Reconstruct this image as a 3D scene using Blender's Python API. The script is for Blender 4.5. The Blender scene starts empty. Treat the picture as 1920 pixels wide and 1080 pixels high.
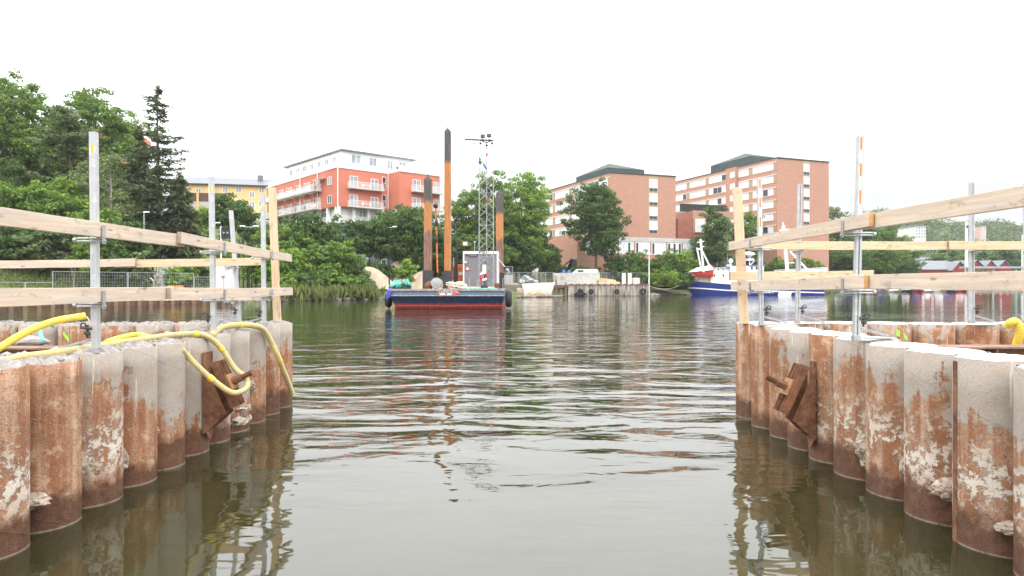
import bpy, bmesh, math, random
import numpy as np
from mathutils import Vector, Matrix
R = math.radians
# ------------------------------------------------------------------ camera, world, sun, exposure
sc = bpy.context.scene
COL = sc.collection
F = 1280.0; CX = 960.0; HOR = 538.0; HC = 1.85          # focal length in photo pixels, horizon row, eye height over the water
cam = bpy.data.objects.new('camera', bpy.data.cameras.new('camera')); COL.objects.link(cam)
cam.data.sensor_width = 36; cam.data.lens = F / 1920 * 36
cam.location = (0, 0, HC); cam.rotation_euler = (R(90), 0, 0)
cam.data.shift_y = (HOR - 540) / 1920
cam.data.clip_end = 6000; cam.data.clip_start = 0.05
sc.camera = cam
SUN_EL, SUN_ROT = R(52), R(200)
w = bpy.data.worlds.new('World'); sc.world = w; w.use_nodes = True
nt = w.node_tree; nt.nodes.clear()
o_ = nt.nodes.new('ShaderNodeOutputWorld'); bg = nt.nodes.new('ShaderNodeBackground')
sky = nt.nodes.new('ShaderNodeTexSky'); sky.sky_type = 'NISHITA'; sky.sun_disc = False
sky.sun_elevation = SUN_EL; sky.sun_rotation = SUN_ROT
tc = nt.nodes.new('ShaderNodeTexCoord'); sp = nt.nodes.new('ShaderNodeSeparateXYZ')
nt.links.new(tc.outputs['Generated'], sp.inputs[0])
cr = nt.nodes.new('ShaderNodeValToRGB')                  # overcast: cloud deck brighter towards the zenith
cr.color_ramp.elements[0].position = 0.0; cr.color_ramp.elements[0].color = (.170, .172, .176, 1)
cr.color_ramp.elements[1].position = 1.0; cr.color_ramp.elements[1].color = (.72, .73, .74, 1)
for p_, c_ in ((.12, .205), (.24, .50), (.42, .84), (.6, .86)):
    e = cr.color_ramp.elements.new(p_); e.color = (c_ * .985, c_ * .995, c_, 1)
nz = nt.nodes.new('ShaderNodeTexNoise'); nz.inputs['Scale'].default_value = 2.2; nz.inputs['Detail'].default_value = 5
mpw = nt.nodes.new('ShaderNodeMapping'); mpw.inputs['Scale'].default_value = (1, 1, 3.5)
nt.links.new(tc.outputs['Generated'], mpw.inputs[0]); nt.links.new(mpw.outputs[0], nz.inputs['Vector'])
mr = nt.nodes.new('ShaderNodeMapRange'); mr.inputs['From Min'].default_value = .3; mr.inputs['From Max'].default_value = .7
mr.inputs['To Min'].default_value = .90; mr.inputs['To Max'].default_value = 1.12
nt.links.new(nz.outputs[0], mr.inputs[0]); nt.links.new(sp.outputs['Z'], cr.inputs[0])
vm = nt.nodes.new('ShaderNodeVectorMath'); vm.operation = 'SCALE'
nt.links.new(cr.outputs[0], vm.inputs[0]); nt.links.new(mr.outputs[0], vm.inputs['Scale'])
v2 = nt.nodes.new('ShaderNodeVectorMath'); v2.operation = 'SCALE'; v2.inputs['Scale'].default_value = 39
nt.links.new(vm.outputs[0], v2.inputs[0])
mx = nt.nodes.new('ShaderNodeMix'); mx.data_type = 'RGBA'; mx.inputs[0].default_value = .93
nt.links.new(sky.outputs[0], mx.inputs[6]); nt.links.new(v2.outputs[0], mx.inputs[7])
nt.links.new(mx.outputs[2], bg.inputs[0]); bg.inputs[1].default_value = .1
nt.links.new(bg.outputs[0], o_.inputs[0])
sun = bpy.data.objects.new('sun', bpy.data.lights.new('sun', 'SUN')); COL.objects.link(sun)
sun.data.energy = 0.6; sun.data.angle = R(25); sun.data.color = (1, .96, .9)
sun.rotation_euler = (R(90) - SUN_EL, 0, R(20)); sun.location = (0, -20, 40)
sc.view_settings.view_transform = 'Standard'; sc.view_settings.look = 'None'
sc.view_settings.gamma = 1; sc.view_settings.exposure = 0.28
sc.cycles.max_bounces = 6; sc.cycles.transparent_max_bounces = 12

rnd = random.Random(7)
def px(x, y, Y):                                          # a point of the photo at distance Y
    return Vector(((x - CX) / F * Y, Y, HC + (HOR - y) / F * Y))
def pX(x, Y): return (x - CX) / F * Y
def pZ(y, Y): return HC + (HOR - y) / F * Y

# ------------------------------------------------------------------ materials
MATS = {}
class NB:
    def __init__(s, name):
        s.m = bpy.data.materials.new(name); s.m.use_nodes = True; s.t = s.m.node_tree; s.n = s.t.nodes; s.n.clear()
        s.out = s.n.new('ShaderNodeOutputMaterial'); s.b = s.n.new('ShaderNodeBsdfPrincipled')
        s.t.links.new(s.b.outputs[0], s.out.inputs[0]); MATS[name] = s.m
        s.tc = s.n.new('ShaderNodeTexCoord')
    def L(s, a, b): s.t.links.new(a, b)
    def put(s, a, i):
        if hasattr(a, 'node'): s.L(a, i)
        else: i.default_value = a
    def map(s, scale=(1, 1, 1), src='Object', rot=(0, 0, 0)):
        m = s.n.new('ShaderNodeMapping'); m.inputs['Scale'].default_value = scale; m.inputs['Rotation'].default_value = rot
        s.L(s.tc.outputs[src], m.inputs[0]); return m.outputs[0]
    def noise(s, vec, scale=5, detail=4, rough=.55, dist=0):
        n = s.n.new('ShaderNodeTexNoise'); s.L(vec, n.inputs['Vector']); n.inputs['Scale'].default_value = scale
        n.inputs['Detail'].default_value = detail; n.inputs['Roughness'].default_value = rough; n.inputs['Distortion'].default_value = dist
        return n.outputs[0]
    def ramp(s, x, stops):
        r = s.n.new('ShaderNodeValToRGB'); els = r.color_ramp.elements
        els[0].position = stops[0][0]; els[1].position = stops[-1][0]
        for st in stops[1:-1]: els.new(st[0])
        for e_, st in zip(els, stops):
            c = st[1]; e_.color = (c, c, c, 1) if not hasattr(c, '__len__') else (*c, 1)
        s.put(x, r.inputs[0]); return r.outputs[0]
    def math(s, op, a, b=0.0, c=0.0):
        m = s.n.new('ShaderNodeMath'); m.operation = op
        s.put(a, m.inputs[0]); s.put(b, m.inputs[1]); s.put(c, m.inputs[2]); return m.outputs[0]
    def rng(s, x, a, b, c=0., d=1.):
        m = s.n.new('ShaderNodeMapRange'); s.put(x, m.inputs[0])
        for i, v in zip((1, 2, 3, 4), (a, b, c, d)): s.put(v, m.inputs[i])
        return m.outputs[0]
    def mix(s, f, a, b, mode='MIX'):
        m = s.n.new('ShaderNodeMix'); m.data_type = 'RGBA'; m.blend_type = mode
        s.put(f, m.inputs[0])
        for v, i in ((a, 6), (b, 7)):
            if hasattr(v, 'node'): s.L(v, m.inputs[i])
            else: m.inputs[i].default_value = (*v, 1)
        return m.outputs[2]
    def bump(s, h, strength=.3, dist=.01, nrm=None):
        b = s.n.new('ShaderNodeBump'); b.inputs['Strength'].default_value = strength; b.inputs['Distance'].default_value = dist
        s.L(h, b.inputs['Height'])
        if nrm: s.L(nrm, b.inputs['Normal'])
        s.L(b.outputs[0], s.b.inputs['Normal']); return b.outputs[0]
    def set(s, col=None, rough=None, metal=None, spec=None):
        if col is not None:
            if hasattr(col, 'node'): s.L(col, s.b.inputs['Base Color'])
            else: s.b.inputs['Base Color'].default_value = (*col, 1)
        if rough is not None: s.put(rough, s.b.inputs['Roughness'])
        if metal is not None: s.put(metal, s.b.inputs['Metallic'])
        if spec is not None: s.b.inputs['Specular IOR Level'].default_value = spec
        return s.m
def simple(name, c, rough=.6, metal=0., var=.12, scale=3., bump=0., bs=30, dirt=None, src='Object'):
    a = NB(name); v = a.map(src=src)
    n = a.noise(v, scale, 5)
    col = a.mix(a.rng(n, .3, .7), tuple(x * (1 - var) for x in c), tuple(min(1, x * (1 + var)) for x in c))
    if dirt:
        n2 = a.noise(v, scale * 2.3, 6, .65)
        col = a.mix(a.ramp(n2, [(.5, 0.), (.62, 1.)]), col, dirt)
    a.set(col, rough, metal)
    if bump: a.bump(a.noise(v, bs, 4), .5, bump)
    return a.m

# pipe pile: rust, grey cement film above, dark wet band at the waterline, drips, spiral weld
def pile_material():
    a = NB('pile_steel'); v = a.tc.outputs['Object']
    s = a.n.new('ShaderNodeSeparateXYZ'); a.L(v, s.inputs[0]); z = s.outputs['Z']
    oi = a.n.new('ShaderNodeObjectInfo'); oc = a.n.new('ShaderNodeSeparateColor'); a.L(oi.outputs['Color'], oc.inputs[0])
    seed = a.math('MULTIPLY', oc.outputs['Blue'], 50.)
    off = a.n.new('ShaderNodeVectorMath'); off.operation = 'ADD'; cmb = a.n.new('ShaderNodeCombineXYZ')
    a.L(seed, cmb.inputs[0]); a.L(seed, cmb.inputs[1]); a.L(v, off.inputs[0]); a.L(cmb.outputs[0], off.inputs[1]); vv = off.outputs[0]
    def mapped(sc_):
        m = a.n.new('ShaderNodeMapping'); m.inputs['Scale'].default_value = sc_; a.L(vv, m.inputs[0]); return m.outputs[0]
    big = a.noise(vv, 3.2, 8, .68); mid = a.noise(vv, 14, 7, .7); fine = a.noise(vv, 75, 6, .75)
    drip = a.noise(mapped((26, 26, 1.1)), 1, 5, .6); streak = a.noise(mapped((9, 9, .6)), 1, 5, .6)
    pit = a.noise(vv, 34, 8, .8)
    rust = a.mix(a.rng(big, .33, .67), (.27, .105, .045), (.50, .265, .14))
    rust = a.mix(a.rng(mid, .38, .7), rust, (.22, .085, .04))
    rust = a.mix(a.math('MULTIPLY', a.rng(streak, .45, .68), .75), rust, (.62, .46, .33))
    rust = a.mix(a.math('MULTIPLY', a.rng(fine, .47, .62), .7), rust, (.27, .10, .042)); spk = a.noise(vv, 120, 4, .8); rust = a.mix(a.math('MULTIPLY', a.ramp(spk, [(.60, 0.), (.64, 1.)]), .6), rust, (.72, .55, .42)); rust = a.mix(a.math('MULTIPLY', a.ramp(spk, [(.36, 1.), (.40, 0.)]), .7), rust, (.13, .06, .04))
    rust = a.mix(a.math('MULTIPLY', a.ramp(pit, [(.56, 0.), (.60, 1.)]), .75), rust, (.115, .05, .032))
    blo = a.noise(vv, 7, 6, .75); rust = a.mix(a.math('MULTIPLY', a.rng(blo, .52, .62), .55), rust, (.66, .47, .31)); rust = a.mix(a.math('MULTIPLY', a.rng(blo, .44, .38), .5), rust, (.19, .085, .05))
    # grey film
    gz = a.math('ADD', z, a.math('MULTIPLY', a.math('SUBTRACT', big, .5), 1.5))
    gz = a.math('ADD', gz, a.math('MULTIPLY', a.math('SUBTRACT', streak, .5), .9))
    gz = a.math('ADD', gz, a.math('MULTIPLY', a.math('SUBTRACT', mid, .5), .35))
    lim = a.math('MULTIPLY', oc.outputs['Red'], 1.6)
    g = a.rng(a.math('SUBTRACT', gz, lim), -.03, .05)
    grey = a.mix(a.rng(fine, .3, .7), (.25, .235, .215), (.48, .455, .425))
    grey = a.mix(a.rng(mid, .35, .68), grey, (.46, .385, .31)); grey = a.mix(a.math('MULTIPLY', a.ramp(spk, [(.36, 1.), (.40, 0.)]), .6), grey, (.17, .13, .10)); grey = a.mix(a.math('MULTIPLY', a.rng(blo, .5, .62), .45), grey, (.30, .21, .15))
    grey = a.mix(a.math('MULTIPLY', a.ramp(pit, [(.62, 0.), (.65, 1.)]), .7), grey, (.26, .12, .065))
    col = a.mix(a.math('MULTIPLY', g, .93), rust, grey)
    # white lime crust and drips
    wz = a.math('MULTIPLY', a.rng(z, .18, .42), a.rng(z, .95, .5))
    wn = a.math('ADD', a.math('MULTIPLY', mid, .55), a.math('MULTIPLY', big, .45))
    wn = a.math('ADD', wn, a.math('MULTIPLY', a.math('SUBTRACT', pit, .5), .35))
    wt = a.math('SUBTRACT', .62, a.math('MULTIPLY', oc.outputs['Green'], .14))
    crust = a.math('MULTIPLY', a.rng(a.math('SUBTRACT', wn, wt), 0., .02), wz)
    col = a.mix(a.math('MULTIPLY', crust, .9), col, (.70, .63, .54))
    dr = a.math('MULTIPLY', a.ramp(drip, [(.64, 0.), (.67, 1.)]), a.rng(a.math('ADD', z, a.math('MULTIPLY', streak, .8)), .95, 1.4))
    col = a.mix(a.math('MULTIPLY', dr, .75), col, (.68, .63, .57))
    # spiral weld
    ang = a.math('ARCTAN2', s.outputs['Y'], s.outputs['X'])
    hz = a.math('ADD', a.math('MULTIPLY', z, 1.35), a.math('MULTIPLY', ang, .159155 * 1.))
    hz = a.math('ADD', hz, oc.outputs['Blue'])
    fr = a.math('ABSOLUTE', a.math('SUBTRACT', a.math('FRACT', hz), .5))
    weld = a.rng(fr, .0, .011, 1., 0.)
    col = a.mix(a.math('MULTIPLY', weld, .3), col, (.30, .19, .13))
    # wet, dark rust towards the waterline
    wl = a.math('ADD', z, a.math('MULTIPLY', a.math('SUBTRACT', big, .5), .42)); wl = a.math('ADD', wl, a.math('MULTIPLY', a.math('SUBTRACT', oc.outputs['Blue'], .5), .14))
    wl = a.math('ADD', wl, a.math('MULTIPLY', a.math('SUBTRACT', mid, .5), .12))
    wet = a.rng(wl, .20, .30, 1., 0.)
    wetc = a.mix(a.rng(mid, .3, .65), (.04, .019, .011), (.14, .055, .025))
    wetc = a.mix(a.math('MULTIPLY', a.ramp(fine, [(.58, 0.), (.66, 1.)]), .6), wetc, (.27, .11, .04)); wetc = a.mix(a.math('MULTIPLY', a.ramp(spk, [(.60, 0.), (.64, 1.)]), .6), wetc, (.38, .25, .17))
    col = a.mix(a.math('MULTIPLY', wet, .92), col, wetc)
    line = a.math('MULTIPLY', a.rng(z, .018, .004), a.rng(mid, .3, .5))
    col = a.mix(a.math('MULTIPLY', line, .5), col, (.5, .43, .33))
    a.set(col, a.rng(wet, 0, 1, .82, .42), 0., .35)
    h = a.math('ADD', a.math('MULTIPLY', fine, .8), a.math('MULTIPLY', mid, .9)); h = a.math('ADD', h, a.math('MULTIPLY', spk, .3))
    h = a.math('ADD', h, a.math('MULTIPLY', weld, .2)); h = a.math('ADD', h, a.math('MULTIPLY', crust, .7)); h = a.math('ADD', h, a.math('MULTIPLY', g, .25))
    a.bump(h, .9, .012)
pile_material()
def plain_rust(name, c1, c2, c3, sc_=8):
    a = NB(name); v = a.map(); n = a.noise(v, sc_, 7, .65); n2 = a.noise(v, sc_ * 4, 6, .7)
    col = a.mix(a.rng(n, .35, .65), c1, c2); col = a.mix(a.math('MULTIPLY', a.ramp(n2, [(.55, 0.), (.62, 1.)]), .7), col, c3)
    a.set(col, .8, 0., .3); a.bump(n2, .6, .004)
plain_rust('bracket_rust', (.10, .042, .026), (.27, .12, .06), (.17, .14, .12), 6)
plain_rust('old_steel', (.18, .10, .07), (.31, .2, .14), (.1, .06, .045), 5)
plain_rust('plate_rust', (.26, .13, .06), (.42, .24, .13), (.2, .1, .06), 9)
# wood
def wood(name, c1, c2, grey):
    a = NB(name); oi = a.n.new('ShaderNodeObjectInfo')
    ad = a.n.new('ShaderNodeVectorMath'); ad.operation = 'ADD'; cmb = a.n.new('ShaderNodeCombineXYZ')
    a.L(a.math('MULTIPLY', oi.outputs['Random'], 40.), cmb.inputs[0]); a.L(a.tc.outputs['Object'], ad.inputs[0]); a.L(cmb.outputs[0], ad.inputs[1])
    def mp(s_):
        m = a.n.new('ShaderNodeMapping'); m.inputs['Scale'].default_value = s_; a.L(ad.outputs[0], m.inputs[0]); return m.outputs[0]
    g1 = a.noise(mp((1.2, 30, 34)), 1, 6, .65, .6); g2 = a.noise(mp((4, 90, 120)), 1, 4, .7); st = a.noise(mp((1.4, 3, 5)), 1, 6, .6)
    vo = a.n.new('ShaderNodeTexVoronoi'); a.L(mp((2.3, 5, 9)), vo.inputs['Vector']); vo.inputs['Scale'].default_value = 1.; kn = a.rng(vo.outputs['Distance'], .075, .14, 1., 0.)
    col = a.mix(a.rng(g1, .32, .66), c1, c2); col = a.mix(a.math('MULTIPLY', a.rng(st, .46, .66), grey), col, (.50, .44, .39))
    col = a.mix(a.math('MULTIPLY', a.rng(g2, .56, .72), .5), col, tuple(x * .6 for x in c1))
    col = a.mix(a.math('MULTIPLY', kn, .7), col, (.24, .12, .06))
    dt = a.noise(mp((7, 14, 14)), 1, 6, .7); col = a.mix(a.math('MULTIPLY', a.ramp(dt, [(.57, 0.), (.66, 1.)]), .55), col, (.27, .21, .17))
    a.set(col, .78, 0., .25); a.bump(a.math('ADD', g1, a.math('MULTIPLY', g2, .5)), .5, .003)
wood('rail_wood', (.52, .395, .29), (.70, .585, .47), .7)
wood('fresh_wood', (.58, .41, .25), (.74, .57, .38), .25)
wood('end_grain', (.50, .26, .09), (.62, .36, .15), .1)
wood('dark_end', (.28, .19, .13), (.36, .26, .18), .5)
# metal etc.
simple('aluminium', (.47, .48, .49), .45, .3, .07, 4, .0005, 60, (.60, .60, .59))
simple('zinc', (.42, .43, .44), .45, .55, .2, 30)
simple('dark_metal', (.05, .05, .052), .5, .3)
simple('orange_tape', (.85, .22, .06), .45)
simple('yellow_label', (.8, .5, .05), .5)
simple('white_tape', (.8, .8, .8), .45)
def hosem(name, c, d, amt):
    a = NB(name); v = a.map(); n = a.noise(v, 9, 6, .65); n2 = a.noise(v, 40, 5, .7)
    col = a.mix(a.math('MULTIPLY', a.ramp(n, [(.5 - amt, 0.), (.62, 1.)]), .8), c, d); col = a.mix(a.math('MULTIPLY', a.ramp(n2, [(.58, 0.), (.66, 1.)]), .35), col, (.3, .24, .15))
    a.set(col, .5, 0., .4)
hosem('hose_yellow', (.78, .56, .06), (.6, .45, .14), .0)
hosem('hose_dirty', (.62, .49, .16), (.46, .41, .29), .14)
simple('concrete_white', (.68, .66, .63), .9, 0, .12, 9, .006, 55, (.5, .45, .4))
simple('concrete_rubble', (.34, .315, .30), .95, 0, .3, 22, .02, 60, (.3, .26, .23))
simple('concrete', (.52, .51, .49), .9, 0, .15, .6, .01, 20, (.45, .43, .40))
simple('gravel', (.20, .17, .14), .95, 0, .4, 12, .03, 40)
simple('grass', (.085, .115, .03), .95, 0, .5, .35, .1, 5, (.13, .12, .045))
simple('paving', (.20, .19, .175), .9, 0, .1, 2)
simple('asphalt', (.06, .06, .06), .9, 0, .1, 2)
simple('sand', (.47, .36, .26), .95, 0, .14, .8, .05, 12)
simple('rock', (.25, .22, .19), .9, 0, .3, 1.2, .05, 9)
simple('bark', (.10, .075, .055), .9, 0, .3, 3, .02, 18)
simple('pale_bark', (.33, .30, .27), .9, 0, .3, 5, .01, 18)
simple('red_bark', (.23, .12, .07), .9, 0, .3, 3, .02, 18)
simple('render_coral', (.58, .18, .115), .85, 0, .07, .4)
simple('white_paint', (.80, .80, .79), .6, 0, .05, .5)
simple('grey_cladding', (.15, .17, .21), .7, 0, .06, .4)
simple('off_white', (.62, .60, .57), .8, 0, .08, .3)
simple('glass_dark', (.05, .06, .07), .08, 0, .3, .4)
simple('glass_pale', (.30, .33, .36), .12, 0, .35, .5)
simple('curtain', (.70, .72, .74), .35, 0, .18, .5)
simple('yellow_render', (.72, .50, .24), .85, 0, .06, .3)
simple('roof_grey', (.17, .18, .20), .6, .1, .12, .5)
simple('roof_copper', (.06, .08, .08), .95, 0., .15, .5)
simple('brown_cladding', (.11, .06, .045), .7, 0, .1, 1)
simple('black_steel', (.02, .022, .025), .5, .2)
simple('tyre_rubber', (.025, .025, .027), .85, 0, .3, 4, .01, 20)
simple('boat_blue', (.02, .045, .26), .35, 0, .12, .7)
simple('boat_cream', (.76, .70, .60), .5, 0, .05, .8)
simple('boat_red', (.55, .03, .03), .45, 0, .1, .8)
simple('falu_red', (.25, .032, .024), .85, 0, .15, .5)
simple('orange_machine', (.75, .17, .03), .5, 0, .1, 2, 0, 30, (.25, .1, .05))
simple('cabin_grey', (.27, .27, .29), .65, 0, .05, 1)
simple('green_tarp', (.12, .50, .40), .6, 0, .25, 3, .03, 6)
simple('blue_tarp', (.05, .08, .55), .55, 0, .2, 3)
simple('rope', (.68, .58, .47), .9, 0, .2, 9)
simple('hivis', (.62, .85, .06), .7); simple('skin', (.5, .3, .22), .6); simple('trousers', (.02, .025, .03), .8)
simple('helmet_white', (.85, .85, .85), .4); simple('flag_blue', (.01, .12, .42), .7); simple('flag_yellow', (.85, .6, .04), .7)
simple('dry_twigs', (.36, .29, .24), .9); simple('plastic_blue', (.05, .25, .6), .5)
simple('pale_pink', (.62, .40, .34), .8, 0, .05, .3)
simple('off_white_brick', (.45, .33, .2), .8); simple('window_infill', (.42, .29, .17), .8, 0, .06)
simple('grout', (.40, .335, .27), .95, 0, .35, 14, .03, 45, (.25, .15, .1))
def brick(name, c1, c2, mortar, s=1.):
    a = NB(name); oi = a.tc.outputs['Object']
    g = a.n.new('ShaderNodeNewGeometry'); sp_ = a.n.new('ShaderNodeSeparateXYZ'); a.L(oi, sp_.inputs[0])
    cmb = a.n.new('ShaderNodeCombineXYZ')
    a.L(a.math('ADD', sp_.outputs['X'], a.math('MULTIPLY', sp_.outputs['Y'], .83)), cmb.inputs[0]); a.L(sp_.outputs['Z'], cmb.inputs[1])
    b = a.n.new('ShaderNodeTexBrick'); a.L(cmb.outputs[0], b.inputs['Vector'])
    b.inputs['Scale'].default_value = s; b.inputs['Brick Width'].default_value = .5; b.inputs['Row Height'].default_value = .15
    b.inputs['Mortar Size'].default_value = .016; b.inputs['Color1'].default_value = (*c1, 1); b.inputs['Color2'].default_value = (*c2, 1); b.inputs['Mortar'].default_value = (*mortar, 1)
    mpp = a.n.new('ShaderNodeMapping'); mpp.inputs['Scale'].default_value = (.35, 2.2, 1); a.L(cmb.outputs[0], mpp.inputs[0])
    n = a.noise(mpp.outputs[0], 1., 6, .65)
    col = a.mix(a.math('MULTIPLY', a.rng(n, .45, .68), .5), b.outputs[0], (.40, .25, .20))
    a.set(col, .85, 0, .2)
brick('brick_red', (.52, .245, .155), (.40, .18, .115), (.48, .37, .30))
brick('brick_dark', (.36, .10, .065), (.30, .085, .055), (.3, .2, .15))
# foliage
def leafm(name, dark, light, yel):
    a = NB(name); a.n.remove(a.b)
    at = a.n.new('ShaderNodeAttribute'); at.attribute_name = 'tint'
    col = a.mix(at.outputs['Fac'], dark, light)
    n = a.noise(a.tc.outputs['Object'], .8, 3); col = a.mix(a.math('MULTIPLY', a.rng(n, .5, .68), .5), col, yel)
    d = a.n.new('ShaderNodeBsdfPrincipled'); a.L(col, d.inputs['Base Color']); d.inputs['Roughness'].default_value = .55; d.inputs['Specular IOR Level'].default_value = .3
    t = a.n.new('ShaderNodeBsdfTranslucent'); a.L(a.mix(1., col, (.9, 1., .5), 'MULTIPLY'), t.inputs[0])
    m = a.n.new('ShaderNodeMixShader'); m.inputs[0].default_value = .35
    a.L(d.outputs[0], m.inputs[1]); a.L(t.outputs[0], m.inputs[2]); a.L(m.outputs[0], a.out.inputs[0])
leafm('leaf_mid', (.085, .15, .025), (.21, .33, .06), (.25, .33, .07))
leafm('leaf_bright', (.13, .225, .03), (.28, .43, .065), (.34, .42, .07))
leafm('leaf_dark', (.045, .095, .022), (.125, .21, .05), (.14, .2, .05))
leafm('leaf_birch', (.13, .175, .07), (.25, .31, .13), (.26, .3, .12))
leafm('needle', (.05, .075, .035), (.13, .155, .065), (.15, .13, .06))
leafm('needle_pine', (.075, .12, .05), (.19, .25, .10), (.2, .22, .09))
leafm('reed', (.11, .15, .04), (.24, .27, .09), (.28, .26, .1))
leafm('far_leaf', (.06, .105, .04), (.15, .21, .07), (.17, .2, .08))
# barge hull: grey-blue top strake, navy, red boot with worn line
def hullm():
    a = NB('barge_hull'); s = a.n.new('ShaderNodeSeparateXYZ'); a.L(a.tc.outputs['Object'], s.inputs[0]); z = s.outputs['Z']
    v = a.map(); n = a.noise(v, 1.6, 7, .65); n2 = a.noise(v, 5, 7, .7); n3 = a.noise(a.map((6, 6, .7)), 1, 6, .65)
    zz = a.math('ADD', z, a.math('MULTIPLY', a.math('SUBTRACT', n, .5), .22))
    col = a.ramp(a.rng(zz, 0, 2.), [(.0, (.05, .03, .015)), (.03, (.10, .02, .02)), (.05, (.36, .02, .03)), (.12, (.36, .02, .03)), (.13, (.30, .19, .11)), (.165, (.33, .2, .12)), (.17, (.38, .02, .035)), (.235, (.40, .02, .04)), (.25, (.012, .045, .10)), (.53, (.012, .05, .12)), (.545, (.40, .34, .3)), (.56, (.10, .16, .26)), (.78, (.12, .18, .27)), (.80, (.3, .28, .26)), (1., (.2, .24, .27))])
    col = a.mix(a.math('MULTIPLY', a.ramp(n2, [(.56, 0.), (.62, 1.)]), a.rng(z, .9, 1.4, .25, .75)), col, (.32, .12, .07))
    col = a.mix(a.math('MULTIPLY', a.ramp(n3, [(.6, 0.), (.68, 1.)]), .4), col, (.45, .38, .33))
    a.set(col, .5); a.bump(n2, .4, .02)
hullm()
def spudm(name, zc, zb):
    a = NB(name); s = a.n.new('ShaderNodeSeparateXYZ'); a.L(a.tc.outputs['Object'], s.inputs[0]); z = s.outputs['Z']
    n = a.noise(a.map((3, 3, .35)), 1, 7, .65); n2 = a.noise(a.map((9, 9, .9)), 1, 6, .7)
    zz = a.math('ADD', z, a.math('MULTIPLY', a.math('SUBTRACT', n, .5), 1.6))
    rust = a.mix(a.rng(n2, .4, .62), (.62, .25, .05), (.33, .17, .1))
    low = a.mix(a.rng(n2, .4, .62), (.18, .085, .055), (.32, .2, .15))
    col = a.mix(a.rng(zz, zb - .2, zb + .2), low, rust)
    col = a.mix(a.rng(zz, zc - .2, zc + .2), col, (.105, .09, .085))
    col = a.mix(a.math('MULTIPLY', a.ramp(n2, [(.62, 0.), (.7, 1.)]), .5), col, (.45, .4, .36))
    a.set(col, .75); a.bump(n2, .5, .01)
spudm('spud_steel', 7.6, 5.0); spudm('spud_steel_tall', 11.2, .2)
def jettym():
    a = NB('jetty_wood'); v = a.map((3.2, 3.2, .35)); n = a.noise(v, 1, 6, .6); n2 = a.noise(a.map((1.6, 1, .5)), 1, 5)
    s = a.n.new('ShaderNodeSeparateXYZ'); a.L(a.tc.outputs['Object'], s.inputs[0])
    col = a.mix(a.rng(n, .4, .6), (.17, .145, .12), (.50, .44, .37)); col = a.mix(a.math('MULTIPLY', a.rng(n2, .5, .65), .5), col, (.22, .18, .15))
    col = a.mix(a.rng(a.math('ADD', s.outputs['Z'], a.math('MULTIPLY', n, .5)), .25, .55, .8, 0.), col, (.08, .06, .045))
    a.set(col, .85)
jettym()
def graffm():
    a = NB('graffiti_paint'); v = a.map((.75, .75, .3)); n = a.noise(v, 1.6, 2, .5, 2.5)
    col = a.ramp(n, [(.3, (.55, .65, .58)), (.42, (.45, .62, .5)), (.44, (.28, .13, .08)), (.5, (.33, .16, .09)), (.51, (.6, .66, .6)), (.56, (.42, .6, .48)), (.57, (.3, .14, .09)), (.64, (.27, .12, .08)), (.66, (.5, .45, .42)), (.8, (.45, .42, .4))])
    a.set(col, .7)
graffm()
# spray paint marks on the inside of the piles are separate parts
simple('spray_green', (.35, .8, .08), .7, 0, .2, 30); simple('spray_yellow', (.8, .75, .1), .7, 0, .2, 30)
# water
def waterm():
    a = NB('water'); b = a.b
    b.inputs['Roughness'].default_value = .025; b.inputs['IOR'].default_value = 1.48; b.inputs['Specular IOR Level'].default_value = .5
    v = a.tc.outputs['Object']; s = a.n.new('ShaderNodeSeparateXYZ'); a.L(v, s.inputs[0])
    murk = a.noise(v, .25, 3)
    a.set(a.mix(a.rng(murk, .3, .7), (.025, .0245, .010), (.031, .030, .012)))
    r1 = R(7)
    w1 = a.noise(a.map((.50, 1.0, 1), rot=(0, 0, R(12))), 1, 1.5, .45, .7)        # long low waves
    w2 = a.noise(a.map((1.6, 3.2, 1), rot=(0, 0, R(-16))), 1, 2, .5, .7)         # ripples
    w3 = a.noise(a.map((8, 14, 1), rot=(0, 0, R(20))), 1, 2, .5)
    patch = a.rng(a.noise(a.map((.05, .12, 1)), 1, 3), .38, .62, .45, 1.)
    calm = a.math('MULTIPLY', a.rng(s.outputs['Y'], 4.5, 8.5, .20, 1.1), a.rng(s.outputs['Y'], 16., 60., 1., .38))                      # sheltered between the walls
    amp = a.math('MULTIPLY', calm, patch)
    h = a.math('ADD', a.math('MULTIPLY', w1, .105), a.math('MULTIPLY', w2, .020)); h = a.math('ADD', h, a.math('MULTIPLY', w3, .0008))
    h = a.math('MULTIPLY', h, amp)
    bb = a.n.new('ShaderNodeBump'); bb.inputs['Strength'].default_value = 1.; bb.inputs['Distance'].default_value = 1.
    a.L(h, bb.inputs['Height']); a.L(bb.outputs[0], b.inputs['Normal'])
waterm()
M = MATS

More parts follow.
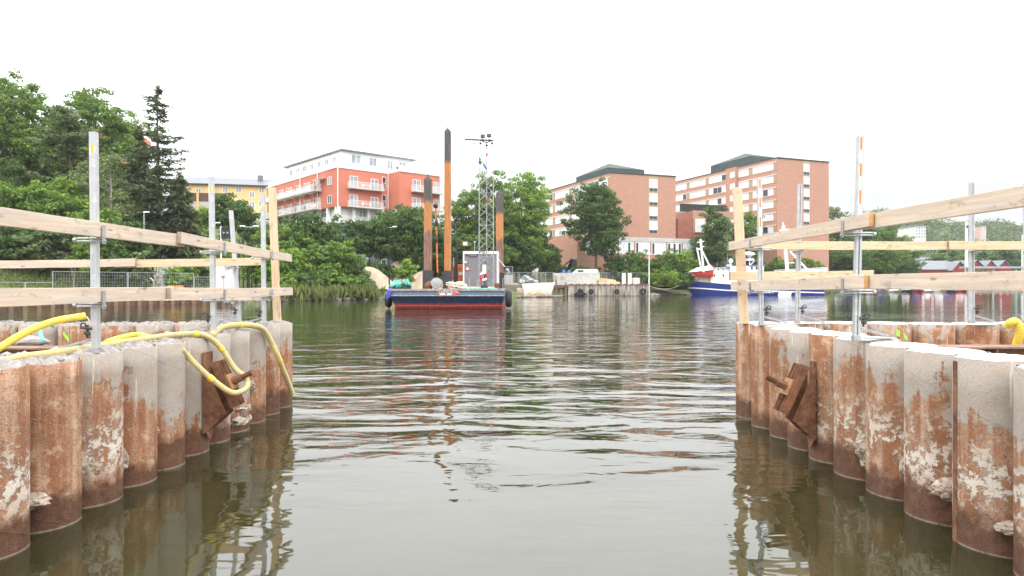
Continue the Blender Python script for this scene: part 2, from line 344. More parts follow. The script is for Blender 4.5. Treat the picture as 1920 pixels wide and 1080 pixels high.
# ------------------------------------------------------------------ mesh helpers
def absloc(o):
    v = Vector((0, 0, 0))
    while o: v += o.location; o = o.parent
    return v
def tag(o, label=None, cat=None, group=None, kind=None):
    if label: o['label'] = label
    if cat: o['category'] = cat
    if group: o['group'] = group
    if kind: o['kind'] = kind
    return o
def empty(name, loc, label=None, cat=None, group=None):
    o = bpy.data.objects.new(name, None); COL.objects.link(o); o.location = loc; o.empty_display_size = .3
    return tag(o, label, cat, group)
class MB:
    def __init__(s): s.v = []; s.f = []; s.mi = []
    def add(s, vs, fs, mi=0):
        k = len(s.v); s.v += [tuple(v) for v in vs]; s.f += [tuple(i + k for i in f) for f in fs]; s.mi += [mi] * len(fs); return s
    def box(s, x0, x1, y0, y1, z0, z1, mi=0):
        return s.add([(x0, y0, z0), (x1, y0, z0), (x1, y1, z0), (x0, y1, z0), (x0, y0, z1), (x1, y0, z1), (x1, y1, z1), (x0, y1, z1)],
                     [(0, 3, 2, 1), (4, 5, 6, 7), (0, 1, 5, 4), (1, 2, 6, 5), (2, 3, 7, 6), (3, 0, 4, 7)], mi)
    def hexa(s, p, mi=0):                                # 8 points: bottom four, top four
        return s.add(p, [(0, 3, 2, 1), (4, 5, 6, 7), (0, 1, 5, 4), (1, 2, 6, 5), (2, 3, 7, 6), (3, 0, 4, 7)], mi)
    def bar(s, p, q, w_, h_=None, mi=0, up=(0, 0, 1)):
        p = Vector(p); q = Vector(q); d = (q - p).normalized(); h_ = h_ or w_; up = Vector(up)
        if abs(d.dot(up)) > .98: up = Vector((0, 1, 0))
        a = d.cross(up).normalized() * w_ / 2; b = a.cross(d).normalized() * h_ / 2
        return s.hexa([p - a - b, p + a - b, q + a - b, q - a - b, p - a + b, p + a + b, q + a + b, q - a + b], mi)
    def tube(s, pts, rad, n=8, mi=0, cap=True):
        pts = [Vector(p) for p in pts]; N = len(pts)
        rad = rad if hasattr(rad, '__len__') else [rad] * N
        k = len(s.v); u = None
        for i, p in enumerate(pts):
            d = (pts[min(i + 1, N - 1)] - pts[max(i - 1, 0)]).normalized()
            if u is None:
                u = d.orthogonal().normalized()
            u = (u - d * u.dot(d)).normalized(); w_ = d.cross(u)
            for j in range(n):
                t = 2 * math.pi * j / n; s.v.append(tuple(p + (u * math.cos(t) + w_ * math.sin(t)) * rad[i]))
        for i in range(N - 1):
            for j in range(n):
                a = k + i * n + j; b = k + i * n + (j + 1) % n; s.f.append((a, b, b + n, a + n)); s.mi.append(mi)
        if cap:
            s.f.append(tuple(k + j for j in range(n))[::-1]); s.mi.append(mi)
            s.f.append(tuple(k + (N - 1) * n + j for j in range(n))); s.mi.append(mi)
        return s
    def lathe(s, c, prof, n=24, axis=(0, 0, 1), mi=0):   # prof: (r, h) along axis
        ax = Vector(axis).normalized(); u = ax.orthogonal().normalized(); w_ = ax.cross(u); c = Vector(c); k = len(s.v)
        for r, h in prof:
            for j in range(n):
                t = 2 * math.pi * j / n; s.v.append(tuple(c + ax * h + (u * math.cos(t) + w_ * math.sin(t)) * r))
        for i in range(len(prof) - 1):
            for j in range(n):
                a = k + i * n + j; b = k + i * n + (j + 1) % n; s.f.append((a, b, b + n, a + n)); s.mi.append(mi)
        return s
    def ring(s, c, R_, r_, axis, n=24, m=10, mi=0, a0=0., a1=2 * math.pi):
        ax = Vector(axis).normalized(); u = ax.orthogonal().normalized(); w_ = ax.cross(u); c = Vector(c)
        pts = [c + (u * math.cos(a0 + (a1 - a0) * i / n) + w_ * math.sin(a0 + (a1 - a0) * i / n)) * R_ for i in range(n + 1)]
        return s.tube(pts, r_, m, mi)
    def poly(s, pts, thick, mi=0):                       # planar polygon extruded by vector
        t = Vector(thick); n = len(pts); P = [Vector(p) for p in pts]
        return s.add(P + [p + t for p in P], [tuple(range(n))[::-1], tuple(range(n, 2 * n))] + [(i, (i + 1) % n, (i + 1) % n + n, i + n) for i in range(n)], mi)
    def lump(s, c, r_, seed=0, mi=0, rough=.35, sub=2):
        bm = bmesh.new(); bmesh.ops.create_icosphere(bm, subdivisions=sub, radius=1); rr = random.Random(seed); r_ = Vector(r_); c = Vector(c)
        vs = [c + Vector([v.co[i] * r_[i] * (1 + rr.uniform(-rough, rough)) for i in range(3)]) for v in bm.verts]
        bm.verts.ensure_lookup_table(); fs = [tuple(v.index for v in f.verts) for f in bm.faces]; bm.free(); return s.add(vs, fs, mi)
    def build(s, name, mats, parent=None, smooth=False, loc=None, bevel=0, local=False):
        me = bpy.data.meshes.new(name); mats = mats if isinstance(mats, (list, tuple)) else [mats]
        for m in mats: me.materials.append(M[m] if isinstance(m, str) else m)
        V = np.array(s.v, dtype=float)
        if local: org = np.zeros(3); oloc = Vector((0, 0, 0))
        elif parent is not None: org = np.array(absloc(parent)); oloc = Vector((0, 0, 0))
        else:
            org = np.array(loc) if loc is not None else np.array([(V[:, 0].min() + V[:, 0].max()) / 2, (V[:, 1].min() + V[:, 1].max()) / 2, V[:, 2].min()]); oloc = Vector(org)
        me.from_pydata((V - org).tolist(), [], s.f)
        me.polygons.foreach_set('material_index', s.mi)
        if smooth: me.polygons.foreach_set('use_smooth', [True] * len(s.f))
        o = bpy.data.objects.new(name, me); COL.objects.link(o); o.location = oloc
        if parent is not None: o.parent = parent
        if smooth == 'auto':
            md = o.modifiers.new('e', 'EDGE_SPLIT'); md.split_angle = R(35)
        if bevel:
            md = o.modifiers.new('b', 'BEVEL'); md.width = bevel; md.segments = 2; md.limit_method = 'ANGLE'
        return o
def dup(root, loc, label=None):
    r = root.copy(); COL.objects.link(r); r.location = loc
    if label: r['label'] = label
    for ch in list(root.children):
        c = ch.copy(); COL.objects.link(c); c.parent = r
        for g in ch.children:
            d = g.copy(); COL.objects.link(d); d.parent = c
    return r
def spline(pts, step):
    P = [Vector(p) for p in pts]; P = [P[0] * 2 - P[1]] + P + [P[-1] * 2 - P[-2]]; out = []
    for i in range(1, len(P) - 2):
        n = max(2, int((P[i + 1] - P[i]).length / step))
        for k in range(n):
            t = k / n; a, b, c, d = P[i - 1:i + 3]
            out.append(.5 * ((2 * b) + (c - a) * t + (2 * a - 5 * b + 4 * c - d) * t * t + (3 * b - a - 3 * c + d) * t ** 3))
    out.append(P[-2]); return out

# ------------------------------------------------------------------ terrain
SHORE = [(-190, -78), (-48, 64), (-32.7, 79), (-28.5, 90), (-20, 103), (1, 116), (8, 140), (28, 141), (41, 160), (70, 186), (99, 213), (150, 258), (217, 290), (500, 340)]
def shore_d(X, Y):
    X = np.asarray(X, float); Y = np.asarray(Y, float); best = np.full(X.shape, 1e9); sg = np.ones(X.shape)
    for (x0, y0), (x1, y1) in zip(SHORE[:-1], SHORE[1:]):
        dx, dy = x1 - x0, y1 - y0; t = np.clip(((X - x0) * dx + (Y - y0) * dy) / (dx * dx + dy * dy), 0, 1)
        qx, qy = x0 + t * dx, y0 + t * dy; d = np.hypot(X - qx, Y - qy); c = dx * (Y - y0) - dy * (X - x0)
        up = d < best; best = np.where(up, d, best); sg = np.where(up, np.where(c >= 0, 1., -1.), sg)
    return best * sg
def sstep(a, b, x): t = np.clip((x - a) / (b - a), 0, 1); return t * t * (3 - 2 * t)
def ground(X, Y):
    X = np.asarray(X, float); Y = np.asarray(Y, float); d = shore_d(X, Y)
    left = sstep(-22, -48, X); left2 = sstep(-10, -40, X)
    h = .15 + 1.0 * sstep(0, 3, d)
    hl = sstep(7, 30, d) * 6.0 + sstep(26, 80, d) * 11 + sstep(80, 150, d) * 5
    hc = sstep(4, 26, d) * 4.2
    hr = sstep(4, 30, d) * 1.2
    right = sstep(60, 110, X)
    mid = hc * (1 - right) + hr * right
    jet = sstep(5, 9, X) * sstep(32, 26, X); h = h + jet * 1.1 * sstep(1, 3, d)
    hh = h + left * hl + (1 - left) * mid + .25 * np.sin(X * .31 + Y * .13) * sstep(8, 20, d)
    return np.where(d < 0, -1.5, hh)
def gz(x, y): return float(ground(np.array([x]), np.array([y]))[0])
def terrain():
    xs = np.concatenate([np.arange(-420, -130, 20), np.arange(-130, 230, 2.0), np.arange(230, 900, 25)])
    ys = np.concatenate([np.arange(-60, 56, 6), np.arange(56, 300, 2.0), np.arange(300, 900, 25)])
    XX, YY = np.meshgrid(xs, ys, indexing='ij'); ZZ = ground(XX, YY)
    b = MB(); b.v = np.stack([XX.ravel(), YY.ravel(), ZZ.ravel()], 1).tolist(); n = len(ys)
    b.f = [(i * n + j, (i + 1) * n + j, (i + 1) * n + j + 1, i * n + j + 1) for i in range(len(xs) - 1) for j in range(n - 1)]; b.mi = [0] * len(b.f)
    o = b.build('ground', 'grass', loc=(0, 0, 0), smooth=True); tag(o, kind='structure')
terrain()
b = MB().add([(-1500, -200, 0), (1500, -200, 0), (1500, 1500, 0), (-1500, 1500, 0)], [(0, 1, 2, 3)]); tag(b.build('water', 'water', loc=(0, 0, 0)), kind='structure')
b = MB().add([(-1500, -200, -3), (1500, -200, -3), (1500, 1500, -3), (-1500, 1500, -3)], [(0, 1, 2, 3)]); tag(b.build('lake_bed', 'gravel', loc=(0, 0, -3)), kind='structure')
# far wooded hill
def hill():
    xs = np.linspace(150, 900, 60); ys = np.linspace(420, 900, 40); XX, YY = np.meshgrid(xs, ys, indexing='ij')
    ZZ = hillz(XX, YY); n = len(ys); b = MB(); b.v = np.stack([XX.ravel(), YY.ravel(), ZZ.ravel()], 1).tolist()
    b.f = [(i * n + j, (i + 1) * n + j, (i + 1) * n + j + 1, i * n + j + 1) for i in range(len(xs) - 1) for j in range(n - 1)]; b.mi = [0] * len(b.f)
    tag(b.build('hill', 'grass', loc=(0, 0, 0), smooth=True), kind='structure')
def hillz(X, Y):
    r = sstep(430, 640, Y) * (56 + 6 * np.sin(X * .021 + 1) + 3 * np.sin(X * .06)) * sstep(170, 330, X + (640 - Y) * .2)
    return 1.5 + r
hill()

# ------------------------------------------------------------------ cofferdam piles
def pile(x, y, T, rad, look, label, group, capm, name='pipe_pile', flange=None, lump=None, spray=None):
    b = MB(); n = 56; zs = [-.9, -.02, .12, .3, .5, .7, .9, 1.1, T]; k = 0
    rr = random.Random(int(x * 100 + y * 1000))
    prof = [(rad, z) for z in zs] + [(rad - .012, T)]
    b.lathe((x, y, 0), prof, n)
    top = [rr.uniform(-.012, .006) for _ in range(n)]                     # ragged cut edge
    for j in range(n):
        dz = top[j] * (1 if capm != 'concrete_white' else .5)
        for q in (8, 9): v = b.v[q * n + j]; b.v[q * n + j] = (v[0], v[1], v[2] + dz)
    o = b.build(name, 'pile_steel', loc=(x, y, 0), smooth=True); o.color = (look[0], look[1], look[2], 1)
    tag(o, label, 'pipe pile', group)
    c = MB(); N = 8; rub = capm != 'concrete_white'
    for i in range(N + 1):
        r_ = (rad - .010) * i / N
        for j in range(n):
            t = 2 * math.pi * j / n
            z = T + (.012 if not rub else .02 + .028 * math.sin(i * .9 + j * .5 + x * 7) * math.cos(j * .33 + y * 9)) * (1 - (i / N) ** 6) + (rr.uniform(-.016, .016) if rub else rr.uniform(-.003, .003))
            if i == N: z = T - .012
            c.v.append((x + r_ * math.cos(t), y + r_ * math.sin(t), z))
    for i in range(N):
        for j in range(n):
            a = i * n + j; b2 = i * n + (j + 1) % n; c.f.append((a, a + n, b2 + n, b2)); c.mi.append(0)
    if rub:
        for q in range(11):
            t = rr.uniform(0, 6.28); r_ = rr.uniform(.0, .8) * rad; s_ = rr.uniform(.008, .03)
            c.lump((x + r_ * math.cos(t), y + r_ * math.sin(t), T + .02), (s_, s_ * 1.2, s_ * .7), q + int(y * 50), sub=1)
    c.build('concrete_fill', capm, o, smooth=not rub)
    if flange:
        fx, fy = flange; q = MB(); q.box(x + fx - .014, x + fx + .014, y + fy - .045, y + fy + .0, -.9, T - .03)
        q.box(x + fx - .004, x + fx + .022, y + fy - .055, y + fy - .0452, -.9, T - .04); q.build('interlock', 'bracket_rust', o, bevel=.004)
    if lump:
        for i, (lx, ly, lz, sx, sy, sz) in enumerate(lump):
            q = MB(); q.lump((x + lx, y + ly, lz), (sx, sy, sz), i + int(y * 37), sub=3, rough=.22); q.build('grout_lump', 'grout', o)
    if spray:
        q = MB(); rr2 = random.Random(5)
        for (a0, z0, a1, z1, w_) in spray:
            m_ = 8
            for i in range(m_):
                t0, t1 = i / m_, (i + 1) / m_; A0 = a0 + (a1 - a0) * t0; A1 = a0 + (a1 - a0) * t1; Z0 = z0 + (z1 - z0) * t0; Z1 = z0 + (z1 - z0) * t1
                r2 = rad + .003; q.add([(x + r2 * math.cos(A0), y + r2 * math.sin(A0), Z0 - w_), (x + r2 * math.cos(A1), y + r2 * math.sin(A1), Z1 - w_), (x + r2 * math.cos(A1), y + r2 * math.sin(A1), Z1 + w_), (x + r2 * math.cos(A0), y + r2 * math.sin(A0), Z0 + w_)], [(0, 1, 2, 3)])
        q.build('spray_mark', 'spray_green', o)
    return o
LG = 'steel pipe piles along the channel side of the left cofferdam'
left = [  # Y, look(grey limit, crust, seed), label
 (4.19, (1.0, .2, .11), 'nearest pipe pile of the left cofferdam wall, almost wholly outside the left photo edge'),
 (4.77, (1.0, .75, .33), 'rusty pipe pile with pale diagonal scratches, cut by the left photo edge'),
 (5.36, (.94, .12, .52), 'broad pipe pile of smooth orange rust, second visible from the left edge'),
 (5.94, (.62, .95, .74), 'pipe pile with chalky white crust patches, under the nearest left guardrail post'),
 (6.52, (.48, .2, .91), 'half grey, half orange-rust pipe pile just right of the white-crusted one on the left'),
 (7.10, (.34, .15, .17), 'mostly grey cement-covered pipe pile just left of the left anchor bracket'),
 (7.68, (.14, .05, .38), 'dark grey pipe pile that carries the rusty anchor bracket on the left wall'),
 (8.26, (.20, .3, .59), 'grey pipe pile just behind the left anchor bracket, under the looping yellow hose'),
 (8.86, (.22, .6, .66), 'grey pipe pile with ragged broken concrete at its foot, beyond the left anchor bracket'),
 (9.45, (.45, .2, .81), 'narrow-looking pipe pile grey above and red rust below, third from the left wall corner'),
 (10.04, (.52, .45, .07), 'pipe pile with a yellow hose lying down its side, second from the left wall corner'),
 (10.62, (.55, .1, .44), 'corner pipe pile at the far end of the left wall beside the wooden post')]
for i, (y, look, lab) in enumerate(left):
    lump = None
    if i == 2: lump = [(.14, -.29, .26, .14, .10, .055)]
    if i == 3: lump = [(.13, -.29, .38, .07, .09, .10)]
    if i == 4: lump = [(.12, -.29, .27, .075, .06, .13)]
    if i == 5: lump = [(.12, -.29, .42, .07, .05, .05)]
    if i == 8: lump = [(.19, -.02, .13, .11, .22, .10), (.20, .0, .28, .10, .2, .07)]
    if i == 9: lump = [(.16, -.27, .52, .09, .06, .08)]
    pile(-3.71 + .004 * math.sin(i * 5), y, 1.28 + .012 * math.sin(i * 2.3), .284, look, lab, LG, 'concrete_rubble', lump=lump)
RG = 'steel pipe piles along the channel side of the right cofferdam'
right = [
 (4.29, (.50, .8, .27), 'pipe pile cut off by the right photo edge with a white splash low down'),
 (4.91, (.52, .75, .63), 'big grey and rust pipe pile with a long welded interlock strip down its left side'),
 (5.53, (.55, 1., .42), 'pipe pile with thick white speckled crust, left of the pile with the interlock strip'),
 (6.15, (.66, .7, .93), 'light rusty pipe pile with a flat white concrete top, third from the right photo edge'),
 (6.77, (.70, .75, .15), 'pipe pile carrying the nearest right guardrail post, with crumbling grout at its foot'),
 (7.36, (1.0, .5, .35), 'evenly rust-brown pipe pile that carries the anchor bracket on the right wall'),
 (7.92, (.60, .25, .56), 'pipe pile behind the protruding threaded rod, with pale drips down from its top'),
 (8.50, (.66, .2, .77), 'pipe pile with long white vertical runs, third from the corner of the right wall'),
 (9.12, (.82, .15, .98), 'slender-looking rusty pipe pile next to the corner pile of the right wall'),
 (9.80, (.80, .1, .49), 'corner pipe pile at the far end of the right wall under the wooden post')]
for i, (y, look, lab) in enumerate(right):
    lump = None; fl = None
    if i == 1: fl = (-.290, .075); lump = [(-.12, -.305, .22, .13, .09, .045)]
    if i == 2: lump = [(-.15, -.305, .30, .15, .10, .085)]
    if i == 3: lump = [(-.12, -.305, .31, .08, .07, .09)]
    if i == 4: lump = [(-.15, -.30, .34, .11, .10, .15), (-.1, -.3, .2, .1, .1, .1)]
    if i == 6: lump = [(-.14, -.30, .5, .09, .08, .05)]
    pile(3.52 + .006 * math.sin(i * 3), y, 1.335 + .008 * math.sin(i * 1.7), .299, look, lab, RG, 'concrete_white', flange=fl, lump=lump)
BL = 'pipe piles of the far cross wall of the left cofferdam'; BR = 'pipe piles of the far cross wall of the right cofferdam'
ordn = ['first', 'second', 'third', 'fourth', 'fifth', 'sixth', 'seventh', 'eighth', 'ninth']
for k in range(1, 10):
    s_ = [(1.05, 1.12, .6, 1.2, .015), (1.2, 1.0, .9, 1.1, .01)]
    pile(-3.71 - .6 * k, 10.62, 1.27 + .01 * math.sin(k), .3, (.55 + .3 * math.sin(k * 2.1) ** 2, .3, (k * .37) % 1), (f'pipe pile in the left cofferdam far wall, {ordn[k-1]} left of its corner' + (', spray-marked' if k == 5 else '')), BL, 'concrete_rubble',
         spray=[(4.45, 1.15, 4.75, 1.05, .03), (4.7, .95, 4.75, 1.2, .02), (4.55, .85, 4.9, .95, .02)] if k == 5 else None)
for k in range(1, 9):
    pile(3.52 + .62 * k, 9.80, 1.33 + .008 * math.sin(k), .306, (.8, .15, (k * .53) % 1), (f'pipe pile in the right cofferdam far wall, {ordn[k-1]} right of its corner' + (', spray-marked' if k == 3 else '')), BR, 'concrete_white',
         spray=[(4.6, 1.22, 4.75, 1.2, .045), (4.95, 1.18, 5.15, 1.12, .03), (5.05, 1.25, 5.1, 1.02, .025)] if k == 3 else None)
# fill between the walls
for x0, x1, y1, s in ((-11, -3.85, 10.5, 1), (3.66, 10.5, 9.66, 2)):
    b = MB(); nx, ny = 60, 50
    for i in range(nx + 1):
        for j in range(ny + 1):
            x = x0 + (x1 - x0) * i / nx; y = 1.5 + (y1 - 1.5) * j / ny
            b.v.append((x, y, .62 + .08 * math.sin(x * 2.1 + s) * math.cos(y * 1.7) + rnd.uniform(-.03, .03)))
    for i in range(nx):
        for j in range(ny): a = i * (ny + 1) + j; b.f.append((a, a + ny + 1, a + ny + 2, a + 1)); b.mi.append(0)
    tag(b.build('fill', 'gravel'), kind='structure')
def waler(x0, x1, y, z, label):
    b = MB(); b.box(x0, x1, y - .15, y + .15, z - .02, z); b.box(x0, x1, y - .012, y + .012, z - .30, z - .02); b.box(x0, x1, y - .15, y + .15, z - .32, z - .30)
    o = b.build('steel_beam', 'old_steel', bevel=.003); tag(o, label, 'steel beam', 'I-beams bracing the cofferdams')
    for k in range(6):
        xx = x0 + (x1 - x0) * (k + .5) / 6; q = MB(); q.box(xx - .008, xx + .008, y - .14, y - .012, z - .30, z - .02); q.build('stiffener', 'old_steel', o)
waler(-11, -4.75, 7.75, 1.17, 'rusty I-beam lying inside the left cofferdam below the yellow hose')
waler(4.33, 10.5, 6.95, 1.25, 'rusty I-beam lying inside the right cofferdam behind the white pile tops')
b = MB(); b.lump((-5.75, 8.1, 1.2), (.24, .12, .07), 3, sub=2, rough=.25); tag(b.build('concrete_chunk', 'concrete_rubble'), 'loose grey chunk of broken concrete lying on the beam in the left cofferdam', 'rubble')
b = MB()
rr = random.Random(11)
for k in range(120):
    y = rr.uniform(5.2, 9.2); x = rr.uniform(-4.5, -3.98); s_ = rr.uniform(.015, .06); b.lump((x, y, 1.22 + rr.uniform(-.02, .03)), (s_, s_ * 1.3, s_ * .7), k, sub=1)
b.box(-4.6, -3.95, 5.1, 9.3, .7, 1.215); tag(b.build('rubble', 'concrete_rubble'), 'grey concrete rubble heaped behind the tops of the left wall piles', 'rubble', kind='stuff')
b = MB(); b.box(3.78, 4.3, 4.2, 9.4, .7, 1.2)
for k in range(60):
    y = rr.uniform(4.4, 9.2); x = rr.uniform(3.8, 4.28); s_ = rr.uniform(.01, .035); b.lump((x, y, 1.2), (s_, s_ * 1.3, s_ * .6), k, sub=1)
tag(b.build('rubble', 'concrete_rubble'), 'thin layer of concrete rubble behind the tops of the right wall piles', 'rubble', kind='stuff')
# ------------------------------------------------------------------ anchor brackets
def bracket(side, X, Y, label):
    """side -1 = on the left wall, pointing towards +X"""
    d = -side                                            # outward direction
    r_ = empty('anchor_bracket', (X, Y, .2), label, 'anchor bracket', 'tie-rod anchor brackets welded to the cofferdam walls')
    b = MB(); b.box(X - .01, X + .012, Y - .11, Y + .11, .22, 1.12) if d > 0 else b.box(X - .012, X + .01, Y - .045, Y + .045, .22, 1.06)
    b.poly([(X + .02 * d, Y - .11, .24), (X + .02 * d, Y + .09, .24), (X + .02 * d, Y + .0, .12)], (.012 * d, 0, 0)); b.build('back_plate', 'bracket_rust', r_, bevel=.003)
    for yy in (Y - .10, Y + .10):
        g = MB(); g.poly([(X + .01 * d, yy, 1.0), (X + .01 * d, yy, .22), (X + .25 * d, yy, .44)], (0, .014, 0)); g.build('gusset_plate', 'bracket_rust', r_, bevel=.002)
    # channels lying on the sloping edge
    p0 = Vector((X + .06 * d, Y, .99)); p1 = Vector((X + .29 * d, Y, .49)); n_ = Vector(((p0.z - p1.z) * d, 0, abs(p0.x - p1.x))).normalized()
    for yy in (-.085, .085):
        g = MB(); o1 = Vector((0, yy, 0)); g.bar(p0 + o1 + n_ * .03, p1 + o1 + n_ * .03, .07, .014, up=n_)
        g.bar(p0 + o1 + n_ * .065 + Vector((0, .03, 0)), p1 + o1 + n_ * .065 + Vector((0, .03, 0)), .010, .07, up=n_); g.bar(p0 + o1 + n_ * .065 - Vector((0, .03, 0)), p1 + o1 + n_ * .065 - Vector((0, .03, 0)), .010, .07, up=n_)
        g.build('washer_channel', 'bracket_rust', r_, bevel=.002)
    c = p0.lerp(p1, .5) + n_ * .11; t_ = (p1 - p0).normalized()
    g = MB(); g.bar(c - t_ * .09, c + t_ * .09, .19, .025, up=n_); g.build('washer_plate', 'plate_rust', r_, bevel=.002)
    g = MB(); g.tube([c, c + n_ * .12], .046, 6); g.build('nut', 'bracket_rust', r_, bevel=.004)
    g = MB(); pts = []; rads = []
    for i in range(70): pts.append(c + n_ * (.11 + .14 * i / 69)); rads.append(.025 + .006 * (1 if (i // 3) % 2 else -1))
    g.tube(pts, rads, 14); g.build('threaded_rod', 'bracket_rust', r_)
    return r_
bracket(-1, -3.425, 7.68, 'rusty triangular tie-rod bracket with threaded rod welded to the left pile wall')
bracket(1, 3.215, 7.30, 'rusty triangular tie-rod bracket with ribbed threaded rod welded to the right pile wall')

# ------------------------------------------------------------------ guardrails
def post(x, y, zb, H_, lean, side, label, tapes=None, group='aluminium guardrail posts on the cofferdams'):
    r_ = empty('guardrail_post', (x, y, zb), label, 'guardrail post', group)
    tip = Vector((lean[0], lean[1], H_)); base = Vector((0, 0, 0)); d = -side
    b = MB(); wv = .027; dp = .024
    def pt(u, v, t): q = base.lerp(tip, t); return (x + q.x + u, y + q.y + v, zb + q.z)
    def strip(u0, u1, v0, v1, bb, t0=0, t1=1): bb.hexa([pt(u0, v0, t0), pt(u1, v0, t0), pt(u1, v1, t0), pt(u0, v1, t0), pt(u0, v0, t1), pt(u1, v0, t1), pt(u1, v1, t1), pt(u0, v1, t1)])
    # lipped channel, closed faces towards the camera on the left, open groove on the right
    strip(-wv, wv, dp - .005, dp, b); strip(-wv, -wv + .005, -dp, dp - .005, b); strip(wv - .005, wv, -dp, dp - .005, b)
    lip = .0265 if side < 0 else .021
    strip(-wv + .005, -wv + lip, -dp, -dp + .005, b); strip(wv - lip, wv - .005, -dp, -dp + .005, b); strip(-.010, .010, -dp + .012, -dp + .020, b)
    b.build('profile', 'aluminium', r_)
    b = MB(); strip(-wv - .006, wv + .006, -dp - .006, dp + .006, b, 0, .05 / H_); 
    b.bar((x - .02 * d, y + .02, zb + .12), (x - .38 * d, y + .12, zb + .03), .03, .02); b.bar((x, y, zb + .02), (x - .42 * d, y + .1, zb + .015), .06, .012); b.build('base_bracket', 'zinc', r_, bevel=.002)
    b = MB(); b.tube([(x - .06 * d, y - .02, zb + .13), (x - .06 * d, y - .02, zb + .24)], .01, 8); b.tube([(x - .02 * d, y - .03, zb + .21), (x - .11 * d, y - .03, zb + .22)], .012, 8); b.ring((x - .09 * d, y - .03, zb + .235), .022, .007, (0, 1, 0), 12, 6); b.lump((x - .06 * d, y - .03, zb + .17), (.03, .03, .025), 2, sub=1, rough=.1)
    b.build('clamp_knob', 'dark_metal', r_)
    if tapes:
        if side > 0:
            b = MB(); u = .013; lo = min(t[0] for t in tapes) - .08; b.hexa([pt(-u, -dp - .001, lo), pt(u, -dp - .001, lo), pt(u, -dp, lo), pt(-u, -dp, lo), pt(-u, -dp - .001, .995), pt(u, -dp - .001, .995), pt(u, -dp, .995), pt(-u, -dp, .995)]); b.build('white_tape', 'white_tape', r_)
        for t0, t1 in tapes:
            b = MB(); u = .010; b.hexa([pt(-u, -dp - .002 if side < 0 else -dp - .002, t0), pt(u, -dp - .002, t0), pt(u, -dp + .001, t0), pt(-u, -dp + .001, t0), pt(-u, -dp - .002, t1), pt(u, -dp - .002, t1), pt(u, -dp + .001, t1), pt(-u, -dp + .001, t1)])
            b.build('reflective_tape', 'orange_tape' if side > 0 else 'yellow_label', r_)
    return r_
def holder(root, x, y, z, d, xb, back=False):
    """rail holder under a board: pin across, hook on the outer face; xb = outer face of the board"""
    b = MB()
    if not back:
        b.tube([(x - .13 * d, y - .05, z - .012), (xb + .012 * d, y - .05, z - .012)], .008, 8); b.tube([(x - .13 * d, y - .05, z - .035), (xb + .012 * d, y - .05, z - .035)], .008, 8)
        b.box(min(x - .02 * d, xb + .01 * d), max(x - .02 * d, xb + .01 * d), y - .075, y - .03, z - .016, z - .008)
        b.tube([(x - .135 * d, y - .05, z - .024), (x - .16 * d, y - .05, z - .024)], .018, 8)
        q0, q1 = xb + .004 * d, xb + .010 * d
        b.box(min(q0, q1), max(q0, q1), y - .075, y - .03, z - .06, z + .10)
        b.tube([(xb + .01 * d, y - .052, z - .035), (xb + .022 * d, y - .052, z - .035)], .012, 8)
    else:
        b.box(x - .02, x + .02, y - .09, y + .05, z - .02, z - .008); b.box(x - .03, x + .03, y - .095, y - .088, z - .05, z + .03); b.tube([(x - .09, y - .05, z - .02), (x + .09, y - .05, z - .03)], .010, 8); b.lump((x - .08, y - .06, z - .03), (.03, .03, .03), 1, sub=1, rough=.1)
    b.build('rail_holder', 'zinc', root, bevel=.0015)
# left posts
LX = -3.54; TL = 1.287
lp = [post(LX, 5.81, TL, 1.88, (-.02, 0), -1, 'tall aluminium guardrail post nearest the camera on the left pile wall', [(.905, .945)]),
      post(LX - .02, 8.15, TL, 1.88, (-.03, 0), -1, 'aluminium guardrail post on the left wall above the anchor bracket', [(.90, .94)]),
      post(LX, 9.75, TL, 1.88, (-.015, 0), -1, 'aluminium guardrail post on the left wall nearest the wooden corner post', [(.88, .92)])]
bp = [post(-4.13, 10.35, 1.29, 1.72, (-.13, 0), -1, 'short leaning aluminium post at the far cross wall of the left cofferdam'),
      post(-7.97, 10.4, 1.27, 1.5, (0, 0), -1, 'aluminium guardrail post at the left photo edge on the far cross wall')]
RX = 3.25; TR = 1.345
tp = [(.93 - .0, .993), (.80, .865), (.665, .735)]
rp = [post(RX - .0, 6.45, TR, 1.93, (.04, 0), 1, 'tall aluminium guardrail post with orange reflective strips, nearest on the right wall', tp),
      post(RX + .02, 8.95, TR, 1.93, (-.03, 0), 1, 'aluminium guardrail post with orange strips, farther one, by the right wooden post', tp)]
rbp = [post(3.95, 9.45, TR, 1.93, (.035, 0), 1, 'plain aluminium post on the right far cross wall, between the two orange-striped posts'),
       post(6.33, 9.4, TR, 1.95, (0, 0), 1, 'plain aluminium post on the far cross wall behind the green spray mark'),
       post(7.08, 9.4, TR, 1.93, (0, 0), 1, 'aluminium guardrail post cut off by the right photo edge')]
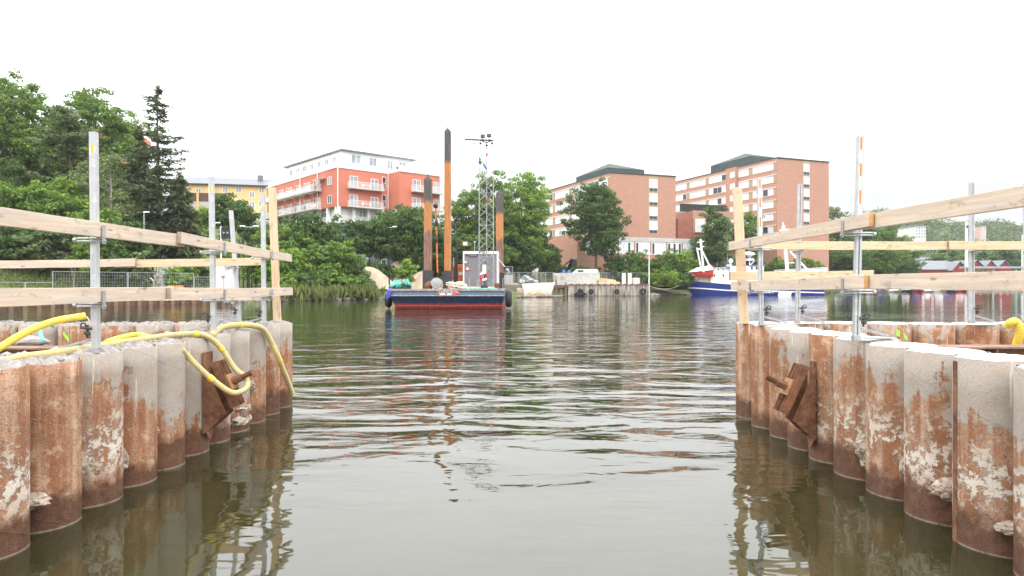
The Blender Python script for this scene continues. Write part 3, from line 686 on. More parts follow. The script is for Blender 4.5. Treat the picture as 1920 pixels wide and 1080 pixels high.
def board(p, q, h, t, label, mat='rail_wood', ends=None, group='wooden guardrail boards'):
    """plank from p to q (centres of its ends); built along local X so the grain follows it"""
    p = Vector(p); q = Vector(q); L_ = (q - p).length; b = MB(); nseg = max(2, int(L_ / .4)); rr_ = random.Random(int(L_ * 991))
    sec = []
    for i in range(nseg + 1):
        x = -L_ / 2 + L_ * i / nseg; w_ = rr_.uniform(-.002, .002); u_ = rr_.uniform(-.003, .003); bow = -.006 * math.sin(math.pi * i / nseg)
        sec.append([(x, -t / 2 + w_, -h / 2 + u_ + bow), (x, t / 2 + w_, -h / 2 + u_ + bow), (x, t / 2 + w_, h / 2 + u_ + bow), (x, -t / 2 + w_, h / 2 + u_ + bow)])
    for s_ in sec: b.v += s_
    for i in range(nseg):
        for j in range(4): a = i * 4; b.f.append((a + j, a + (j + 1) % 4, a + 4 + (j + 1) % 4, a + 4 + j)); b.mi.append(0)
    b.f += [(3, 2, 1, 0), tuple(nseg * 4 + j for j in range(4))]; b.mi += [1, 2]
    e0, e1 = ends or ('dark_end', 'dark_end')
    o = b.build('guardrail_board', [mat, e0, e1], local=True, bevel=.003)
    d = (q - p).normalized(); o.rotation_euler = (0, -math.asin(d.z), math.atan2(d.y, d.x)); o.location = (p + q) / 2
    tag(o, label, 'guardrail board', group); return o
bx = -3.47
# left front boards: far boards overlap outside the near ones
board((bx - .02, 1.9, 2.33), (bx, 7.20, 2.335), .125, .045, 'upper front guardrail plank on the left wall, nearer the camera')
board((bx + .047, 7.02, 2.355), (bx + .012, 10.66, 2.30), .118, .045, 'upper front guardrail plank on the left wall reaching its far corner', ends=('dark_end', 'end_grain'))
board((bx - .02, 1.9, 1.775), (bx, 6.95, 1.79), .125, .045, 'lower front guardrail plank on the left wall, nearer the camera')
board((bx + .047, 6.8, 1.785), (bx + .012, 10.7, 1.78), .118, .045, 'lower front guardrail plank on the left wall reaching its far corner')
board((-8.6, 10.18, 2.175), (-5.62, 10.2, 2.215), .115, .045, 'sun-bleached back guardrail plank at far left over the brown bank')
board((-5.95, 10.24, 2.20), (-3.72, 10.26, 2.235), .115, .045, 'back guardrail plank of the left cofferdam spliced towards the corner', 'fresh_wood')
board((-8.6, 10.2, 1.70), (-3.72, 10.26, 1.71), .115, .045, 'lower back guardrail plank of the left cofferdam, mostly hidden behind the front one')
for r_, y in ((lp[0], 5.81), (lp[1], 8.15), (lp[2], 9.75)):
    xb = bx + .0225 if y < 7 else bx + .062
    holder(r_, LX, y, 2.272 if y < 7 else 2.285, 1, xb); holder(r_, LX, y, 1.722, 1, xb)
for z in (2.165, 1.65): holder(bp[0], -4.2, 10.35, z, 1, 0, True); holder(bp[1], -7.97, 10.35, z, 1, 0, True)
# right boards
rx = 3.175
board((rx - .045, 9.80, 2.437), (rx - .052, 5.93, 2.437), .122, .045, 'upper front guardrail plank on the right wall ending in fresh orange end grain', ends=('dark_end', 'end_grain'))
board((rx, 6.35, 2.437), (rx + .03, 1.8, 2.40), .13, .045, 'upper right guardrail plank rising out of the photo towards the camera')
board((rx - .045, 9.70, 1.867), (rx - .052, 6.02, 1.895), .122, .045, 'lower front guardrail plank on the right wall ending in fresh orange end grain', ends=('dark_end', 'end_grain'))
board((rx, 6.35, 1.90), (rx + .03, 1.8, 1.885), .125, .045, 'weathered lower right guardrail plank running out at the photo edge')
board((3.15, 9.30, 2.42), (6.05, 9.28, 2.415), .115, .045, 'fresh pale back guardrail plank on the right cofferdam, left length', 'fresh_wood')
board((5.9, 9.23, 2.412), (8.5, 9.25, 2.42), .115, .045, 'fresh pale back guardrail plank on the right cofferdam, length cut by the photo edge', 'fresh_wood')
board((2.98, 9.34, 2.0), (4.93, 9.32, 2.02), .115, .045, 'short fresh lower back guardrail plank ending behind the nearest right post', 'fresh_wood', ends=('dark_end', 'end_grain'))
for r_, y in ((rp[0], 6.45), (rp[1], 8.95)):
    holder(r_, RX, y, 2.37, -1, rx - .07 if y > 7 else rx - .075); holder(r_, RX, y, 1.81 if y > 7 else 1.83, -1, rx - .075)
for z in (2.36, 1.94): holder(rbp[0], 3.95, 9.42, z, 1, 0, True)
for q, xx in ((rbp[1], 6.33), (rbp[2], 7.08)): holder(q, xx, 9.38, 2.36, 1, 0, True)
def wpost(x, y, zb, H_, dx, w_, label):
    b = MB(); b.hexa([(x - w_ / 2, y - .022, zb), (x + w_ / 2, y - .022, zb), (x + w_ / 2, y + .022, zb), (x - w_ / 2, y + .022, zb), (x - w_ / 2 + dx, y - .022, zb + H_), (x + w_ / 2 + dx, y - .022, zb + H_), (x + w_ / 2 + dx, y + .022, zb + H_), (x - w_ / 2 + dx, y + .022, zb + H_)])
    # built upright; grain turned along Z by rotating local axes
    bb = MB(); Rm = Matrix.Rotation(R(90), 3, 'Y'); bb.v = [tuple(Rm @ (Vector(v) - Vector((x, y, zb)))) for v in b.v]; bb.f = b.f; bb.mi = b.mi
    o = bb.build('wooden_post', 'fresh_wood', local=True, bevel=.003); o.rotation_euler = (0, R(-90), 0); o.location = (x, y, zb)
    tag(o, label, 'wooden post', 'wooden corner posts of the guardrails')
wpost(-3.64, 10.60, 1.24, 2.15, -.085, .115, 'raw wooden plank post standing at the far corner of the left guardrail')
wpost(3.27, 9.62, 1.33, 1.92, -.10, .128, 'raw wooden plank post standing at the far corner of the right guardrail')
# ------------------------------------------------------------------ hoses
def hose(pts, rad, label, mat, ripple=.0028, step=.006, group='yellow drainage hoses', sleeves=None):
    P = spline(pts, step); n = len(P); b = MB()
    b.tube(P, [rad + (ripple if (i % 4) < 2 else -ripple) for i in range(n)], 12)
    o = b.build('drainage_hose', mat, smooth=False); tag(o, label, 'hose', group)
    for t in (sleeves or []):
        i = int(t * (n - 12)); c = MB(); c.tube(P[i:i + 10], rad + .006, 14); c.build('coupling', 'hose_yellow', o)
    return o
def hp(l): return [px(*q) for q in l]
hose(hp([(-60, 690, 6.4), (0, 652, 6.6), (45, 625, 6.8), (100, 603, 7.0), (160, 592, 7.2)]), .036, 'smooth yellow hose sticking up free-ended inside the left cofferdam', 'hose_yellow', 0)
hose(hp([(-40, 690, 4.95), (30, 672, 5.15), (110, 661, 5.6), (200, 647, 6.25), (270, 636, 6.9), (330, 628, 7.4), (380, 628, 7.6), (412, 650, 7.8), (440, 690, 7.85), (462, 711, 7.75), (461, 729, 7.6), (435, 736, 7.45), (400, 713, 7.35), (372, 688, 7.3), (352, 668, 7.25), (340, 655, 7.1)]), .030, 'long ribbed yellow hose lying along the left pile tops and looping over the anchor bracket', 'hose_dirty', sleeves=[.58, .66, .75, .9])
hose(hp([(300, 640, 7.6), (260, 628, 7.9), (225, 634, 7.6), (200, 642, 7.2)]), .032, 'short curl of yellow hose behind the nearest left guardrail post', 'hose_yellow', .001)
hose(hp([(395, 630, 8.0), (415, 615, 8.4), (440, 610, 8.7), (470, 610, 9.0), (493, 617, 9.3), (508, 640, 9.5), (520, 665, 9.55), (531, 693, 9.75), (541, 718, 10.0), (548, 738, 10.2)]), .036, 'ribbed yellow hose hanging down over the far corner of the left pile wall', 'hose_dirty', sleeves=[.3, .72])
hose(hp([(1898, 668, 7.3), (1906, 645, 7.25), (1912, 620, 7.2), (1906, 604, 7.2), (1896, 604, 7.2), (1888, 612, 7.25)]), .04, 'pale yellow hose end bent upward at the right edge of the right cofferdam', 'hose_yellow', .001)
b = MB(); b.tube(spline(hp([(160, 592, 7.2), (168, 602, 7.2), (165, 618, 7.25), (158, 628, 7.3)]), .03), .006, 6); tag(b.build('wire', 'rope'), 'thin wire hanging from the free end of the yellow hose', 'wire')
b = MB(); b.tube(spline(hp([(82, 640, 7.6), (76, 625, 7.8), (80, 612, 8.0), (90, 608, 8.2), (100, 612, 8.3)]), .03), .018, 8); tag(b.build('cable', 'green_tarp'), 'short grey-green cable bent up behind the free yellow hose', 'cable')

# ------------------------------------------------------------------ facades
class Fac:
    """vertical facade from P0 to P1 (plan points); u along, v up from z0, o outward"""
    def __init__(s, P0, P1, z0=0., flip=False):
        s.p = Vector((*P0, z0)); d = Vector((*P1, z0)) - s.p; s.len = d.length; s.u = d.normalized(); s.n = Vector((s.u.y, -s.u.x, 0)) * (-1 if flip else 1)
    def P(s, u, v, o=0.): return s.p + s.u * u + Vector((0, 0, v)) + s.n * o
    def box(s, b, u0, u1, v0, v1, o0, o1, mi=0):
        return b.hexa([s.P(u0, v0, o0), s.P(u1, v0, o0), s.P(u1, v0, o1), s.P(u0, v0, o1), s.P(u0, v1, o0), s.P(u1, v1, o0), s.P(u1, v1, o1), s.P(u0, v1, o1)], mi)
def window(fc, root, u0, u1, v0, v1, cols=2, rows=1, pane='glass_pale', fr='white_paint', fw=.10, name='window', dark=None):
    b = MB()
    fc.box(b, u0, u1, v0, v0 + fw, .01, .10); fc.box(b, u0, u1, v1 - fw, v1, .01, .10)
    for i in range(cols + 1):
        c = u0 + (u1 - u0 - fw) * i / cols; fc.box(b, c, c + fw, v0 + fw, v1 - fw, .01, .10)
    for j in range(1, rows):
        c = v0 + (v1 - v0) * j / rows
        for i in range(cols):
            a0 = u0 + (u1 - u0 - fw) * i / cols + fw; a1 = u0 + (u1 - u0 - fw) * (i + 1) / cols; fc.box(b, a0, a1, c - fw / 2, c + fw / 2, .015, .09)
    o = b.build(name, fr, root)
    g = MB()
    for i in range(cols):
        a0 = u0 + (u1 - u0 - fw) * i / cols + fw; a1 = u0 + (u1 - u0 - fw) * (i + 1) / cols
        for j in range(rows):
            z0 = v0 + (v1 - v0) * j / rows; z1 = v0 + (v1 - v0) * (j + 1) / rows
            fc.box(g, a0, a1, z0 + (fw if j == 0 else fw / 2), z1 - (fw if j == rows - 1 else fw / 2), .012, .035, 1 if (isinstance(dark, list) and (i, j) in dark) or (dark == 'rand' and rnd.random() < .22) else 0)
    g.build('pane', [pane, 'glass_dark'], o)
    return o
def prism(b, plan, z0, z1, mi=0):
    n = len(plan); return b.add([(p[0], p[1], z0) for p in plan] + [(p[0], p[1], z1) for p in plan], [tuple(range(n))[::-1], tuple(range(n, 2 * n))] + [(i, (i + 1) % n, (i + 1) % n + n, i + n) for i in range(n)], mi)

# ---- coral apartment block
def coral():
    A = Vector((-33.3, 130)); Lf = Vector((-56.6, 157.6)); B = Vector((-25.0, 137.4)); C = Vector((-22.2, 134.3)); D = Vector((-14.9, 140.8))
    back = Vector((-.665, .747)) * 34
    # outline (counter-clockwise from the corner)
    E_ = D + back; G = Lf
    plan = [A, B, C, D, E_, G + (D - C) + (B - A) * 1.0, G]
    r_ = empty('apartment_block', (A.x, A.y, 5), 'coral and grey apartment block with white penthouse and balconies among the trees', 'building')
    def ins(pl, k):
        c = sum(pl, Vector((0, 0))) / len(pl); return [c + (p - c) * k for p in pl]
    b = MB(); prism(b, plan, 17.3, 24.6); b.build('upper_wall', 'render_coral', r_)
    b = MB(); prism(b, ins(plan, .93), 14.45, 17.3); b.build('recessed_wall', 'off_white', r_)
    b = MB(); prism(b, plan, 2, 14.1); b.build('lower_wall', 'grey_cladding', r_)
    b = MB(); prism(b, ins(plan, 1.008), 14.1, 14.45); b.build('white_band', 'white_paint', r_)
    b = MB(); prism(b, ins(plan, 1.010), 24.6, 24.85); b.build('roof_edge', 'white_paint', r_)
    # penthouse
    fl = Fac(Lf, A, 0); fr = Fac(A, B, 0); fs = Fac(B, C, 0); fd = Fac(C, D, 0)
    pa = A + Vector((.05, 3.2)) ; pl_ = [pa, pa + (B - A).normalized() * 16.5, pa + (B - A).normalized() * 16.5 + back.normalized() * 11, pa + (B - A).normalized() * 2 + back.normalized() * 26, pa + back.normalized() * 26]
    b = MB(); prism(b, pl_, 24.85, 28.5); b.build('penthouse', 'white_paint', r_)
    b = MB(); prism(b, ins(pl_, 1.05), 28.5, 28.72); b.build('penthouse_roof', 'roof_grey', r_)
    pf = Fac(pl_[0], pl_[1], 0)
    for u0, u1, v0, v1, c in ((2.0, 4.2, 26.2, 28.0, 2), (6.0, 7.8, 25.0, 27.9, 2), (10.2, 11.6, 26.0, 27.8, 2), (13.0, 14.8, 25.0, 27.9, 2)): window(pf, r_, u0, u1, v0, v1, c)
    ph = Fac(pl_[4], pl_[0], 0)
    for k in range(7): window(ph, r_, 2 + k * 3.4, 3.6 + k * 3.4, 25.2, 27.6, 2)
    # roof terrace railing
    for f_, u0, u1 in ((fl, 0, fl.len), (fr, 0, fr.len), (fd, 0, fd.len)):
        b = MB(); f_.box(b, u0, u1, 25.85, 25.92, -.35, -.28)
        k = u0
        while k < u1: f_.box(b, k, k + .06, 24.85, 25.85, -.35, -.29); k += 1.2
        f_.box(b, u0, u1, 24.9, 25.8, -.31, -.30, 1); b.build('terrace_railing', ['white_paint', 'curtain'], r_)
    b = MB(); rq = random.Random(4)
    for k in range(9): q = fd.P(.8 + k * 1.0, 25.5, -1.2); b.lump(q, (.55, .5, .35), k, sub=2)
    b.build('roof_shrubs', 'roof_copper', r_)
    # windows and balconies on the corner face
    levels = [(20.9, 24.6), (17.3, 20.9)]
    def balcony(f_, u0, u1, v, dep=1.4):
        b = MB(); f_.box(b, u0, u1, v - .22, v, .0, dep); o = b.build('balcony', 'off_white', r_)
        q = MB(); f_.box(q, u0, u1, v + 1.08, v + 1.14, dep - .06, dep); f_.box(q, u0, u0 + .06, v + 1.08, v + 1.14, .0, dep - .06); f_.box(q, u1 - .06, u1, v + 1.08, v + 1.14, .0, dep - .06)
        k = u0
        while k <= u1: f_.box(q, k, k + .03, v, v + 1.08, dep - .05, dep - .02); k += .16
        for k in range(9): f_.box(q, u0, u0 + .03, v, v + 1.08, .05 + k * dep / 9, .08 + k * dep / 9); f_.box(q, u1 - .03, u1, v, v + 1.08, .05 + k * dep / 9, .08 + k * dep / 9)
        q.build('balcony_railing', 'white_paint', o)
        t = MB(); c = f_.P((u0 + u1) / 2, v, dep * .55); t.lathe(c, [(.0, .68), (.42, .68), (.42, .72), (0, .72)], 12); t.bar(c, c + Vector((0, 0, .7)), .06)
        for s_ in (-.8, .8): a0 = c + f_.u * s_; t.box(a0.x - .22, a0.x + .22, a0.y - .22, a0.y + .22, a0.z + .4, a0.z + .46); t.box(a0.x - .22, a0.x + .22, a0.y + .18, a0.y + .22, a0.z + .46, a0.z + .95); t.bar(a0, a0 + Vector((0, 0, .4)), .08)
        t.build('balcony_furniture', 'white_paint' if rnd.random() < .6 else 'brown_cladding', o)
    for v0, v1 in levels:
        window(fr, r_, 2.6, 4.4, v0 + .05, v0 + 2.45, 2, dark='rand'); window(fr, r_, 7.2, 8.9, v0 + .05, v0 + 2.35, 2, dark='rand')
        balcony(fr, 2.2, 9.5, v0 + .1); window(fr, r_, 9.75, 10.7, v0 + .5, v0 + 3.0, 1, 2, 'glass_dark')
        window(fd, r_, 3.1, 5.0, v0 + .05, v0 + 2.45, 2); window(fd, r_, 8.2, 9.4, v0 + .05, v0 + 2.45, 2); balcony(fd, 2.8, 9.7, v0 + .1)
        window(fl, r_, fl.len - 4.0, fl.len - 2.3, v0 + .7, v0 + 2.3, 2, dark='rand')
        for k in range(6):
            u = 2.2 + k * 4.7; window(fl, r_, u, u + 1.0, v0 + .1, v0 + 2.4, 1, 2, 'glass_dark' if k % 2 else 'glass_pale'); window(fl, r_, u + 1.6, u + 3.0, v0 + .1, v0 + 2.4, 2); balcony(fl, u - .4, u + 3.6, v0 + .1, 1.6)
    for k in range(4):
        b = MB(); fr.box(b, .2 + k * 3.2, .75 + k * 3.2, 14.45, 17.3, -.6, -.05); b.build('pillar', 'white_paint', r_)
    for k in range(9):
        b = MB(); fl.box(b, fl.len - 1.2 - k * 3.7, fl.len - .7 - k * 3.7, 14.45, 17.3, -.6, -.05); b.build('pillar', 'white_paint', r_)
    for f_ in (fr, fl):
        b = MB(); f_.box(b, 0, f_.len, 15.5, 15.56, -.12, -.06)
        k = 0
        while k < f_.len: f_.box(b, k, k + .04, 14.45, 15.5, -.11, -.07); k += .25
        b.build('gallery_railing', 'white_paint', r_)
    # windows of the recessed floor
    rf = Fac(ins(plan, .93)[0], ins(plan, .93)[1], 0); window(rf, r_, 4.2, 6.6, 15.4, 16.8, 3); window(rf, r_, 8.8, 9.7, 14.6, 16.8, 1)
    rl = Fac(ins(plan, .93)[-1], ins(plan, .93)[0], 0)
    for k in range(6): window(rl, r_, 3 + k * 4.6, 5.2 + k * 4.6, 14.7, 16.7, 2, 1, 'glass_dark')
    # lower grey windows
    for v in (11.2, 8.2, 5.2):
        window(fr, r_, 4.8, 7.0, v, v + 2.4, 2); window(fr, r_, 9.6, 10.7, v, v + 2.2, 1, 1, 'glass_dark'); window(fd, r_, 3.0, 4.4, v, v + 2.2, 1, 1, 'glass_dark'); window(fd, r_, 6.8, 8.3, v, v + 2.2, 2)
        for k in range(5): window(fl, r_, 4 + k * 6, 6 + k * 6, v, v + 2.2, 2)
    for f_, u in ((fr, -.05), (fr, 11.0), (fl, fl.len - 8.5), (fl, fl.len - 17)):
        b = MB(); f_.box(b, u, u + .16, 8, 24.6, .12, .26); b.build('downpipe', 'white_paint', r_)
    # awning
    b = MB(); b.hexa([fl.P(fl.len - 7.6, 23.2, .1), fl.P(fl.len - 5, 23.2, .1), fl.P(fl.len - 5, 22.9, 1.6), fl.P(fl.len - 7.6, 22.9, 1.6), fl.P(fl.len - 7.6, 23.26, .1), fl.P(fl.len - 5, 23.26, .1), fl.P(fl.len - 5, 22.96, 1.6), fl.P(fl.len - 7.6, 22.96, 1.6)]); b.build('awning', 'curtain', r_)
coral()

# ---- brick office blocks
def brick_block(A, L_, D, ztop, zbot, label, storey, nst, tower=None, wu=None, flip=False):
    """A = near corner, L_ = far end of the long left facade, D = right end of the gable"""
    A, L_, D = Vector(A), Vector(L_), Vector(D)
    r_ = empty('brick_office_block', (A.x, A.y, zbot), label, 'building', 'brick office blocks across the water')
    b = MB(); prism(b, [A, D, D + (L_ - A), L_], zbot, ztop); b.build('wall', 'brick_red', r_)
    c = (A + D + L_ + D + L_ - A) / 4; b = MB(); prism(b, [c + (p - c) * 1.01 for p in (A, D, D + (L_ - A), L_)], ztop, ztop + .25); b.build('roof_edge', 'roof_copper', r_)
    fg = Fac(A, D, 0); fl = Fac(L_, A, 0)
    # stair window band in the gable
    u0, u1 = wu; b = MB(); fg.box(b, u0 - .25, u1 + .25, ztop - storey * nst - .8, ztop - .1, .0, .008); b.build('window_surround', 'off_white_brick', r_)
    for k in range(nst):
        v1 = ztop - .9 - k * storey; window(fg, r_, u0, u1, v1 - storey * .62, v1, 2, 1, 'curtain', 'white_paint', .10); window(fg, r_, u0, u1, v1 - storey * .88, v1 - storey * .64, 2, 1, 'glass_dark', 'zinc', .08)
    # ribbon windows on the long side
    n = int(fl.len / 8)
    for k in range(nst):
        v1 = ztop - 1.1 - k * storey
        b = MB(); fl.box(b, 0, fl.len - .3, v1 + .06, v1 + .32, .02, .16); b.build('lintel_band', 'off_white', r_)
        b = MB(); fl.box(b, 0, fl.len - .3, v1 - storey * .54, v1 + .05, .0, .03); b.build('spandrel', 'window_infill', r_)
        for j in range(n):
            w_ = fl.len / n
            if tower and tower[0] - .8 < (j + .5) * w_ < tower[1] + .8: continue
            window(fl, r_, j * w_ + .3, (j + 1) * w_ - 1.3, v1 - storey * .54, v1 + .02, 4, 1, 'curtain', 'white_paint', .09, dark='rand' if rnd.random() < .3 else None)
    if tower:
        t0, t1 = tower; b = MB(); fl.box(b, t0, t1, zbot, ztop + .1, .0, .9); b.build('stair_tower', 'brick_red', r_)
        ft = Fac(fl.P(t0, 0, .9).xy, fl.P(t1, 0, .9).xy, 0)
        for k in range(nst): v1 = ztop - 1.1 - k * storey; window(ft, r_, (t1 - t0) * .45, (t1 - t0) * .45 + 1.9, v1 - storey * .5, v1, 2, 1, 'curtain')
    return r_, fg, fl
r1, fg1, fl1 = brick_block((23.1, 160), (8.0, 196), (39.8, 166), 28.6, 4, 'brick office block behind the wooden jetty with a dark low-pitched roof housing', 3.35, 4, None, (10.4, 12.6))
def low_pyramid(root, pts, zb, zt, hh):
    """mechanical housing: upright walls then a shallow hipped roof"""
    c = sum((Vector(p) for p in pts), Vector((0, 0))) / 4; b = MB(); prism(b, pts, zb, zt); b.build('roof_housing', 'roof_copper', root)
    q = MB(); q.v = [(p[0] , p[1], zt + .01) for p in pts] + [(c.x, c.y, zt + hh)]; q.f = [(0, 1, 4), (1, 2, 4), (2, 3, 4), (3, 0, 4)]; q.mi = [0] * 4; q.build('housing_roof', 'roof_copper', root)
def onroof(fg, fl, L_, u0, u1, d0, d1):
    """plan rectangle: u from the near corner back along the long side, d along the gable"""
    A = fg.p.xy; a = -fl.u.xy; g = fg.u.xy
    return [A + a * u0 + g * d0, A + a * u0 + g * d1, A + a * u1 + g * d1, A + a * u1 + g * d0]
low_pyramid(r1, onroof(fg1, fl1, 0, 3.0, 19, 1.0, 11), 28.85, 30.4, 2.6)
# base storey with the long pale window band
fb = Fac((12.0, 158.2), (52, 172), 0)
b = MB(); prism(b, [(15.0, 157), (46.2, 168.2), (41, 182), (9, 172)], 2, 13.6); b.build('base_storey', 'brick_red', r1)
fb = Fac((15.0, 157), (46.2, 168.2), 0)
b = MB(); fb.box(b, 1, fb.len, 12.6, 13.62, .0, .12); b.build('concrete_band', 'concrete', r1)
for k in range(7): window(fb, r1, 2.0 + k * 4.4, 5.9 + k * 4.4, 9.6, 12.5, 5, 1, 'curtain', 'white_paint', .16, dark='rand')
r2, fg2, fl2 = brick_block((68, 175), (51.0, 218), (84.2, 181.4), 34.9, 3, 'tall brick office block with stair tower and green-grey roof housing, furthest right', 3.25, 6, (27.3, 31.5), (8.7, 10.6))
low_pyramid(r2, onroof(fg2, fl2, 0, 10, 27, .2, 11), 35.1, 37.3, 2.6)
# small brick link building between the two
r3 = empty('brick_annex', (42, 170, 4), 'small low brick annex with white windows between the two office blocks', 'building')
b = MB(); prism(b, [(41.8, 172), (50.5, 175.2), (47, 186), (38, 182)], 3, 19.0); b.build('wall', 'brick_dark', r3)
b = MB(); prism(b, [(46.0, 173.4), (60.5, 178.0), (57, 190), (43, 186)], 15.6, 21.3); b.build('upper_volume', 'brick_red', r3)
fx = Fac((46.0, 173.4), (60.5, 178.0), 0)
for k in range(3): window(fx, r3, .6 + k * 4.4, 4.2 + k * 4.4, 13.0 + 2.8, 19.2, 3, 1, 'curtain')
b = MB(); fx.box(b, -2, 12, 21.3, 23.3, -3, -2.9); b.build('roof_screen', 'black_steel', r3)

# ---- yellow apartment house on the hill
def yellow():
    r_ = empty('yellow_house', (pX(430, 190), 192, 15), 'long yellow rendered apartment house with grey roof high on the wooded hill', 'building')
    Y = 190.
    f1 = Fac((pX(318, Y), Y), (pX(410, Y + 2), Y + 2), 0); f2 = Fac((pX(410, Y - 1), Y - 1), (pX(522, Y + 3), Y + 3), 0)
    ze1 = pZ(343, Y); ze2 = pZ(346, Y)
    for f_, ze, nm in ((f1, ze1, 'wall'), (f2, ze2, 'wall')):
        b = MB(); f_.box(b, 0, f_.len, 10, ze, -12, 0); b.build(nm, 'yellow_render', r_)
        b = MB(); L_ = f_.len; P = f_.P
        b.add([P(-.4, ze - .1, .7), P(L_ + .4, ze - .1, .7), P(L_ + .4, ze + 2.6, -6), P(-.4, ze + 2.6, -6), P(L_ + .4, ze - .1, -12.7), P(-.4, ze - .1, -12.7)], [(0, 1, 2, 3), (3, 2, 4, 5), (0, 3, 5), (1, 4, 2)])
        b.build('roof', 'roof_grey', r_); b = MB(); f_.box(b, -.4, L_ + .4, ze - .35, ze - .05, .7, .85); b.build('eaves', 'black_steel', r_)
    b = MB(); c = f2.P(10.5, ze2 + 1.5, -4); b.box(c.x - .6, c.x + .6, c.y - .6, c.y + .6, c.z - .5, c.z + 1.9); b.build('chimney', 'roof_grey', r_)
    for k, x in enumerate((338, 350, 372, 396)):
        u = (x - 318) / 92 * f1.len; window(f1, r_, u - .7, u + .7, ze1 - 3.1, ze1 - 1.4, 2)
    for x, y in ((422, 356), (447, 355), (472, 364), (490, 354), (472, 383), (447, 380), (490, 380), (490, 396), (508, 362)):
        u = (x - 410) / 112 * f2.len; z = pZ(y, Y); window(f2, r_, u - .7, u + .7, z - .85, z + .85, 2)
    b = MB(); f2.box(b, 6, f2.len, 12, pZ(402, Y), 0, 3); b.build('plinth', 'off_white', r_)
yellow()
# brown fence with pale pillars below it
r_ = empty('terrace_wall', (pX(370, 165), 165, 18), 'brown timber fence between pale pillars above the grassy slope', 'fence')
ff = Fac((pX(345, 165), 165), (pX(396, 166), 166), 0)
for k in range(3): b = MB(); ff.box(b, k * 3.1 + .3, k * 3.1 + 3.0, pZ(377, 165), pZ(361, 165), 0, .12); b.build('panel', 'brown_cladding', r_)
for k in range(3): b = MB(); ff.box(b, k * 3.1 - .2, k * 3.1 + .3, 12, pZ(359, 165), -.1, .25); b.build('pillar', 'yellow_render', r_)
b = MB(); ff.box(b, 0, ff.len, 10, pZ(377, 165), -.3, .05); b.build('footing', 'concrete', r_)
# red-brick house hidden in the left wood
r_ = empty('brick_house', (-92, 135, 10), 'orange-red brick house glimpsed through the big trees at far left', 'building')
fh = Fac((pX(-90, 135), 135), (pX(245, 142), 142), 0); b = MB(); fh.box(b, 0, fh.len, 8, pZ(236, 135), -12, 0); b.build('wall', 'brick_red', r_)
b = MB(); fh.box(b, -.5, fh.len + .5, pZ(236, 135), pZ(228, 135), -12.5, .6); b.build('roof', 'render_coral', r_)
for k in range(8):
    for v in (28.6, 25.2, 21.8): window(fh, r_, 2 + k * 4.2, 3.6 + k * 4.2, v, v + 1.7, 2)

# ---- left quay: corrugated sheet piling, deck, railing
def quay():
    r_ = empty('sheet_pile_quay', (-48, 64, 0), 'brown corrugated sheet-pile quay wall along the left shore', 'quay wall')
    P0 = Vector((-92, 20)); P1 = Vector((-32.7, 79)); d = (P1 - P0).normalized(); n = Vector((d.y, -d.x)); L_ = (P1 - P0).length
    b = MB(); k = 0; pts = []
    u = 0.
    while u < L_:
        for du, o in ((0, 0), (.08, .5), (.44, .5), (.52, 0)): pts.append(P0 + d * (u + du) + n * (o + .15))
        u += 1.1
    for i, p in enumerate(pts): b.v += [(p.x, p.y, -1), (p.x, p.y, 1.02)]
    for i in range(len(pts) - 1): b.f.append((2 * i, 2 * i + 2, 2 * i + 3, 2 * i + 1)); b.mi.append(0)
    b.build('sheet_piles', 'old_steel', r_)
    b = MB(); q0, q1 = P0 + n * .72, P1 + n * .72; q2, q3 = P1 - n * 4, P0 - n * 4
    prism(b, [q0, q1, q2, q3], 1.04, 1.22); b.build('deck', 'paving', r_)
    # yellow hose loops hanging on the wall
    for t in (.62, .76, .90):
        q = MB(); a = P0 + d * (L_ * t) + n * .78; c = P0 + d * (L_ * t + 7) + n * .78
        q.tube([(a.x + (c.x - a.x) * i / 12, a.y + (c.y - a.y) * i / 12, 1.05 - .3 * math.sin(math.pi * i / 12)) for i in range(13)], .06, 6)
        o = q.build('hose', 'hose_yellow'); tag(o, 'yellow hose sagging along the quay wall, ' + ('leftmost' if t < .7 else 'middle' if t < .8 else 'rightmost') + ' of three', 'hose', 'yellow hoses on the quay wall')
    # railing
    R2 = empty('quay_railing', (-52, 62, 1.2), 'grey steel railing along the left quay in front of the brown bank', 'railing')
    g0 = P0 - n * 1.5; g1 = P0 + d * (L_ - 17) - n * 1.5; b = MB()
    for z in (1.75, 2.3): b.bar((g0.x, g0.y, z), (g1.x, g1.y, z), .05)
    b.build('rails', 'zinc', R2); i = 0; u = 2
    while u < L_ - 17: p = P0 + d * u - n * 1.5; q = MB(); q.bar((p.x, p.y, 1.22), (p.x, p.y, 2.32), .09); q.build('upright', 'zinc', R2); u += 2.6
    # mesh fence sections
    R3 = empty('mesh_fence', (-40, 72, 1.2), 'galvanised mesh fence on the left quay in front of the graffiti wall', 'fence')
    for k in range(5):
        p = P0 + d * (L_ - 17 + k * 3.4) - n * 1.4; q_ = P0 + d * (L_ - 17 + k * 3.4 + 3.3) - n * 1.4; z1 = 3.4 if k < 4 else 3.0
        b = MB()
        for z in (1.35, z1): b.bar((p.x, p.y, z), (q_.x, q_.y, z), .05)
        b.bar((p.x, p.y, 1.22), (p.x, p.y, z1), .06); b.bar((q_.x, q_.y, 1.22), (q_.x, q_.y, z1), .06)
        for i in range(1, 14): w_ = p.lerp(q_, i / 14); b.bar((w_.x, w_.y, 1.35), (w_.x, w_.y, z1), .012)
        for i in range(1, 6): z = 1.35 + (z1 - 1.35) * i / 6; b.bar((p.x, p.y, z), (q_.x, q_.y, z), .012)
        b.build('panel', 'zinc', R3)
quay()
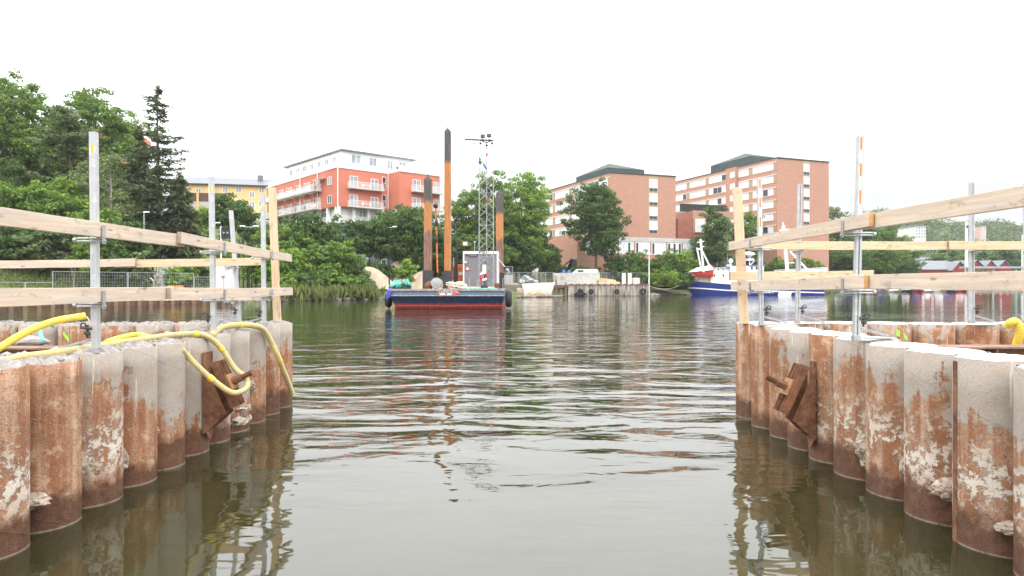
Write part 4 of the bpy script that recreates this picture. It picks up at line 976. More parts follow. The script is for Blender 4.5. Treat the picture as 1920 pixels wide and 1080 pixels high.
# graffiti wall, dark shed, kiosk, boat-like orange thing, sign, lamps
def wall_at(name, x0, x1, y0, y1, Y, dep, mat, label, cat, slope=0):
    b = MB(); X0, X1 = pX(x0, Y), pX(x1, Y); z0, z1 = pZ(y1, Y), pZ(y0, Y); z0 = min(z0, gz((X0 + X1) / 2, Y) - .3)
    b.hexa([(X0, Y, z0), (X1, Y + slope, z0), (X1, Y + slope + dep, z0), (X0, Y + dep, z0), (X0, Y, z1), (X1, Y + slope, z1), (X1, Y + slope + dep, z1), (X0, Y + dep, z1)])
    o = b.build(name, mat); tag(o, label, cat); return o
r_ = empty('graffiti_wall', (pX(305, 84), 84, 1.2), 'concrete wall sprayed with brown and mint graffiti at the foot of the left wood', 'wall')
b = MB(); X0, X1 = pX(288, 84), pX(328, 86); b.hexa([(X0, 84, .8), (X1, 86, .8), (X1, 86.4, .8), (X0, 84.4, .8), (X0, 84, pZ(496, 84)), (X1, 86, pZ(495, 84)), (X1, 86.4, pZ(495, 84)), (X0, 84.4, pZ(496, 84))]); b.build('wall', 'graffiti_paint', r_)
wall_at('shed', 270, 288, 494, 532, 84, 2.5, 'black_steel', 'small dark shed beside the graffiti wall', 'shed')
r_ = empty('kiosk', (pX(418, 80), 80, 1.2), 'white and pale grey kiosk at the end of the left quay', 'kiosk')
b = MB(); b.box(pX(405, 80), pX(420, 80), 80, 82.5, 1.1, pZ(492, 80)); b.build('wall', 'white_paint', r_)
b = MB(); b.box(pX(420, 80) + .01, pX(431, 80), 80.3, 82.5, 1.1, pZ(494, 80)); b.build('side_wall', 'curtain', r_)
b = MB(); b.box(pX(404, 80), pX(431.5, 80), 79.8, 82.7, pZ(492, 80), pZ(490, 80)); b.build('roof', 'off_white', r_)
b = MB(); X = pX(418, 79.9); b.poly([(X - .22, 79.9, 3.15), (X + .22, 79.9, 3.15), (X, 79.9, 2.8)], (0, .05, 0)); b.build('warning_sign', 'boat_red', r_)
b = MB(); X0, X1 = pX(318, 78), pX(342, 78); b.hexa([(X0, 77, 1.25), (X1, 77, 1.25), (X1, 79, 1.25), (X0, 79, 1.25), (X0 + .2, 77.1, 2.0), (X1 - .3, 77.1, 2.0), (X1 - .3, 78.9, 2.0), (X0 + .2, 78.9, 2.0)]); tag(b.build('tarpaulin_heap', 'orange_machine', bevel=.1), 'low orange covered heap on the quay right of the graffiti wall', 'cover')
b = MB(); b.bar((pX(281, 82), 82, pZ(521, 82)), (pX(288, 82), 82, pZ(527, 82)), .3, .12); b.bar((pX(288, 82), 82, 1.2), (pX(288, 82), 82, pZ(526, 82)), .12); tag(b.build('barrier', 'white_paint'), 'small tilted white barrier board in front of the graffiti wall', 'barrier')
r_ = empty('signal_board', (pX(415, 86), 86, gz(pX(415, 86), 86)), 'black traffic signal board with three round lamps on a post', 'sign')
b = MB(); Yq = 86; b.box(pX(414.5, Yq), pX(438, Yq), Yq, Yq + .3, pZ(447, Yq), pZ(426, Yq)); b.build('board', 'black_steel', r_)
b = MB(); b.bar((pX(414, Yq), Yq + .1, gz(pX(414, Yq), Yq) - .3), (pX(414, Yq), Yq + .1, pZ(424, Yq)), .14); b.build('post', 'white_paint', r_)
for x in (420, 427, 434.5): b = MB(); b.lathe((pX(x, Yq), Yq, pZ(436.5, Yq)), [(.0, -.06), (.24, -.06), (.24, .0)], 14, (0, -1, 0)); b.lathe((pX(x, Yq), Yq - .02, pZ(436.5, Yq)), [(.14, .07), (0, .075)], 14, (0, -1, 0), 0); b.build('signal_lamp', 'glass_pale', r_)
def lamp(name, x, y0, Y, label, heads=1, mat='black_steel', arm=.9, group=None, r=.09):
    X = pX(x, Y); g = gz(X, Y); z = pZ(y0, Y); r_ = empty(name, (X, Y, g), label, 'street lamp', group)
    b = MB(); b.tube([(X, Y, g - .3), (X, Y, z)], [r * 1.3, r * .7], 8); b.build('mast', mat, r_)
    for s_ in ((-1, 1) if heads == 2 else (1,)):
        b = MB(); b.bar((X, Y, z), (X + arm * s_, Y, z + .12), .06); b.hexa([(X + arm * s_ - .35, Y - .15, z + .1), (X + arm * s_ + .35, Y - .15, z + .1), (X + arm * s_ + .35, Y + .15, z + .1), (X + arm * s_ - .35, Y + .15, z + .1), (X + arm * s_ - .3, Y - .12, z + .24), (X + arm * s_ + .3, Y - .12, z + .24), (X + arm * s_ + .3, Y + .12, z + .24), (X + arm * s_ - .3, Y + .12, z + .24)]); b.build('lamp_head', 'white_paint', r_)
    return r_
lamp('street_lamp', 467, 426, 92, 'black street lamp with two white heads below the yellow house', 2)
lamp('street_lamp', 402, 420, 88, 'white street lamp peeking out just right of a guardrail post', 1, 'white_paint', .4)
lamp('street_lamp', 270, 400, 86, 'slim grey lamp mast rising beside the dark shed', 1, 'zinc', .3)
lamp('street_lamp', 730, 427, 104, 'tall dark lamp mast with white head before the grey wall of the coral block', 1, 'black_steel', .8)
lamp('street_lamp', 1217, 478, 139.5, 'tall slim pale mast at the right end of the wooden jetty', 1, 'white_paint', .2, r=.13)
# black mesh court fence by the lamp
b = MB(); Yf = 95
for i in range(5): X = pX(448 + i * 8, Yf); b.bar((X, Yf, gz(X, Yf) - .3), (X, Yf, pZ(450, Yf)), .12)
b.bar((pX(448, Yf), Yf, pZ(450, Yf)), (pX(480, Yf), Yf, pZ(450, Yf)), .1); b.bar((pX(448, Yf), Yf, pZ(462, Yf)), (pX(480, Yf), Yf, pZ(462, Yf)), .06); tag(b.build('court_fence', 'black_steel'), 'black framed court fence on the slope by the two-headed lamp', 'fence')

# ------------------------------------------------------------------ middle shore: sand, slabs, jetty
def heap(cx, Y, w_, h_, label, seed, mat='sand'):
    b = MB(); N, K = 18, 40; g = gz(cx, Y); rq = random.Random(seed); ph = [rq.uniform(0, 6.28) for _ in range(4)]
    for i in range(N + 1):
        t = i / N; r_ = w_ * t * (1 + .0)
        for j in range(K):
            a = 2 * math.pi * j / K; q = 1 + .14 * math.sin(2 * a + ph[0]) + .08 * math.sin(5 * a + ph[1]); z = h_ * (.5 + .5 * math.cos(math.pi * min(1, t * (1 + .12 * math.sin(3 * a + ph[2]))))) * (1 + .1 * math.sin(2 * a + ph[3]) * t)
            b.v.append((cx + r_ * q * math.cos(a), Y + r_ * q * .8 * math.sin(a), g - .3 + z + rq.uniform(-.04, .04)))
    for i in range(N):
        for j in range(K): a = i * K + j; c = i * K + (j + 1) % K; b.f.append((a, a + K, c + K, c)); b.mi.append(0)
    tag(b.build('sand_heap', mat, smooth=True), label, 'sand heap', 'heaps of sand on the shore')
heap(pX(690, 112), 112, 5.2, 3.6, 'sand heap left of the barge, behind pale shrubs', 1)
heap(pX(748, 118), 118, 4.6, 4.1, 'sand heap behind the barge and the small green tree', 2)
heap(pX(792, 116), 116, 4.0, 3.2, 'sand heap at the foot of the front rusty spud leg', 3)
heap(pX(855, 122), 122, 5.0, 2.6, 'sand heap hidden behind the orange machine', 4)
heap(pX(965, 131), 131, 7., 1.7, 'low gravelly heap right of the barge', 5)
# rocks along the shores
b = MB(); rq = random.Random(21)
for (x0, y0), (x1, y1) in zip(SHORE[2:-2], SHORE[3:-1]):
    L_ = math.hypot(x1 - x0, y1 - y0)
    for k in range(int(L_ * 1.6)):
        t = rq.random(); s_ = rq.uniform(.15, .5); b.lump((x0 + (x1 - x0) * t + rq.uniform(-.8, .8), y0 + (y1 - y0) * t + rq.uniform(-.6, .9), rq.uniform(0, .25)), (s_ * 1.4, s_, s_ * .7), k, sub=1)
tag(b.build('shore_rocks', 'rock', loc=(0, 100, 0)), 'pale stones along the waterline of the far shore', 'stones', kind='stuff')
# works quay with slanted slab
Yq = 122
wallq = MB(); wallq.box(pX(930, 126), pX(1038, 126), 126, 138, -1, 2.35); tag(wallq.build('works_quay', 'gravel', bevel=.2), kind='structure')
b = MB(); b.hexa([(pX(985, 124), 124, -.5), (pX(1030, 124), 124, -.5), (pX(1030, 124), 126, -.5), (pX(985, 124), 126, -.5), (pX(978, 124), 124, 2.45), (pX(1041, 124), 124, 2.7), (pX(1041, 124), 126, 2.7), (pX(978, 124), 126, 2.3)]); tag(b.build('slanted_slab', 'concrete_white', bevel=.05), 'white slanted concrete slab facing the water left of the wooden jetty', 'slab')
b = MB(); b.lump((pX(1012, 123.4), 123.4, .3), (2.2, .7, 1.0), 9, sub=3, rough=.2); tag(b.build('sand_heap', 'sand'), 'spill of sand washed down the slanted white slab', 'sand heap', 'heaps of sand on the shore')
b = MB(); b.box(pX(968, 124.5), pX(984, 124.5), 124.3, 128, -.5, 1.7); tag(b.build('sandbag_bank', 'sand', bevel=.4), 'rounded bank of sandbags at the left foot of the slanted slab', 'sandbags')
r_ = empty('landing_ramp', (pX(1045, 128), 128, 0), 'rusty steel landing ramp over a dark gap beside the slanted slab', 'ramp')
b = MB(); b.hexa([(pX(1027, 127), 127, 1.35), (pX(1058, 127), 127, 1.75), (pX(1058, 127), 130, 1.75), (pX(1027, 127), 130, 1.35), (pX(1027, 127), 127, 1.75), (pX(1058, 127), 127, 2.15), (pX(1058, 127), 130, 2.15), (pX(1027, 127), 130, 1.75)]); b.build('deck_plate', 'bracket_rust', r_)
for x in (1036, 1052): b = MB(); b.bar((pX(x, 127.5), 127.5, -.5), (pX(x, 127.5), 127.5, 1.5), .4); b.build('leg', 'old_steel', r_)
b = MB(); b.box(pX(1005, 125), pX(1053, 125), 122.0, 123.2, .05, .35); tag(b.build('floating_beam', 'jetty_wood', bevel=.04), 'long squared timber floating below the slanted slab', 'timber')
def jetty():
    Y = 138.; x0, x1 = pX(1065, Y), pX(1216, Y); zt = pZ(534, Y)
    r_ = empty('timber_jetty', (x0, Y, 0), 'weathered plank-fronted timber jetty hung with four black tyres', 'jetty')
    b = MB(); x = x0; rq = random.Random(3); i = 0
    while x < x1 - .1:
        w_ = rq.uniform(.28, .36); o = rq.uniform(-.05, .05); b.box(x + .02, min(x + w_, x1), Y - .12 + o, Y + .05, -.5 + rq.uniform(0, .3), zt - .12 + rq.uniform(-.05, .02)); x += w_
    b.build('plank_front', 'jetty_wood', r_)
    b = MB(); b.box(x0 - .1, x1 + .1, Y + .05, Y + 5, zt - .3, zt - .1); b.build('deck', 'jetty_wood', r_)
    b = MB(); b.box(x0, x1, Y + .06, Y + 4.8, -1, zt - .32); b.build('core', 'old_steel', r_)
    b = MB(); b.box(x0 - .1, x1 + .1, Y - .22, Y + .05, zt - .1, zt + .1)
    for k in range(12): xx = x0 + (x1 - x0) * (k + .5) / 12; b.box(xx - .3, xx + .3, Y - .3, Y + .1, zt + .1, zt + .22)
    b.build('kerb', 'old_steel', r_)
    for x in (1072, 1090): 
        b = MB(); b.box(pX(x, Y) - 3.3, pX(x, Y) - 3.0, Y - .3, Y, -.5, zt + 1.0 - (x - 1072) * .03); b.build('mooring_pile', 'old_steel', r_)
    for x, R_ in ((1088, .60), (1108, .55), (1156, .54), (1205, .66)):
        c = Vector((pX(x, Y), Y - .42, pZ(546.5, Y))); b = MB(); b.ring(c, R_ - .19, .19, (0, 1, 0), 22, 8); o = b.build('tyre', 'tyre_rubber')
        tag(o, {1088: 'worn black tyre nearest the left end of the timber jetty', 1108: 'black tyre second from left on the jetty front', 1156: 'black tyre alone in the middle of the jetty front', 1205: 'largest black tyre at the right end of the jetty front'}[x], 'tyre', 'tyre fenders on the timber jetty')
        q = MB(); q.bar(c + Vector((-.2, .2, R_ - .1)), (c.x - .15, Y - .15, zt + .02), .05); q.build('chain', 'dark_metal', o)
    b = MB(); b.lump((pX(1088, Y) - .1, Y - .3, .35), (1.1, .3, .5), 5, sub=2); tag(b.build('rubber_mat', 'tyre_rubber'), 'black rubber matting under the first jetty tyre', 'rubber mat')
jetty()
# big concrete block and van
b = MB(); Yc = 141; b.hexa([(pX(1038, Yc), Yc, 2.2), (pX(1125, Yc), Yc, 2.2), (pX(1125, Yc), Yc + 3, 2.2), (pX(1038, Yc), Yc + 3, 2.2), (pX(1037, Yc), Yc, pZ(512, Yc)), (pX(1125, Yc), Yc, pZ(511, Yc)), (pX(1125, Yc), Yc + 3, pZ(511, Yc)), (pX(1037, Yc), Yc + 3, pZ(512, Yc))])
o = b.build('concrete_block', 'concrete', bevel=.05); tag(o, 'large pale concrete block standing behind the jetty', 'concrete block')
for x in (1041, 1055): q = MB(); q.lathe((pX(x, Yc), Yc - .01, pZ(521, Yc)), [(0, .02), (.45, .02), (.5, -.05)], 14, (0, -1, 0)); q.build('cast_hole', 'sand', o)
r_ = empty('white_van', (pX(1095, 146), 146, 2.3), 'white van roof showing above the large concrete block', 'van')
b = MB(); Yv = 146; x0, x1 = pX(1071, Yv), pX(1122, Yv)
b.poly([(x0, Yv, 2.9), (x1, Yv, 2.9), (x1, Yv, pZ(506, Yv)), (x1 - .3, Yv, pZ(504.5, Yv)), (x0 + 1.3, Yv, pZ(504.5, Yv)), (x0 + .5, Yv, pZ(510, Yv)), (x0, Yv, pZ(513, Yv))], (0, 2, 0)); b.build('body', 'white_paint', r_, bevel=.15)
for xx in (x0 + 1.1, x1 - 1.1): b = MB(); b.lathe((xx, Yv + .2, 2.75), [(0, .2), (.42, .2), (.42, 0)], 14, (0, -1, 0)); b.build('wheel', 'tyre_rubber', r_)
b = MB(); b.box(x0 + 1.4, x0 + 2.6, Yv - .02, Yv, pZ(510, Yv), pZ(506.5, Yv)); b.build('side_window', 'glass_dark', r_)
for x in (1057, 1067): b = MB(); b.lathe((pX(x, 142), 142, pZ(511.5, 142)), [(.25, 0), (.3, .1), (.25, .6), (0, .62)], 10); tag(b.build('barrel', 'plastic_blue'), 'small blue drum on the concrete block, ' + ('left one' if x < 1060 else 'right one'), 'drum', 'blue drums on the concrete block')
# person on the jetty
def person():
    X, Y, zb = pX(1120.5, 139), 139.0, pZ(534, 138) - .1
    bm = bmesh.new(); P = [(0, 0, .95), (0, 0, 1.15), (0, .0, 1.42), (0, -.01, 1.53), (0, -.02, 1.66), (0, -.02, 1.74),
                           (.10, 0, .88), (.12, -.02, .50), (.13, .02, .10), (.13, -.14, .05), (-.10, 0, .88), (-.14, .04, .50), (-.15, .06, .10), (-.15, -.10, .05),
                           (.20, 0, 1.40), (.27, .02, 1.14), (.24, -.12, .93), (.23, -.17, .86), (-.20, 0, 1.40), (-.32, -.02, 1.16), (-.40, -.16, 1.0), (-.42, -.22, .96)]
    Rr = [.15, .14, .15, .055, .095, .08, .085, .065, .045, .04, .085, .065, .045, .04, .06, .045, .035, .03, .06, .045, .035, .03]
    E_ = [(0, 1), (1, 2), (2, 3), (3, 4), (4, 5), (0, 6), (6, 7), (7, 8), (8, 9), (0, 10), (10, 11), (11, 12), (12, 13), (2, 14), (14, 15), (15, 16), (16, 17), (2, 18), (18, 19), (19, 20), (20, 21)]
    me = bpy.data.meshes.new('person'); me.from_pydata(P, E_, []); me.materials.append(M['trousers']); bm.free()
    o = bpy.data.objects.new('person', me); COL.objects.link(o); o.location = (X, Y, zb)
    md = o.modifiers.new('skin', 'SKIN')
    for i, v in enumerate(me.skin_vertices[0].data): v.radius = (Rr[i], Rr[i]); v.use_root = (i == 0)
    o.modifiers.new('s', 'SUBSURF').levels = 2; o.modifiers['s'].render_levels = 2
    tag(o, 'person in a yellow high-visibility vest and black trousers standing on the jetty', 'person')
    b = MB(); b.lathe((X, Y, zb), [(.19, .92), (.20, 1.1), (.215, 1.38), (.15, 1.5), (.07, 1.52)], 16); b.build('vest', 'hivis', o, smooth=True)
    for s_, (ax, ay, az) in ((1, (.27, .02, 1.14)), (-1, (-.32, -.02, 1.16))): b = MB(); b.tube([(X + .19 * s_, Y, zb + 1.42), (X + ax, Y + ay, zb + az)], [.085, .062], 10); b.build('sleeve', 'hivis', o, smooth=True)
    b = MB(); b.lathe((X, Y - .02, zb), [(.14, 1.70), (.12, 1.76), (.10, 1.82), (0, 1.86)], 14); b.box(X - .1, X + .1, Y - .18, Y - .1, zb + 1.69, zb + 1.71); b.build('helmet', 'helmet_white', o, smooth=False)
    b = MB(); b.lump((X, Y - .05, zb + 1.64), (.085, .085, .1), 1, rough=.02, sub=2); b.build('face', 'skin', o, smooth=True)
person()
# timber stack, site fence, containers
for k, (x, y, w_) in enumerate(((1140, 524, 30), (1150, 528, 26), (1135, 530, 20))):
    b = MB(); Y = 143 - k; b.hexa([(pX(x - w_ / 2, Y), Y, pZ(y + 5, Y)), (pX(x + w_ / 2, Y), Y, pZ(y + 6, Y)), (pX(x + w_ / 2, Y), Y + 1.2, pZ(y + 6, Y)), (pX(x - w_ / 2, Y), Y + 1.2, pZ(y + 5, Y)), (pX(x - w_ / 2, Y), Y, pZ(y - 3, Y)), (pX(x + w_ / 2, Y), Y, pZ(y + 1, Y)), (pX(x + w_ / 2, Y), Y + 1.2, pZ(y + 1, Y)), (pX(x - w_ / 2, Y), Y + 1.2, pZ(y - 3, Y))])
    tag(b.build('timber_stack', 'fresh_wood', bevel=.05), ['uppermost tilted stack of timber on the jetty', 'middle stack of timber on the jetty', 'lowest, frontmost stack of timber on the jetty, nearest the yellow-vested person'][k], 'timber stack', 'stacks of timber behind the jetty')
for x, l in ((1170, 'pale electrical cabinet left of the other on the jetty'), (1181, 'pale electrical cabinet with yellow edge on the jetty')):
    b = MB(); Y = 142; b.box(pX(x - 3.5, Y), pX(x + 3.5, Y), Y, Y + .6, 2.2, pZ(512, Y)); tag(b.build('cabinet', 'curtain', bevel=.04), l, 'cabinet', 'cabinets on the jetty')
b = MB(); Y = 144; b.box(pX(1186, Y), pX(1200, Y), Y, Y + 1, 2.2, pZ(521, Y)); tag(b.build('crate', 'off_white', bevel=.05), 'low pale crate near the right end of the jetty', 'crate')
def site_fence(x0, x1, Y, ytop, n, label, z0=None):
    r_ = empty('site_fence', (pX(x0, Y), Y, 2), label, 'fence', 'temporary mesh fences of the building site')
    for k in range(n):
        a = pX(x0 + (x1 - x0) * k / n, Y); c = pX(x0 + (x1 - x0) * (k + .97) / n, Y); z1 = pZ(ytop, Y); zb = z0 if z0 is not None else gz(a, Y); b = MB()
        for z in (zb + .1, z1): b.bar((a, Y, z), (c, Y, z), .07)
        b.bar((a, Y, zb - .2), (a, Y, z1), .08); b.bar((c, Y, zb - .2), (c, Y, z1), .08)
        for i in range(1, 10): xx = a + (c - a) * i / 10; b.bar((xx, Y, zb), (xx, Y, z1), .018)
        for i in range(1, 5): z = zb + (z1 - zb) * i / 5; b.bar((a, Y, z), (c, Y, z), .018)
        b.build('panel', 'zinc', r_)
site_fence(940, 1040, 134, 511, 6, 'mesh site fence between the barge and the concrete block', 2.3)
site_fence(1127, 1216, 147, 511, 8, 'mesh site fence behind the right half of the jetty', 2.3)
site_fence(925, 962, 130, 500, 2, 'taller mesh fence just right of the cabin', 2.4)
b = MB()
for k in range(9): b.lump((pX(977 + k * 3.2, 131), 131 - rnd.random(), 2.9 + rnd.uniform(-.2, .9)), (.8, .5, .5), k + 3, sub=1, rough=.5)
tag(b.build('scrap_heap', 'zinc'), 'tangled heap of grey metal scrap right of the barge', 'scrap', kind='stuff')
b = MB(); b.box(pX(940, 136), pX(962, 136), 136, 139, 2.3, pZ(516, 136)); tag(b.build('container', 'off_white', bevel=.05), 'pale low container behind the right edge of the barge', 'container')
# parked excavator arm / dark machine behind the concrete block
r_ = empty('dark_excavator', (pX(1060, 152), 152, 3), 'small dark grey excavator parked behind the concrete block', 'excavator')
Ym = 152
b = MB(); b.box(pX(1058, Ym), pX(1082, Ym), Ym, Ym + 2.5, pZ(512, Ym), pZ(501, Ym)); b.build('body', 'black_steel', r_, bevel=.1)
b = MB(); b.box(pX(1070, Ym), pX(1082, Ym), Ym + .2, Ym + 1.8, pZ(501, Ym), pZ(486, Ym)); b.build('cab', 'glass_dark', r_, bevel=.1)
b = MB(); b.bar((pX(1066, Ym), Ym, pZ(503, Ym)), (pX(1072, Ym), Ym - 1, pZ(486, Ym)), .4); b.bar((pX(1072, Ym), Ym - 1, pZ(486, Ym)), (pX(1058, Ym), Ym - 1, pZ(497, Ym)), .3); b.build('boom', 'black_steel', r_)
b = MB(); b.box(pX(1056, Ym), pX(1084, Ym), Ym - .3, Ym + .5, 3.6, pZ(512, Ym)); b.build('track', 'tyre_rubber', r_, bevel=.2)
# mooring rope
b = MB(); p = Vector((pX(1217, 139), 139, 2.0)); q = Vector((pX(1289, 150), 150, 3.1)); b.tube([p.lerp(q, i / 16) - Vector((0, 0, 1.1 * math.sin(math.pi * i / 16))) for i in range(17)], .045, 6); tag(b.build('mooring_rope', 'rope'), 'mooring rope sagging from the jetty mast to the blue boat', 'rope')

# ------------------------------------------------------------------ work barge
def barge():
    Y0 = 56.6; Y1 = 76.; x0, x1 = pX(727, Y0), pX(946, Y0); zd = 1.66
    r_ = empty('work_barge', ((x0 + x1) / 2, Y0, 0), 'blue and red steel work barge with a rusty deck lying across the channel', 'barge')
    def P(x, y, z): return (x, y, z)
    b = MB()
    # raked bow: transom slopes in below the knuckle
    xs0, xs1 = x0 + .12, x1 - .05
    b.hexa([P(x0 + .55, Y0 + 1.2, -1), P(x1 - .45, Y0 + 1.2, -1), P(x1 - .3, Y1, -1), P(x0 + .3, Y1, -1), P(x0 + .45, Y0 + .5, .45), P(x1 - .2, Y0 + .5, .45), P(x1, Y1, .45), P(x0, Y1, .45)])
    b.hexa([P(x0 + .45, Y0 + .5, .45), P(x1 - .2, Y0 + .5, .45), P(x1, Y1, .45), P(x0, Y1, .45), P(x0 + .12, Y0 + .05, 1.12), P(x1 - .05, Y0 + .05, 1.12), P(x1, Y1, 1.12), P(x0, Y1, 1.12)])
    b.hexa([P(x0 + .12, Y0 + .05, 1.12), P(x1 - .05, Y0 + .05, 1.12), P(x1, Y1, 1.12), P(x0, Y1, 1.12), P(x0 + .05, Y0 + .05, zd), P(x1, Y0 + .05, zd), P(x1, Y1, zd), P(x0, Y1, zd)])
    b.build('hull', 'barge_hull', r_)
    b = MB(); b.box(x0 - .02, x1 + .04, Y0 - .06, Y0 + .12, zd - .16, zd + .03); b.box(x0 + .08, x1, Y0 - .05, Y0 + .1, 1.08, 1.16); b.build('rubbing_strake', 'barge_trim', r_, bevel=.02)
    b = MB(); b.box(x0 + .1, x1 - .05, Y0 + .12, Y1 - .1, zd, zd + .03); b.build('deck', 'old_steel', r_)
    # name board with writing
    nx0, nx1 = pX(818, Y0), pX(862, Y0); b = MB(); b.box(nx0, nx1, Y0 - .03, Y0 + .04, 1.17, 1.62); b.build('name_panel', 'name_rust', r_)
    cu = bpy.data.curves.new('name_text', 'FONT'); cu.body = 'YUNINGS'; cu.size = .36; cu.extrude = .008
    to = bpy.data.objects.new('t', cu); COL.objects.link(to); dg = bpy.context.evaluated_depsgraph_get(); me = bpy.data.meshes.new_from_object(to.evaluated_get(dg)); bpy.data.objects.remove(to)
    me.materials.clear(); me.materials.append(M['white_paint']); o = bpy.data.objects.new('name_lettering', me); COL.objects.link(o); o.parent = r_
    o.location = Vector((nx0 + .18, Y0 - .045, 1.36)) - r_.location; o.rotation_euler = (R(90), 0, 0)
    b = MB(); b.lathe((pX(852, Y0), Y0 - .035, 1.36), [(0, .02), (.18, .02), (.18, 0)], 16, (0, -1, 0)); b.build('painted_disc', 'boat_red_pale', r_); b = MB(); b.lathe((pX(859.5, Y0), Y0 - .035, 1.36), [(0, .02), (.11, .02), (.11, 0)], 16, (0, -1, 0)); b.build('painted_disc', 'boat_red_pale', r_); b = MB(); b.box(nx0 + .1, nx0 + .9, Y0 - .045, Y0 - .031, 1.20, 1.30); b.build('painted_bar', 'boat_red_pale', r_)
    b = MB(); b.box(nx0 + .3, nx0 + .75, Y0 - .05, Y0 - .03, 1.19, 1.31); b.build('painted_patch', 'white_paint', r_); b = MB(); b.box(nx0 + .9, nx0 + 1.3, Y0 - .05, Y0 - .03, 1.19, 1.31); b.build('painted_patch', 'white_paint', r_)
    # side tyres
    for (cx, cy, cz, R_, l) in ((x1 + .34, Y0 + .8, .85, .72, 'big black tyre fender at the right bow corner of the barge'), (x1 + .30, Y0 + 3.6, .8, .70, 'tyre fender behind the front one on the right side of the barge'), (x0 - .22, Y0 + 1.6, .7, .62, 'black tyre fender on the left side of the barge under the blue tarpaulin')):
        b = MB(); b.ring((cx, cy, cz), R_ - .26, .27, (1, 0, 0), 24, 10); b.lathe((cx, cy, cz), [(.5 * R_, -.12), (.5 * R_, .12)], 16, (1, 0, 0)); o = b.build('tyre', 'tyre_rubber', smooth=True); tag(o, l, 'tyre', 'tyre fenders on the barge')
        q = MB(); q.bar((cx - (.2 if cx > 0 - 3 else -.2) , cy, cz + R_ - .1), (cx - (.3 if cx > -3 else -.3), cy, zd), .05); q.build('chain', 'dark_metal', o)
    b = MB(); b.hexa([P(x0 - .08, Y0 - .12, .75), P(x0 + .22, Y0 - .10, 1.05), P(x0 + .25, Y0 + .4, 1.1), P(x0 - .1, Y0 + .4, .75), P(x0 - .06, Y0 - .12, zd - .1), P(x0 + .38, Y0 - .12, zd - .1), P(x0 + .38, Y0 + .4, zd + .06), P(x0 - .1, Y0 + .4, zd + .06)]); tag(b.build('tarpaulin', 'blue_tarp', bevel=.03), 'bright blue tarpaulin corner hanging over the left bow of the barge', 'tarpaulin')
    return zd, Y0, Y1, x0, x1
simple('barge_trim', (.30, .30, .30), .6, 0, .4, 3, 0, 30, (.35, .14, .08)); simple('name_rust', (.20, .14, .12), .8, 0, .4, 5); simple('boat_red_pale', (.62, .12, .12), .6, 0, .3, 6)
zd, BY0, BY1, BX0, BX1 = barge()
def spud(x, Y, ytop, wpx, mat, label, base_z=None, yb=535):
    X = pX(x, Y); w_ = wpx / F * Y; zt = pZ(ytop, Y); z0 = 1.7
    r_ = empty('spud_leg', (X, Y, z0), label, 'spud leg', 'steel spud legs standing up from the barge')
    b = MB(); h = w_ / 2; b.hexa([(X - h, Y - h, z0), (X + h, Y - h, z0), (X + h, Y + h, z0), (X - h, Y + h, z0), (X - h, Y - h, zt - .55), (X + h, Y - h, zt - .55), (X + h, Y + h, zt - .55), (X - h, Y + h, zt - .55)])
    b.box(X - .03, X + .03, Y - h - .04, Y - h, z0, zt - .75); b.box(X - h * .62, X - h * .5, Y - h - .03, Y - h, z0, zt - .65); b.box(X + h * .5, X + h * .62, Y - h - .03, Y - h, z0, zt - .65); b.build('shaft', mat, r_, bevel=.03)
    b = MB(); b.hexa([(X - h * .9, Y - h * .9, zt - .55), (X + h * .9, Y - h * .9, zt - .55), (X + h * .9, Y + h * .9, zt - .55), (X - h * .9, Y + h * .9, zt - .55), (X - h * .35, Y - .1, zt - .3), (X + h * .35, Y - .1, zt - .3), (X + h * .35, Y + .1, zt - .3), (X - h * .35, Y + .1, zt - .3)]); b.bar((X, Y, zt - .3), (X, Y, zt), .07); b.build('cap', 'dark_metal', r_)
    b = MB(); b.box(X - h - .1, X + h + .1, Y - h - .1, Y - h - .02, z0, z0 + 1.6); b.box(X - h - .1, X - h - .02, Y - h - .02, Y + h, z0, z0 + 1.6); b.box(X + h + .02, X + h + .1, Y - h - .02, Y + h, z0, z0 + 1.6); b.build('guide_collar', 'dark_metal', r_, bevel=.01)
    return r_
spud(802.5, 60, 325, 14, 'spud_steel', 'leaning-looking rusty spud leg, dark above and orange below, at the left of the barge')
spud(839.5, 61, 235, 12, 'spud_steel_tall', 'tallest rusty orange spud leg rising above the barge')
spud(937, 70, 352, 13.5, 'spud_steel', 'rusty spud leg standing behind the right side of the grey cabin')
